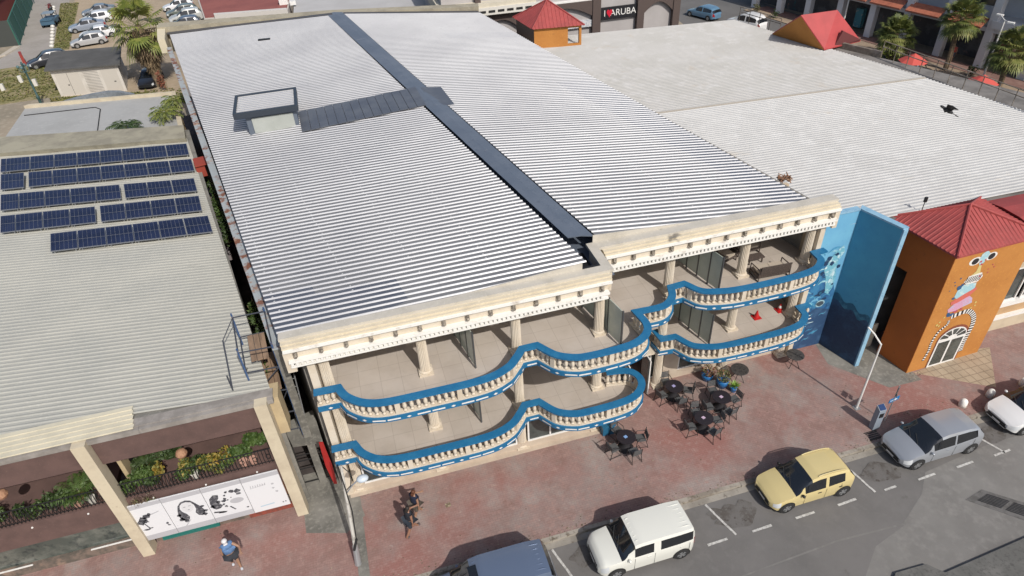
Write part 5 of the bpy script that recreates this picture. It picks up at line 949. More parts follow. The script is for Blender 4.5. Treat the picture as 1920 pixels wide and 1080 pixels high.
# far cars, smaller in the picture
sed_top = [(0, .42), (.03, .50), (.12, .57), (.27, .66), (.40, .94), (.48, 1.0), (.66, .98), (.80, .78), (.86, .72), (.97, .68), (1, .5)]; sed_belt = [(0, .4), (.1, .54), (.27, .62), (.8, .68), (1, .6)]
G2 = 'cars in the dirt parking lot'
def fcar(label, x, y, rz, c, L=4.3, W=1.75, H=1.5, sed=False, **k):
    car(label, x, y, math.radians(rz), L, W, H, paint('far_%.2f_%.2f_%.2f' % c, c, .3), G2, sed_top if sed else hatch_top, sed_belt if sed else hatch_belt, (.26, .43), [(.36, .58), (.61, .82)], (.70, .80) if sed else (.90, .965), z0=-.5, det=0, **k)
fcar('silver hatchback nearest the shed in the row behind it', -28.9, 98.6, 12, (.36, .36, .36)); fcar('white sedan parked directly behind the silver hatchback', -28.3, 101.6, 12, (.7, .7, .7), 4.6, sed=True)
fcar('grey blue sedan third in the row behind the shed', -30.6, 106.2, 10, (.22, .25, .3), 4.6, sed=True); fcar('white hatchback fourth in the row behind the shed', -30.2, 110.0, 10, (.66, .67, .68)); fcar('dark grey sedan farthest in the row behind the shed', -30.6, 114.3, 10, (.14, .16, .19), 4.6, sed=True)
fcar('black car parked just behind the dark roofed shed', -32.0, 91.8, 20, (.02, .022, .03), 4.5, 1.8, 1.6); fcar('black hatchback under the shaggy palm', -19.0, 79.6, 82, (.015, .016, .02), 4.2, 1.75, 1.5)
fcar('white hatchback right of the palm nearest the roof corner', -17.4, 97.6, 8, (.68, .69, .72)); fcar('dark blue hatchback right of the palm, second from the roof corner', -17.6, 101.2, 8, (.05, .07, .11)); fcar('silver sports utility car right of the palm, third from the roof corner', -17.7, 104.6, 8, (.42, .43, .41), 4.5, 1.8, 1.7); fcar('dark green car right of the palm, fourth from the roof corner', -18.6, 108.2, 8, (.10, .12, .10)); fcar('white car right of the palm, farthest in its row', -19.5, 112.0, 8, (.66, .66, .67))
car('white van on the far street behind the white roof', 47.5, 70.2, math.radians(-72), 4.8, 1.9, 1.9, paint('white', (0, 0, 0)), None, hatch_top, hatch_belt, (.25, .42), [(.36, .58), (.61, .9)], (.92, .975), z0=-.5, det=0, wt=.85)
car('blue grey car at the top edge on the far street', 45.5, 76.5, math.radians(-70), 4.4, 1.8, 1.5, paint('far_blue', (.10, .2, .3)), None, hatch_top, hatch_belt, (.25, .42), [(.36, .58), (.61, .9)], (.92, .975), z0=-.5, det=0)
# blue jeep and carts on the lane top left
J = empty('open_jeep', (-36.4, 111.6, -.5), 'small blue open utility vehicle parked on the pale lane', 'jeep')
jb = mat('jeep_blue', (.06, .12, .18), .4); bx = lambda a, b, c, d, e, f: MB().box(-36.4+a, -36.4+b, 111.6+c, 111.6+d, -.5+e, -.5+f)
bx(-.85, .85, -1.6, 1.5, .4, .95).box(-37.15, -35.65, 109.9, 110.9, .45, .62).build('body', jb, J); bx(-.75, .75, -.3, 1.2, 1.55, 1.62).build('roof', mat('jeep_cloth', (.2, .25, .3), .7), J)
f_ = MB()
for a in (-.72, .72):
    for b in (-.3, 1.15): f_.tube([(-36.4+a, 111.6+b, .45), (-36.4+a, 111.6+b, 1.1)], .04, 5)
f_.build('frame', black, J)
for a in (-.8, .8):
    for b in (-1.1, 1.0): MB().cbox((-36.4+a, 111.6+b, -.15), (.22, .5, .7)).cbox((-36.4+a, 111.6+b, -.15), (.22, .7, .5)).build('wheel', tyre, J)
for i, (x, y, lab) in enumerate(((-37.4, 116.5, 'dark motorbike parked behind the blue jeep, nearer one'), (-38.3, 119.5, 'dark red motorbike parked behind the blue jeep, farther one'))):
    m_ = empty('motorbike', (x, y, -.5), lab, 'motorbike', 'motorbikes on the lane'); bb = MB(); bb.tube([(x, y-.6, .2), (x, y-.2, .5), (x, y+.4, .45), (x, y+.7, .2)], .14, 6); bb.cbox((x, y+.2, .62), (.28, .7, .12)); bb.tube([(x-.35, y-.45, .65), (x+.35, y-.45, .65)], .03, 5); bb.build('body', mat('bike_red', (.14, .03, .03), .4) if i else black, m_)
    for b in (-.65, .65): MB().tube([(x-.06, y+b, -.2), (x+.06, y+b, -.2)], .3, 12).build('wheel', tyre, m_)
# ---------------------------------------------------------------- people
def skin_mesh(nm, nodes, edges, m, parent, sub=1):
    me = bpy.data.meshes.new(nm); off = woff(parent); me.from_pydata([tuple(Vector(n[0])-off) for n in nodes], edges, []); me.update()
    o = bpy.data.objects.new(nm, me); COL.objects.link(o); o.parent = parent; me.materials.append(m)
    sk = o.modifiers.new('skin', 'SKIN'); sk.use_smooth_shade = True
    for i, n in enumerate(nodes):
        r = n[1] if isinstance(n[1], tuple) else (n[1], n[1]); me.skin_vertices[0].data[i].radius = r; me.skin_vertices[0].data[i].use_root = (i == 0)
    s = o.modifiers.new('sub', 'SUBSURF'); s.levels = sub; s.render_levels = sub; return o
def person(loc, rz, label, h=1.66, skin=(.30, .17, .11), hair=(.02, .015, .012), topc=(.1, .2, .4), botc=(.03, .03, .035), shoe=(.5, .5, .52), armL=None, armR=None, stride=.18, lean=.0, longhair=False, cap=None, hatbrim=False, shorts=True, group='pedestrians on the pavement'):
    k = h/1.7; o = empty('person', loc, label, 'person', group); base = Vector(loc); bulk = 1.18; R_ = Matrix.Rotation(rz, 3, 'Z')
    V = lambda x, y, z: base+R_ @ Vector((x*k, (y+lean*z)*k, z*k))       # the person faces -y
    sk = mat('skin_%.2f' % skin[0], skin, .55); 
    armL = armL or ((.20, .02, 1.38), (.25, .05, 1.12), (.26, -.06, .88)); armR = armR or ((-.20, .02, 1.38), (-.25, .04, 1.12), (-.26, .04, .88))
    N = [((0, 0, .95), (.145, .11)), ((0, .01, 1.12), (.125, .095)), ((0, .01, 1.30), (.155, .10)), ((0, .015, 1.42), (.10, .075)), ((0, .005, 1.49), .052), ((0, -.012, 1.55), .062), ((0, -.015, 1.62), (.078, .092)), ((0, -.01, 1.70), .06)]
    E_ = [(i, i+1) for i in range(7)]
    for A in (armL, armR):
        s = 1 if A is armL else -1; b = len(N); d = (Vector(A[2])-Vector(A[1])).normalized(); w_ = Vector(A[2])
        N += [((s*.15, .01, 1.40), .06), (A[0], .052), (A[1], .040), (tuple(w_), .027), (tuple(w_+d*.07), (.036, .02))]; E_ += [(3, b), (b, b+1), (b+1, b+2), (b+2, b+3), (b+3, b+4)]
        side = d.cross(Vector((0, 0, 1))); side = side.normalized() if side.length > .1 else Vector((0, 1, 0)); hb = b+4
        for f in range(4):
            p = w_+d*.10+side*(.028*(f-1.5)); q = p+d*(.05-.006*abs(f-1.5))+side*.003*(f-1.5); N += [(tuple(p), .0095), (tuple(q), .0085), (tuple(q+d*.02+Vector((0, 0, -.012))), .008)]; c = len(N)-3; E_ += [(hb, c), (c, c+1), (c+1, c+2)]
        p = w_+d*.035+side*.04; N += [(tuple(p), .011), (tuple(p+d*.035+side*.015), .0095)]; c = len(N)-2; E_ += [(b+3, c), (c, c+1)]
    for s in (1, -1):
        st_ = stride*s; b = len(N)
        N += [((s*.09, 0, .88), (.088, .09)), ((s*.10, -st_*.45, .50), .056), ((s*.10, -st_*.6+.05*(s < 0), .28), .052), ((s*.10, -st_+.06*(s < 0), .09), .036), ((s*.10, -st_+.06*(s < 0)-.02, .045), .038), ((s*.11, -st_+.06*(s < 0)-.15, .03), .034)]
        E_ += [(0, b)]+[(b+i, b+i+1) for i in range(5)]
    bd = skin_mesh('body', [(V(*p), (r if isinstance(r, tuple) else (r, r))) for p, r in [(a, tuple(x*k*bulk for x in (c if isinstance(c, tuple) else (c, c)))) for a, c in N]], E_, sk, o)
    def cloth(nm, idx, edg, c, grow=1.16):
        nodes = [(V(*N[i][0]), tuple(x*k*grow*bulk for x in (N[i][1] if isinstance(N[i][1], tuple) else (N[i][1],)*2))) for i in idx]; return skin_mesh(nm, nodes, edg, mat('cloth_%.2f_%.2f_%.2f' % c, c, .85, n=[(9, tuple(x*.7 for x in c), .45, .65)]), o)
    a1, a2 = 8, 8+19-0
    # arm starts: find shoulder nodes
    sh = [i for i, n_ in enumerate(N) if abs(n_[0][2]-1.40) < 1e-6 and abs(abs(n_[0][0])-.15) < 1e-6]
    idx = [0, 1, 2, 3]+[q for s_ in sh for q in (s_, s_+1)]
    cloth('shirt', idx, [(0, 1), (1, 2), (2, 3), (3, 4), (4, 5), (3, 6), (6, 7)], topc, 1.5)
    hp = [i for i, n_ in enumerate(N) if abs(n_[0][2]-.88) < 1e-6 and abs(abs(n_[0][0])-.09) < 1e-6]
    cloth('shorts' if shorts else 'trousers', [0, hp[0], hp[0]+1, hp[1], hp[1]+1]+([] if shorts else [hp[0]+2, hp[0]+3, hp[1]+2, hp[1]+3]), [(0, 1), (1, 2), (0, 3), (3, 4)]+([] if shorts else [(2, 5), (5, 6), (4, 7), (7, 8)]), botc, 1.45)
    for q in hp: cloth('shoe', [q+4, q+5], [(0, 1)], shoe, 1.35)
    hm = mat('hair_%.2f' % hair[0], hair, .7); hd = MB(); hc = V(0, .005, 1.655)
    hd.ball(hc, .098*k, 12, 8, (.92, 1.0, 1.05)); 
    if longhair: hd.ball(V(0, .06, 1.52), .085*k, 10, 6, (1, .7, 1.5))
    hd.build('hair', hm, o, smooth=True)
    fc_ = MB(); fc_.ball(V(0, -.04, 1.60), .082*k, 12, 8, (.86, .92, 1.12)); fc_.ball(V(0, -.122, 1.59), .016*k, 6, 4, (.8, 1, 1.4)); fc_.ball(V(.075, -.01, 1.60), .018*k, 6, 4, (.5, 1, 1.5)); fc_.ball(V(-.075, -.01, 1.60), .018*k, 6, 4, (.5, 1, 1.5)); fo = fc_.build('face', sk, o, smooth=True)
    ey = MB(); ey.ball(V(.03, -.105, 1.62), .012*k, 6, 4); ey.ball(V(-.03, -.105, 1.62), .012*k, 6, 4); ey.build('eyes', mat('eye_dark', (.03, .02, .02), .3), fo); MB().ball(V(0, -.108, 1.553), .02*k, 8, 4, (1.3, .6, .35)).build('mouth', mat('lip', (.25, .07, .06), .5), fo)
    if cap:
        cm = mat('cap_%.2f_%.2f' % cap[:2], cap, .7); c = MB(); c.lathe([(.105*k, 0), (.10*k, .05*k), (.06*k, .1*k), (.01, .115*k)], 14, tuple(V(0, 0, 1.66))); 
        if hatbrim: c.lathe([(.21*k, .0), (.21*k, .012), (.1*k, .02)], 16, tuple(V(0, 0, 1.655)))
        else: c.cbox(V(0, -.14, 1.665), (.15*k, .12*k, .012), rz)
        c.build('hat', cm, o, smooth=True)
    return o
person((-7.47, 16.95, 0), math.radians(20), 'person in blue shirt, dark shorts and white cap walking past the banners', 1.74, topc=(.10, .19, .36), botc=(.025, .028, .035), shoe=(.5, .52, .56), cap=(.62, .6, .6), armL=((.21, -.04, 1.38), (.36, -.18, 1.22), (.34, -.40, 1.2)), stride=.16)
person((-9.3, 15.95, 0), math.radians(25), 'person in orange and yellow top cut by the bottom edge of the photo', 1.7, topc=(.52, .28, .03), botc=(.02, .02, .02), cap=(.6, .28, .04), longhair=True, stride=.12)
person((-.62, 16.32, 0), math.radians(115), 'person in dark shorts and black floral top, front of the walking pair', 1.66, skin=(.27, .14, .09), topc=(.02, .022, .03), botc=(.035, .045, .06), shoe=(.10, .08, .08), stride=.3, longhair=True, armL=((.2, -.03, 1.38), (.24, -.22, 1.18), (.18, -.42, 1.2)))
person((-.28, 17.0, 0), math.radians(120), 'person in navy top with bare arms, rear of the walking pair nearer the building', 1.66, skin=(.30, .15, .095), hair=(.09, .03, .012), topc=(.015, .02, .045), botc=(.12, .10, .08), shoe=(.25, .2, .17), stride=.26, longhair=True, armL=((.2, -.03, 1.38), (.22, -.2, 1.15), (.16, -.38, 1.1)))
# ---------------------------------------------------------------- café furniture
tblm = mat('table_top_black', (.018, .015, .02), .5, n=[(20, (.035, .03, .035), .5, .7)]); chm = mat('chair_grey', (.085, .088, .09), .6); chf = mat('chair_frame', (.02, .018, .018), .45)
def chair(x, y, rz, label):
    o = empty('cafe_chair', (0, 0, 0), label, 'chair', 'grey black chairs around the café tables')
    MB().box(-.21, .21, -.21, .2, .43, .46).build('seat', chm, o)
    b = MB(); 
    for i in range(4): b.cbox((0, .235+.012*i, .56+.085*i), (.4-.02*i, .02, .06), 0, 0, -.12)
    b.build('backrest', chm, o)
    for sx in (-1, 1):
        MB().tube([(sx*.22, .22, .44), (sx*.21, .29, .88)], .017, 5).build('back_post', chf, o)
        MB().tube([(sx*.215, -.2, .44), (sx*.235, -.26, 0)], .016, 5).build('leg', chf, o); MB().tube([(sx*.215, .2, .44), (sx*.235, .30, 0)], .016, 5).build('leg', chf, o)
        MB().tube([(sx*.235, .24, .64), (sx*.245, -.1, .65), (sx*.235, -.22, .45)], .016, 5).build('armrest', chf, o)
        MB().tube([(sx*.23, -.25, .06), (sx*.23, .29, .06)], .011, 5).build('stretcher', chf, o)
    o.location = (x, y, 0); o.rotation_euler = (0, 0, rz); return o
def table(x, y, label, menu, mc):
    o = empty('round_table', (x, y, 0), label, 'table', 'round café tables with black covers')
    MB().lathe([(.41, .70), (.425, .72), (.42, .745), (.0001, .747)], 28, (x, y, 0)).build('table_top', tblm, o)
    MB().lathe([(.36, .0), (.30, .03), (.13, .30), (.12, .42), (.24, .6), (.405, .70)], 20, (x, y, 0)).build('fitted_cover', mat('black_cover', (.014, .013, .016), .8), o, smooth=True)
    if menu: MB().cbox((x-.03, y+.0, .753), (.15, .14, .008), .3).build('menu_card', mat('card_%.1f' % mc[0], mc, .5), None, cat='card', label=menu)
ch = None
TB = [((12.6, 19.72), 'black covered round table nearest the glass door', 'small violet card on the table nearest the glass door', (.32, .30, .52)), ((14.35, 18.4), 'black covered round table beside the blue flower pots', 'small pale pink card on the table beside the flower pots', (.5, .38, .5)),
      ((12.95, 17.52), 'black covered round table nearest the kerb', 'small yellow green card on the table nearest the kerb', (.45, .46, .2)), ((9.2, 17.6), 'black covered round table standing alone under the curved balcony', 'small blue card on the table under the curved balcony', (.2, .34, .6))]
where = ['door table', 'flower pot table', 'kerb side table', 'lone table under the curved balcony']; side_ = ['left', 'street', 'right', 'building']
for (p, lab, ml, mc), wh in zip(TB, where):
    table(*p, lab, ml, mc)
    for q, sd_ in zip((192, 278, 352, 98), side_):
        a = math.radians(q+random.uniform(-9, 9)); R2 = .68+random.uniform(-.04, .05); x, y = p[0]+R2*math.cos(a), p[1]+R2*math.sin(a); rz = a-math.pi/2+random.uniform(-.25, .25); lb_ = 'grey slatted chair on the %s side of the %s' % (sd_, wh)
        if ch is None: ch = chair(x, y, rz, lb_); continue
        c = copy_tree(ch); c.location = (x, y, 0); c.rotation_euler = (0, 0, rz); c['label'] = lb_
mesh_ = mat('dark_mesh_top', (.04, .038, .036), .6, n=[(26, (.10, .09, .085), .5, .6), (9, (.015, .014, .014), .5, .65)])
for (x, y), lab in (((16.1, 19.75), 'round mesh topped iron table beside the flower pots, without chairs'), ((19.2, 19.78), 'round mesh topped iron table near the blue mural wall, without chairs')):
    o = empty('mesh_table', (x, y, 0), lab, 'table', 'iron mesh tables'); MB().lathe([(.42, .70), (.43, .715), (.42, .73)], 28, (x, y, 0)).build('table_top', mesh_, o)
    for k in range(4): a = k*1.5708+.5; MB().tube([(x+.1*math.cos(a), y+.1*math.sin(a), .70), (x+.16*math.cos(a), y+.16*math.sin(a), .35), (x+.36*math.cos(a), y+.36*math.sin(a), 0)], .016, 5).build('leg', black, o)
bp = mat('blue_pot', (.02, .14, .36), .35)
for (x, y, r, h), lab, mm, sd_ in (((14.7, 20.25, .3, .42), 'blue pot with reddish plant nearest the shop window', mat('red_leaf', (.20, .08, .05), .6, n=[(6, (.12, .14, .04), .45, .6), (3, (.5, .3, .25), .62, .7)]), 3), ((15.15, 19.6, .3, .5), 'large blue pot with mixed foliage beside the mesh table', mat('mixed_leaf', (.10, .12, .04), .6, n=[(6, (.25, .12, .07), .5, .62)]), 4)):
    o = empty('flower_pot', (x, y, 0), lab, 'flower pot'); MB().lathe([(r*.65, 0), (r*.95, h*.6), (r, h), (r*.88, h), (r*.85, h-.05)], 18, (x, y, 0)).build('pot', bp, o, smooth=True); f = MB(); leaves(f, (x, y, h+.2), (r*1.2, r*1.2, .3), 260, .12, random.Random(sd_)); f.build('foliage', mm, o)
rn = random.Random(8); o = empty('agave_plant', (15.5, 19.15, 0), 'bright green spiky agave beside the flower pot table', 'plant'); f = MB()
for i in range(26):
    a = i*2.4; e = .35+.9*(i/26); L = .42*(1-.3*i/26); p = Vector((15.5, 19.15, .28)); d = Vector((math.cos(a)*math.cos(e), math.sin(a)*math.cos(e), math.sin(e))); s = Vector((-math.sin(a), math.cos(a), 0))*.04; f.poly([p, p+d*L*.5+s, p+d*L, p+d*L*.5-s])
f.build('leaf', mat('agave_green', (.16, .27, .04), .5), o); MB().lathe([(.12, 0), (.17, .26), (.15, .28)], 14, (15.5, 19.15, 0)).build('pot', bp, o)
MB().box(8.5, 9.05, 18.5, 18.9, 0, .55).box(8.46, 9.09, 18.46, 18.94, .55, .6).build('blue_crate', mat('crate_blue', (.02, .12, .22), .5), None, cat='crate', label='blue storage box beside the column behind the lone café table')
# balcony furniture on the top right balcony
wk = mat('dark_wicker', (.06, .045, .038), .8, n=[(30, (.12, .09, .075), .5, .6)]); cu = mat('beige_cushion', (.42, .36, .29), .9)
def sofa(x, y, rz, w, label, cat='sofa', nm='wicker_sofa'):
    o = empty(nm, (0, 0, 0), label, cat, 'wicker seats on the top right balcony')
    f = MB(); f.box(-w/2, w/2, -.35, .35, .18, .3); f.build('seat_frame', wk, o); MB().hexa([(-w/2+.04, .30, .3), (w/2-.04, .30, .3), (w/2-.04, .38, .3), (-w/2+.04, .38, .3)], [(-w/2+.04, .40, .78), (w/2-.04, .40, .78), (w/2-.04, .47, .78), (-w/2+.04, .47, .78)]).build('backrest', wk, o)
    for s in (-1, 1):
        f = MB(); f.tube([(s*w/2, -.36, 0), (s*w/2, -.34, .55), (s*w/2, .36, .6), (s*w/2, .40, .75)], .03, 5); f.tube([(s*w/2, -.36, .02), (s*w/2, .4, .02), (s*w/2, .38, .6)], .028, 5); f.build('arm_frame', wk, o)
    n = max(1, int(w/.55)); c = MB()
    for i in range(n): c.box(-w/2+.06+i*(w-.12)/n, -w/2+.04+(i+1)*(w-.12)/n, -.32, .3, .3, .40)
    c.build('cushion', cu, o); o.location = (x, y, F2); o.rotation_euler = (0, 0, rz); return o
sofa(17.0, 20.35, math.pi-.05, 1.5, 'long wicker sofa with its back to the railing on the top right balcony'); sofa(15.7, 22.0, .35, .85, 'wicker armchair left of the column on the top right balcony', 'armchair', 'wicker_armchair'); sofa(17.0, 22.35, .0, 1.1, 'wicker loveseat with beige cushions near the window on the top right balcony')
MB().box(16.5, 17.3, 21.2, 21.6, F2+.28, F2+.34).box(16.55, 16.6, 21.25, 21.3, F2, F2+.28).box(17.2, 17.25, 21.25, 21.3, F2, F2+.28).box(16.55, 16.6, 21.5, 21.55, F2, F2+.28).box(17.2, 17.25, 21.5, 21.55, F2, F2+.28).build('low_table', wk, None, cat='table', label='low brown wicker table between the sofas on the top right balcony')
rb = mat('red_plastic', (.45, .015, .015), .4)
for (x, y), lab, e in (((17.4, 21.0), 'red object with round foot lying left on the lower right balcony floor', 1), ((18.75, 21.1), 'red and white cone standing right on the lower right balcony floor', 0)):
    o = empty('traffic_cone', (x, y, F1), lab, 'cone', 'red cones on the lower right balcony'); MB().box(x-.19, x+.19, y-.19, y+.19, F1, F1+.04).lathe([(.14, .04), (.09, .2)], 14, (x, y, F1)).build('base', rb, o); MB().lathe([(.09, .201), (.055, .32)], 14, (x, y, F1)).build('band', white if not e else rb, o); MB().lathe([(.055, .321), (.03, .42)], 14, (x, y, F1)).build('tip', rb, o)
# ---------------------------------------------------------------- street furniture
bwh = mat('bollard_white', (.78, .77, .72), .7, n=[(5, (.6, .57, .5), .55, .75)])
for (x, y), lab in (((24.86, 15.0), 'leftmost of the three squat white bollards near the kerb'), ((26.5, 15.1), 'middle of the three squat white bollards near the kerb'), ((28.5, 15.2), 'rightmost of the three squat white bollards, nearest the photo edge')):
    MB().lathe([(.17, 0), (.17, .2), (.155, .34), (.10, .42), (.01, .44)], 18, (x, y, 0)).build('bollard', bwh, None, smooth=True, cat='bollard', label=lab, group='white bollards')
o = empty('parking_meter', (20.25, 15.2, 0), 'grey parking meter pillar with sloping blue solar top', 'parking meter'); gm = mat('meter_grey', (.24, .28, .33), .5)
MB().hexa([(20.05, 15.05, 0), (20.4, 15.05, 0), (20.4, 15.3, 0), (20.05, 15.3, 0)], [(20.05, 15.05, 1.25), (20.4, 15.05, 1.25), (20.4, 15.3, 1.4), (20.05, 15.3, 1.4)]).build('body', gm, o); MB().hexa([(20.08, 15.06, 1.262), (20.37, 15.06, 1.262), (20.37, 15.28, 1.395), (20.08, 15.28, 1.395)], [(20.08, 15.06, 1.28), (20.37, 15.06, 1.28), (20.37, 15.28, 1.413), (20.08, 15.28, 1.413)]).build('solar_top', mat('meter_panel', (.015, .04, .12), .2), o); MB().box(20.12, 20.33, 15.03, 15.049, .8, 1.05).build('screen', black, o)
o = empty('direction_sign', (20.95, 15.35, 0), 'blue rectangular sign with white arrow on a thin pole', 'sign'); MB().tube([(20.95, 15.35, 0), (20.95, 15.35, 2.25)], .025, 6).build('pole', steel, o)
SO = Vector((20.68, 15.30, 1.28)); su = Vector((math.cos(.15), math.sin(.15), 0)); sn = Vector((math.sin(.15), -math.cos(.15), 0)); bs = MB(); b_ = [SO, SO+su*.62, SO+su*.62-sn*.02, SO-sn*.02]; bs.hexa(b_, [q+Vector((0, 0, .22)) for q in b_]).build('plate', mat('sign_blue', (.01, .17, .42), .4), o)
ar = MB(); decal(ar, [(.06, .09), (.34, .09), (.34, .04), (.52, .11), (.34, .18), (.34, .13), (.06, .13)][::1], SO, su, (0, 0, 1), sn, .004); ar.build('arrow', white, o)
MB().cbox((20.95, 15.33, 2.0), (.36, .02, .3), .6, 0, .1).cbox((21.0, 15.35, 1.72), (.30, .02, .16), .8).build('sign_plate', mat('sign_back', (.16, .17, .17), .5, .4), o)
o = empty('lamp_post', (20.29, 16.4, 0), 'slender white lamp post with a bent arm before the blue wall', 'lamp post'); MB().tube([(20.29, 16.4, 0), (20.29, 16.4, 4.0)], [.055, .035], 8).build('pole', white, o); MB().tube([(20.29, 16.4, 3.97), (20.0, 16.65, 4.45), (19.75, 16.85, 4.75)], .035, 6).build('arm', white, o); MB().box(20.15, 20.43, 16.26, 16.54, 0, .03).build('base_plate', steel, o)
o = empty('leaning_street_pole', (-2.89, 15.57, 0), 'leaning pale street pole with cables and a pale lamp head near the corner', 'street pole')
PT = lambda t: Vector((-2.89+.27*t, 15.57+1.43*t, 4.2*t)); MB().tube([PT(0), PT(.2)], [.13, .11], 10).build('base_sleeve', steel, o); MB().tube([PT(.2), PT(1)], [.075, .055], 8).build('pole', mat('pale_pole', (.48, .46, .42), .7, n=[(4, (.3, .28, .25), .5, .65)]), o)
MB().tube([PT(.25)+Vector((.09, -.05, 0)), PT(.55)+Vector((.12, -.03, 0)), PT(.8)+Vector((.02, -.1, .02)), PT(1)+Vector((-.1, 0, .1))], .022, 5).tube([PT(.18)+Vector((-.05, -.12, 0)), PT(.28)+Vector((.1, -.08, 0))], .05, 6).tube([PT(.75), PT(.75)+Vector((.25, 0, .25)), PT(.9)+Vector((.3, 0, .0)), PT(1)], .02, 5).build('cable', black, o)
MB().tube([PT(.72), PT(.72)+Vector((.3, .05, .35)), PT(.72)+Vector((.55, .1, .5))], .03, 6).build('lamp_arm', steel, o); MB().ball(PT(.72)+Vector((.72, .12, .5)), .23, 14, 8, (1, .75, .6)).build('lamp_head', mat('lamp_shell', (.5, .56, .62), .4), o, smooth=True)
MB().hexa([(-3.36, 18.75, 1.15), (-3.24, 18.72, 1.15), (-3.24, 18.78, 1.15), (-3.36, 18.81, 1.15)], [(-3.46, 18.76, 2.3), (-3.2, 18.7, 2.3), (-3.2, 18.78, 2.3), (-3.46, 18.84, 2.3)]).hexa([(-3.46, 18.76, 2.301), (-3.2, 18.7, 2.301), (-3.2, 18.78, 2.301), (-3.46, 18.84, 2.301)], [(-3.42, 18.76, 3.75), (-3.26, 18.72, 3.75), (-3.26, 18.78, 3.75), (-3.42, 18.82, 3.75)]).build('red_banner_sign', mat('sign_red', (.36, .02, .018), .5, n=[(2, (.30, .02, .015), .5, .62)]), None, cat='sign', label='tall narrow red sign standing against the left corner of the balcony building')
m = MB()
for i in range(4): m.box(19.62+.002, 20.2, 14.62+.1*i, 14.67+.1*i, .002, .02)
m.box(19.58, 20.24, 14.58, 14.61, .002, .02).box(19.58, 20.24, 15.0, 15.03, .002, .02); m.build('drain_grate', black, None, cat='drain', label='small black gutter grate in the pavement edge below the parking meter')
o = empty('road_drain', (22.4, 10.3, -.12), 'large rectangular road drain with two dark grates in a concrete surround', 'drain')
A_, B_, C_, D_ = (21.2, 10.95), (22.2, 11.15), (23.9, 9.55), (22.9, 9.2)
MB().prism([A_, B_, C_, D_], -.16, -.105).build('surround', mat('drain_concrete', (.13, .125, .12), .9, n=[(3, (.09, .085, .08), .45, .6)]), o)
gg = MB()
for t0, t1 in ((.12, .46), (.52, .9)):
    P4 = lambda s, t: lerp(lerp(A_, D_, t), lerp(B_, C_, t), s)
    for k in range(7): gg.prism([P4(.22+.09*k, t0), P4(.22+.09*k+.055, t0), P4(.22+.09*k+.055, t1), P4(.22+.09*k, t1)], -.11, -.095)
gg.build('grate', black, o)
MB().prism([(.9, 17.0), (1.12, 17.05), (1.1, 17.24), (.88, 17.2)], .001, .008).build('manhole_cover', mat('rusty_cover', (.16, .12, .08), .9, n=[(9, (.35, .3, .2), .5, .6)]), None, cat='cover', label='tiny square cover in the red paving right of the walking pair')
# bird gliding over the white roof
o = empty('flying_bird', (0, 0, 0), 'dark bird with spread wings gliding above the white roof', 'bird'); bm_ = mat('bird_dark', (.02, .02, .022), .7, n=[(14, (.07, .07, .075), .5, .65)])
b = MB(); b.lathe([(.001, -.17), (.03, -.15), (.055, -.06), (.06, .02), (.04, .1), (.028, .14), (.034, .17), (.028, .2), (.001, .235)], 10); bo = b.build('body', bm_, o, smooth=True); b2 = MB(); b2.poly([(-.02, -.12, 0), (-.075, -.32, .0), (0, -.34, .01), (.075, -.32, .0), (.02, -.12, 0)]); 
bo.data.transform(Matrix.Rotation(-math.pi/2, 4, 'X')); 
b2.build('tail', bm_, o)
for s in (-1, 1):
    wg = MB(); wp = [(s*.03, .08, .02), (s*.2, .14, .07), (s*.42, .05, .06), (s*.56, -.1, .02), (s*.42, -.1, .04), (s*.22, -.08, .05), (s*.03, -.08, .01)]; wg.hexa(wp if s < 0 else wp[::-1], [(p[0], p[1], p[2]+.012) for p in (wp if s < 0 else wp[::-1])]); wg.build('wing', bm_, o)
o.location = (14.44, 12.31, 17); o.rotation_euler = (.5, .45, 1.0); o.scale = (.9, .9, .9)
# ---------------------------------------------------------------- land and buildings behind
GZ = -.5
lane = mat('pale_lane', (.33, .30, .27), .9, n=[(.3, (.28, .255, .225), .4, .62), (3, (.38, .35, .31), .55, .75)])
MB().prism([(-46, 135), (-38.8, 135), (-32.6, 97), (-36, 86), (-60, 84), (-60, 92), (-39.2, 96), (-38.0, 101)], GZ-.2, GZ+.008).build('lane', lane, kind='structure')
MB().prism([(-31.5, 96.8), (-34.5, 116), (-37, 128), (-10, 128), (-12, 68), (-17, 72), (-28, 76), (-28, 92)], GZ-.2, GZ+.012).build('parking_lot', mat('sandy_lot', (.37, .29, .20), .95, n=[(.25, (.31, .245, .17), .4, .62), (1.5, (.42, .34, .25), .5, .75), (6, (.28, .22, .15), .6, .75)]), kind='structure')
grs = mat('scrub_green', (.13, .14, .035), .9, n=[(.8, (.20, .17, .06), .45, .62), (4, (.07, .09, .02), .5, .7)])
rn = random.Random(17)
def scrub(poly_fn, n, s):
    mb = MB()
    for _ in range(n):
        x, y = poly_fn(); z = GZ+.05
        for k in range(3):
            a = rn.uniform(0, 6.28); L = s*rn.uniform(.5, 1.2); d = Vector((math.cos(a)*.8, math.sin(a)*.8, rn.uniform(.1, .55))); p = Vector((x, y, z)); q = Vector((-math.sin(a), math.cos(a), 0))*L*.3; mb.poly([p-q*.8, p+q*.8, p+d*L*.6])
    return mb
def quadp(a, b, c, d): return lambda: (lambda u, v: lerp(lerp(a, b, u), lerp(d, c, u), v))(rn.random(), rn.random())
m1 = scrub(quadp((-33.1, 98.5), (-31.3, 97.8), (-35.6, 124), (-38.3, 125)), 1300, .34); m2 = scrub(quadp((-41, 90), (-30.5, 93), (-28.3, 80), (-40, 80)), 1900, .36); m1.f += [tuple(len(m1.v)+i for i in f) for f in m2.f]; m1.v += m2.v
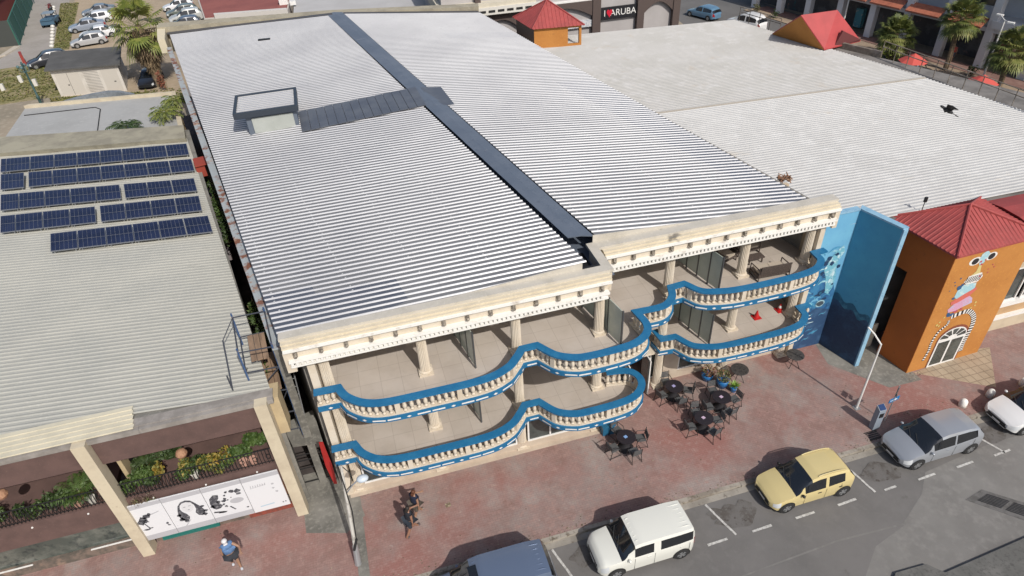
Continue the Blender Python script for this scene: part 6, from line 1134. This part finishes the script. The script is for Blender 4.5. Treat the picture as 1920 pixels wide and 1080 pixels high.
m3_ = scrub(quadp((-29, 79.2), (-19, 77), (-18.6, 75.6), (-28.6, 77.6)), 900, .35); m1.f += [tuple(len(m1.v)+i for i in f) for f in m3_.f]; m1.v += m3_.v
m3_ = scrub(quadp((-43, 100), (-39.5, 99), (-39.5, 96.5), (-46, 96.5)), 900, .5); m1.f += [tuple(len(m1.v)+i for i in f) for f in m3_.f]; m1.v += m3_.v
m3_ = scrub(quadp((-19.5, 77.5), (-15.2, 76.5), (-14.8, 62), (-18, 66)), 700, .4); m1.f += [tuple(len(m1.v)+i for i in f) for f in m3_.f]; m1.v += m3_.v
m1.build('scrub_grass', grs, None, kind='stuff', label='low green scrub on the waste ground and along the lane', cat='grass')
MB().prism([(-33.2, 98.2), (-31.2, 97.5), (-35.5, 124), (-38.4, 125)], GZ-.1, GZ+.018).prism([(-42, 92), (-30, 93.5), (-27.8, 79.6), (-42, 79)], GZ-.1, GZ+.018).build('grass_verge', mat('verge_soil', (.20, .18, .07), .95, n=[(.7, (.30, .24, .14), .45, .62), (3, (.11, .12, .035), .5, .66)]), kind='structure')
wst = mat('whitewashed_stone', (.62, .6, .55), .8)
for i in range(14): t = i/13; x, y = lerp((-33.6, 99.5), (-38.6, 122), t); MB().ball((x, y, GZ+.18), .28, 8, 5, (1, 1, .8)).build('kerb_stone', wst, None, label='whitewashed boulders edging the grass beside the pale lane', cat='stone', group='whitewashed boulders')
for (x, y), lab in (((-33.6, 86.2), 'white marker post in the scrub left of the shed, upper one'), ((-31.6, 84.2), 'white marker post in the scrub nearest the shed'), ((-34.8, 84.0), 'white marker post in the scrub beside the green lamp')): MB().box(x-.18, x+.18, y-.15, y+.15, GZ, GZ+.75).build('marker_post', wst, None, label=lab, cat='post', group='white posts in the scrub')
# shed
o = empty('utility_shed', (-25, 82, GZ), 'white transformer shed with louvred doors and dark flat roof', 'shed')
s0, s1 = Vector((-28.0, 79.3, 0)), Vector((-21.3, 78.2, 0)); dv = Vector((-.9, 6.0, 0)); wsh = mat('shed_white', (.62, .58, .52), .8, n=[(1, (.52, .48, .42), .45, .65)])
MB().hexa([s0+Vector((0, 0, GZ)), s1+Vector((0, 0, GZ)), s1+dv+Vector((0, 0, GZ)), s0+dv+Vector((0, 0, GZ))], [s0+Vector((0, 0, 2.3)), s1+Vector((0, 0, 2.3)), s1+dv+Vector((0, 0, 2.3)), s0+dv+Vector((0, 0, 2.3))]).build('wall', wsh, o)
r0, r1, r2, r3 = s0+Vector((-.35, -.35, 2.31)), s1+Vector((.4, -.4, 2.31)), s1+dv+Vector((.3, .4, 2.31)), s0+dv+Vector((-.4, .4, 2.31)); u_ = Vector((0, 0, .14)); rr = MB().hexa([r0, r1, r2, r3], [q+u_ for q in (r0, r1, r2, r3)])
rr.build('roof', mat('felt_roof', (.075, .073, .07), .9, n=[(.5, (.10, .098, .094), .4, .62)]), o)
du = (s1-s0).normalized(); dn = Vector((du.y, -du.x, 0)); L = (s1-s0).length
def sh(pts, m, nm, t=.01): mb = MB(); [decal(mb, q, s0+Vector((0, 0, GZ)), du, (0, 0, 1), dn, t) for q in pts]; mb.build(nm, m, o)
dgr = mat('shed_door', (.54, .50, .44), .7); sh([[(.3, .1), (2.7, .1), (2.7, 2.4), (.3, 2.4)]], dgr, 'door'); sh([[(4.9, .1), (6.5, .1), (6.5, 2.4), (4.9, 2.4)]], dgr, 'door'); sh([[(1.49, .1), (1.52, .1), (1.52, 2.4), (1.49, 2.4)], [(1.2, 1.1), (1.4, 1.1), (1.4, 1.2), (1.2, 1.2)], [(5.9, 1.1), (6.1, 1.1), (6.1, 1.2), (5.9, 1.2)]], trim, 'door_seam', .014)
sh([[(3.1, .25+.16*i), (4.6, .25+.16*i), (4.6, .29+.16*i), (3.1, .29+.16*i)] for i in range(14)], mat('louvre_shadow', (.2, .18, .16), .8), 'louvre', .012)
# low grey memorial wall, green lamp
MB().prism([(-26.3, 74.6), (-25.0, 75.4), (-23.6, 75.8), (-22.4, 75.9), (-21.2, 75.4), (-19.6, 73.9), (-19.8, 73.6), (-21.3, 74.9), (-22.5, 75.4), (-23.8, 75.3), (-25.1, 74.9), (-26.2, 74.2)], GZ, .55).build('curved_wall', mat('blue_grey_wall', (.20, .225, .25), .8, n=[(3, (.15, .17, .19), .45, .6)]), None, cat='wall', label='low curved blue grey wall before the white shed')
o = empty('ornate_lamp', (-28.63, 75.33, GZ), 'dark green cast iron lamp post with clustered heads, top left', 'lamp post'); gi = mat('green_iron', (.03, .075, .075), .5)
MB().lathe([(.34, 0), (.30, .3), (.16, .5), (.13, 1.4), (.19, 1.5), (.10, 1.6), (.075, 4.6), (.12, 4.8), (.05, 5.0)], 12, (-28.63, 75.33, GZ)).build('post', gi, o, smooth=True)
for k in range(4):
    a = k*1.57; h = MB(); p = Vector((-28.63, 75.33, GZ+4.1)); q = p+Vector((math.cos(a)*.45, math.sin(a)*.45, .35)); h.tube([p, p+Vector((math.cos(a)*.35, math.sin(a)*.35, -.05)), q], .035, 5); h.ball(q+Vector((0, 0, .12)), .15, 8, 6); h.build('lamp_head', mat('teal_lamp', (.09, .16, .17), .4), o)
palm('shaggy_palm', -18.1, 78.6, 6.3, 3.1, 'tall palm with a long shaggy skirt of dead fronds, top left', 3, skirt=3.2, z0=GZ, tr=.4, nf=34, lean=(.0, .0), m=mat('palm_green', (.13, .16, .03), .6, n=[(1.5, (.22, .23, .05), .45, .62), (5, (.07, .10, .02), .5, .66)]))
bush('red_shrub', (-17.2, 76.9, GZ), (.6, .6, 1.2), 200, .25, mat('red_brown_leaf', (.20, .07, .04), .8), 'reddish dry shrub at the foot of the shaggy palm', 'shrub', None, 4)
# grey roofed low building behind the arcade building
o = empty('low_grey_building', (-18, 57, GZ), 'low building with flat grey roof and cream rim behind the solar panels', 'building')
c4 = [(-24.3, 52.8), (-11.6, 51.0), (-13.1, 59.6), (-24.6, 61.3)]
MB().prism(c4, GZ, 4.4).build('wall', fc2, o); MB().prism(c4, 4.402, 4.5).build('roof', mat('grey_membrane', (.36, .36, .35), .8, n=[(.3, (.32, .32, .31), .42, .62), (3, (.40, .40, .385), .55, .7)]), o)
e = MB(); 
for a, b in ((c4[1], c4[2]), (c4[2], c4[3])): e.hexa([(a[0], a[1], 4.4), (a[0]+.3, a[1]+.25, 4.4), (b[0]+.3, b[1]+.25, 4.4), (b[0], b[1], 4.4)], [(a[0], a[1], 4.75), (a[0]+.3, a[1]+.25, 4.75), (b[0]+.3, b[1]+.25, 4.75), (b[0], b[1], 4.75)])
e.build('rim', pil, o); MB().tube([(-24.2, 59.6, 4.52), (-18.9, 59.2, 4.52), (-18.4, 58.6, 4.52), (-17.6, 53, 4.52)], .04, 5).build('roof_cable', trim, o)
rn = random.Random(40)
for x, y, lab, sd_, mm in ((-12.9, 54.2, 'yellow green small palm crown rising at the corner of the grey roof', 3, mat('palm_green', (0, 0, 0))), (-12.4, 56.6, 'second yellow green palm crown beside the rim of the grey roof', 5, mat('palm_green', (0, 0, 0))), (-15.4, 52.6, 'dark green plant crown before the grey roof', 7, leafd)):
    o = empty('palm_plant', (x, y, GZ), lab, 'palm tree', 'palm crowns by the grey roof'); MB().tube([(x, y, GZ), (x, y, 5.0)], .1, 7).build('trunk', dryl, o); f = MB(); r2 = random.Random(sd_)
    for i in range(16): frond(f, (x, y, 5.0), i*2.4, 1.4*r2.uniform(.8, 1.1), .8-.5*(i/16), 1.4, r2, 12, .5, .05, .015)
    f.build('crown', mm, o)
# green fence and red shop at the far top left
o = empty('green_mesh_fence', (-40, 112, GZ), 'tall dark green mesh fence at the top left corner', 'fence'); gf = mat('fence_green', (.03, .12, .09), .8)
MB().hexa([(-38.3, 102.6, GZ), (-38.15, 102.6, GZ), (-42.8, 127.2, GZ), (-42.95, 127.2, GZ)], [(-38.3, 102.6, 2.6), (-38.15, 102.6, 2.6), (-42.8, 127.2, 2.6), (-42.95, 127.2, 2.6)]).build('mesh_panel', gf, o); MB().hexa([(-46, 102.6, GZ), (-38.3, 102.6, GZ), (-38.3, 102.75, GZ), (-46, 102.75, GZ)], [(-46, 102.6, 2.6), (-38.3, 102.6, 2.6), (-38.3, 102.75, 2.6), (-46, 102.75, 2.6)]).build('dark_panel', mat('fence_dark', (.05, .055, .05), .8), o)
for i in range(6): x, y = lerp((-38.1, 102.5), (-42.7, 127.1), i/5); MB().tube([(x+.1, y, GZ), (x+.1, y, 2.8)], .06, 5).build('post', gi, o)
MB().box(-52, -43.5, 106, 125, GZ, 2.8).box(-52.3, -43.2, 105.7, 125.3, 2.8, 2.95).build('red_roof_hut', mat('dull_red_sheet', (.20, .05, .045), .8), None, cat='hut', label='dull red roofed hut behind the green mesh fence')
MB().prism([(-38.6, 102), (-37.8, 101.5), (-38.6, 98.2), (-41, 96.2), (-46, 95.6), (-46, 96.1), (-41.2, 96.8), (-39.2, 98.6)], GZ, GZ+.15).build('lane_kerb', mat('pale_kerb', (.45, .40, .33), .9), kind='structure')
MB().cbox((-35.3, 93.8, .1), (.3, 1.9, 1.2), .35).build('red_barrier', mat('barrier_red', (.28, .04, .03), .6), None, cat='barrier', label='short red barrier beam left of the black car behind the shed')
# flat roofs behind the back parapet
o = empty('red_roof_building', (-6, 82, GZ), 'flat brick red roofed building behind the back parapet', 'building')
MB().prism([(-11.5, 77.6), (-3.2, 76.2), (-2, 92), (-14, 94)], GZ, 5.9).build('wall', mat('pale_wall', (.5, .46, .42), .8), o); MB().prism([(-11.4, 77.8), (-3.3, 76.5), (-2.2, 91.8), (-13.8, 93.8)], 5.9, 6.0).build('roof', mat('brick_red_roof', (.26, .085, .07), .85, n=[(.5, (.22, .07, .06), .42, .62)]), o); MB().prism([(-10.4, 77.2), (-3.1, 75.9), (-3.2, 76.6), (-10.5, 77.9)], 5.5, 6.25).build('white_rim', mat('off_white_rim', (.55, .52, .48), .8), o)
MB().box(-3.9, -3.0, 79.0, 79.8, 6.0, 6.6).box(-2.8, -2.2, 78.4, 79, 6, 6.4).build('roof_unit', white, o)
o = empty('pale_roof_building', (5, 80, GZ), 'wide flat pale grey roofed building behind the ridge end', 'building')
MB().prism([(-2.6, 75.6), (14.8, 68.8), (20, 88), (-2, 95)], GZ, 5.7).build('wall', mat('pale_wall', (0, 0, 0)), o); MB().prism([(-2.6, 75.6), (14.8, 68.8), (20, 88), (-2, 95)], 5.702, 5.8).build('roof', mat('pale_membrane', (.44, .43, .42), .8, n=[(.3, (.40, .39, .38), .42, .62)]), o)
MB().prism([(-14.5, 70), (-12.2, 69.5), (-13.3, 92), (-16.5, 93)], GZ-.1, GZ+.02).build('service_path', mat('service_path', (.22, .2, .19), .9), kind='structure')
MB().hexa([(-12.0, 66, GZ), (-11.6, 66, GZ), (-13.2, 92, GZ), (-13.6, 92, GZ)], [(-12.0, 66, 3.0), (-11.6, 66, 3.0), (-13.2, 92, 3.0), (-13.6, 92, 3.0)]).build('dark_boundary_wall', mat('dark_wall', (.06, .045, .045), .9), None, cat='wall', label='dark boundary wall running back from the rear corner of the grey roof')
# beige arched building with the sign
o = empty('arched_shop_building', (22, 62, GZ), 'pale building with brown arches and a dark name board behind the roofs', 'building')
gw = mat('pale_grey_wall', (.40, .38, .375), .8, n=[(.4, (.36, .34, .335), .42, .62)]); dbr = mat('dark_brown_trim', (.085, .062, .055), .8)
bd_ = Vector((1, -.03, 0)).normalized(); BO = Vector((10.5, 61.4, 0)); bn = Vector((bd_.y, -bd_.x, 0))
def BP(s, d, z): return BO+bd_*s-bn*d+Vector((0, 0, z))
def bbox(mb, s0, s1, d0, d1, z0, z1): return mb.hexa([BP(s0, d0, z0), BP(s1, d0, z0), BP(s1, d1, z0), BP(s0, d1, z0)], [BP(s0, d0, z1), BP(s1, d0, z1), BP(s1, d1, z1), BP(s0, d1, z1)])
bbox(MB(), 0, 22.6, .5, 16, GZ, 9.2).build('wall', gw, o)
for s0, s1 in ((3.0, 3.5), (14.1, 14.9), (18.6, 19.3), (22.3, 23.0)): bbox(MB(), s0, s1, 0, .5, GZ, 9.2).build('brown_pier', dbr, o)
def arch_beam(s0, s1, zt, zb_, rise):
    mb = MB(); n = 12
    for i in range(n):
        a, b = i/n, (i+1)/n; h = lambda t: zb_+rise*math.sin(math.pi*t)
        mb.hexa([BP(s0+(s1-s0)*a, .1, h(a)), BP(s0+(s1-s0)*b, .1, h(b)), BP(s0+(s1-s0)*b, .45, h(b)), BP(s0+(s1-s0)*a, .45, h(a))], [BP(s0+(s1-s0)*a, .1, zt), BP(s0+(s1-s0)*b, .1, zt), BP(s0+(s1-s0)*b, .45, zt), BP(s0+(s1-s0)*a, .45, zt)])
    mb.build('arch', dbr, o)
arch_beam(3.5, 7.2, 7.2, 5.6, 1.0); arch_beam(8.6, 14.1, 7.35, 6.0, .9); arch_beam(19.3, 22.3, 6.95, 5.6, .95)
bbox(MB(), 8.3, 14.1, .2, .5, 7.36, 7.5).build('ledge', white, o); bbox(MB(), 9.6, 14.1, .2, .5, 5.0, 5.6).build('patterned_band', mat('speckled_band', (.55, .56, .57), .7, n=[(6, (.25, .3, .36), .5, .62)]), o)
sg = bbox(MB(), 14.95, 18.55, .2, .35, 5.45, 6.55).build('sign_board', mat('sign_black', (.012, .012, .016), .5), o)
sr = (math.pi/2, 0, math.atan2(bd_.y, bd_.x)); text('I', .82, BP(15.35, .185, 6.0), sr, white, sg); text('ARUBA', .82, BP(17.2, .185, 6.0), sr, white, sg)
hp_ = [(.5*.42*16*math.sin(t)**3/16*1.0, .42*(13*math.cos(t)-5*math.cos(2*t)-2*math.cos(3*t)-math.cos(4*t))/16) for t in [i*2*math.pi/28 for i in range(28)]]
h_ = MB(); h_.poly([BP(15.83+p[0]*1.35, .18, 6.03+p[1]) for p in hp_]).build('heart', mat('heart_red', (.55, .015, .04), .4), sg)
crm = mat('cream_roof_wall', (.60, .55, .44), .8, n=[(1, (.5, .46, .37), .45, .65)])
q = MB(); bbox(q, -.4, 8.5, -.4, 14, 7.4, 8.3); q.build('cream_block', crm, o); q = MB(); bbox(q, 1.2, 9.4, -.5, -.405, 7.3, 7.95); q.build('cream_parapet', mat('pale_parapet', (.62, .6, .55), .8), o)
q = MB(); 
for i in range(7): bbox(q, 3.2+i*.85, 3.8+i*.85, -.53, -.505, 7.5, 7.7)
q.build('drain_slot', trim, o)
MB().cbox((21.2, 61.0, 5.2), (.3, .3, 1.0)).build('roof_pipe', black, o)
# ---------------------------------------------------------------- far street on the right
st = mat('far_asphalt', (.14, .135, .13), .9, n=[(.3, (.12, .115, .11), .42, .62)])
MB().prism([(44, 90), (54, 90), (62, 30), (42, 20), (40, 60)], GZ-.2, GZ+.012).build('far_street', st, kind='structure')
MB().prism([(52.9, 77), (51.4, 77), (58.9, 38), (61.2, 38)], GZ-.2, GZ+.10).build('far_pavement_strip', mat('far_sand', (.34, .26, .18), .95, n=[(.6, (.28, .21, .15), .42, .62), (3, (.22, .16, .12), .58, .72)]), kind='structure')
MB().prism([(52.9, 77), (54.8, 77), (62.5, 40), (61.0, 38)], GZ-.2, GZ+.14).build('arcade_pavement', mat('far_red_paving', (.20, .11, .09), .9, n=[(.8, (.26, .16, .13), .45, .62)]), kind='structure')
A = empty('white_arcade_building', (62, 58, GZ), 'white two storey arcade building with red tiled awnings along the far street', 'building')
g_ = mat('pale_blue_grey_wall', (.62, .63, .65), .8, n=[(.4, (.56, .57, .59), .42, .62)]); gcol = mat('white_column', (.66, .66, .67), .75)
p0, p1 = Vector((62.6, 42.5, 0)), Vector((52.6, 80.0, 0)); du = (p1-p0).normalized(); dn = Vector((du.y, -du.x, 0)); Lw = (p1-p0).length
def ab(mb, s0, s1, d0, d1, z0, z1): return mb.hexa([p0+du*s0+dn*d0+Vector((0, 0, z0)), p0+du*s1+dn*d0+Vector((0, 0, z0)), p0+du*s1+dn*d1+Vector((0, 0, z1 if False else z0)), p0+du*s0+dn*d1+Vector((0, 0, z0))], [p0+du*s0+dn*d0+Vector((0, 0, z1)), p0+du*s1+dn*d0+Vector((0, 0, z1)), p0+du*s1+dn*d1+Vector((0, 0, z1)), p0+du*s0+dn*d1+Vector((0, 0, z1))])
sgn = 1 if dn.x > 0 else -1
if sgn < 0: dn = -dn
ab(MB(), -14, Lw, 2.4, 14, 3.0, 7.0).build('upper_wall', g_, A); ab(MB(), -14, Lw, 2.6, 14, GZ, 3.0).build('shop_wall', mat('shop_dark', (.07, .07, .075), .6, n=[(.5, (.14, .14, .14), .5, .6), (1.3, (.25, .15, .13), .62, .68), (.9, (.03, .12, .14), .62, .68)]), A)
ab(MB(), -14, Lw, 0, 2.4, 2.9, 3.3).build('arcade_beam', g_, A); ab(MB(), -14, 8, -.2, 2.4, 3.3, 4.0).build('balcony_parapet', gcol, A); ab(MB(), -14, Lw, -.3, 14, 7.0, 7.2).build('flat_roof', mat('off_white_roof', (.5, .49, .47), .8), A)
for i, s in enumerate((-8, -4, -.2, 3.9, 8.0, 12.2, 16.3, 20.2, 24.2, 28.4, 32.5, 36.4)): ab(MB(), s-.35, s+.35, -.1, .6, GZ, 7.0 if 2 < i < 9 else 3.3).build('column', gcol, A)
aw = mat('terracotta_awning', (.42, .14, .08), .7, n=[(2.4, (.32, .10, .06), .45, .6), (6, (.5, .2, .12), .55, .7)])
for s in (8.5, 12.7, 16.8, 20.8, 24.8): ab_ = MB(); z1_, z0_ = 3.9, 3.3; ab_.hexa([p0+du*s+dn*-.9+Vector((0, 0, z0_)), p0+du*(s+3.5)+dn*-.9+Vector((0, 0, z0_)), p0+du*(s+3.5)+dn*.2+Vector((0, 0, z1_)), p0+du*s+dn*.2+Vector((0, 0, z1_))], [p0+du*s+dn*-.9+Vector((0, 0, z0_+.15)), p0+du*(s+3.5)+dn*-.9+Vector((0, 0, z0_+.15)), p0+du*(s+3.5)+dn*.2+Vector((0, 0, z1_+.15)), p0+du*s+dn*.2+Vector((0, 0, z1_+.15))]); ab_.build('tiled_awning', aw, A)
for s, z in ((9.5, 4.6), (17.3, 4.4), (21.4, 4.4), (25.5, 4.4), (29.3, 4.4), (-6, 4.6), (-10, 4.6)): f = ab(MB(), s-.1, s+2.5, 2.3, 2.42, z-.1, z+1.9).build('window', gcol, A); ab(MB(), s, s+2.4, 2.2, 2.3, z, z+1.8).build('pane', glassd, f)
for s, c_ in ((5.4, (.35, .10, .08)), (6.6, (.3, .12, .12)), (22.5, (.1, .3, .35)), (-3, (.5, .5, .5))): ab(MB(), s, s+.9, 1.9, 2.5, GZ+.2, 1.7).build('hanging_stock', mat('stock_%.2f' % c_[0], c_, .8, n=[(3, (.5, .45, .4), .6, .65)]), A)
palm('street_palm', 57.4, 50.8, 5.0, 1.9, 'tall street palm with pale trunk before the white arcade', 11, skirt=.35, z0=GZ, tr=.2, nf=60, lean=(.0, .02), group='palms on the far street', m=mat('palm_street', (.09, .115, .025), .6, n=[(1.5, (.15, .17, .035), .45, .62), (5, (.04, .06, .014), .5, .66)])); palm('street_palm', 55.0, 55.5, 2.6, 1.9, 'low bushy street palm directly behind the roof railing', 12, z0=GZ, nf=70, group='palms on the far street', m=mat('palm_street', (0, 0, 0))); palm('street_palm', 57.6, 44.9, 3.8, 2.0, 'dark street palm at the right edge of the photo', 13, skirt=.3, z0=GZ, nf=60, group='palms on the far street', m=mat('palm_street', (0, 0, 0)))
bush('roadside_bush', (54.4, 54.9, GZ), (1.1, 1.1, 1.2), 420, .3, mat('bright_leaf', (.20, .24, .035), .6, n=[(3, (.1, .14, .02), .5, .62)]), 'bright yellow green bush below the low bushy palm', 'bush', None, 21)
for (x, y), lab, i in (((55.9, 66.5), 'small round shrub on the sandy strip behind the red gable', 0), ((53.9, 72.5), 'second small shrub on the sandy strip, beyond the white van', 1), ((53.0, 75.5), 'farthest small shrub on the sandy strip at the top edge', 2), ((59.3, 48.6), 'dark low shrub on the sandy strip beside the right lamp', 3)): bush('small_shrub', (x-1, y, GZ), (.55, .55, .6), 150, .22, leafd if i % 2 else mat('olive_leaf', (.10, .10, .035), .8), lab, 'shrub', 'shrubs on the sandy strip', 50+i)
for (x, y), lab, s in (((58.4, 47.4), 'white double armed lamp post between the palms on the right', -1), ((56.0, 64.4), 'white lamp post with two arms behind the red gable', -1)):
    o = empty('street_lamp', (x, y, GZ), lab, 'street lamp', 'white street lamps on the far street'); MB().tube([(x, y, GZ), (x, y, 5.0)], [.09, .06], 8).build('pole', white, o)
    for d_ in (-1, 1):
        MB().tube([(x, y, 4.95), (x+.9*d_*.5, y+.9*d_, 5.1)], .045, 6).build('arm', white, o); MB().cbox((x+1.1*d_*.5, y+1.1*d_, 5.1), (.3, .55, .12), .4).build('lamp_head', white, o)
para = mat('parasol_red', (.52, .08, .06), .7)
for (x, y), lab in (((50.9, 48.6), 'red parasol beyond the roof railing, left one'), ((52.1, 42.2), 'red parasol beyond the roof railing, right one')):
    o = empty('parasol', (x, y, GZ), lab, 'parasol', 'red parasols beyond the railing'); MB().tube([(x, y, GZ), (x, y, 2.5)], .04, 6).build('pole', white, o); c = MB(); n = 8
    for k in range(n): a, b = 2*math.pi*k/n, 2*math.pi*(k+1)/n; c.poly([(x, y, 2.7), (x+1.25*math.cos(a), y+1.25*math.sin(a), 2.0), (x+1.25*math.cos(b), y+1.25*math.sin(b), 2.0)])
    c.build('canopy', para, o)
person((53.6, 50.6, GZ), 1.0, 'person in light blue shirt on the far pavement by the red parasol', 1.7, topc=(.22, .34, .46), botc=(.05, .05, .06), group='people on the far pavement'); person((59.8, 52.6, GZ), 2.0, 'person in red top at the clothes shop of the white arcade', 1.65, topc=(.42, .08, .06), botc=(.1, .1, .12), group='people on the far pavement')
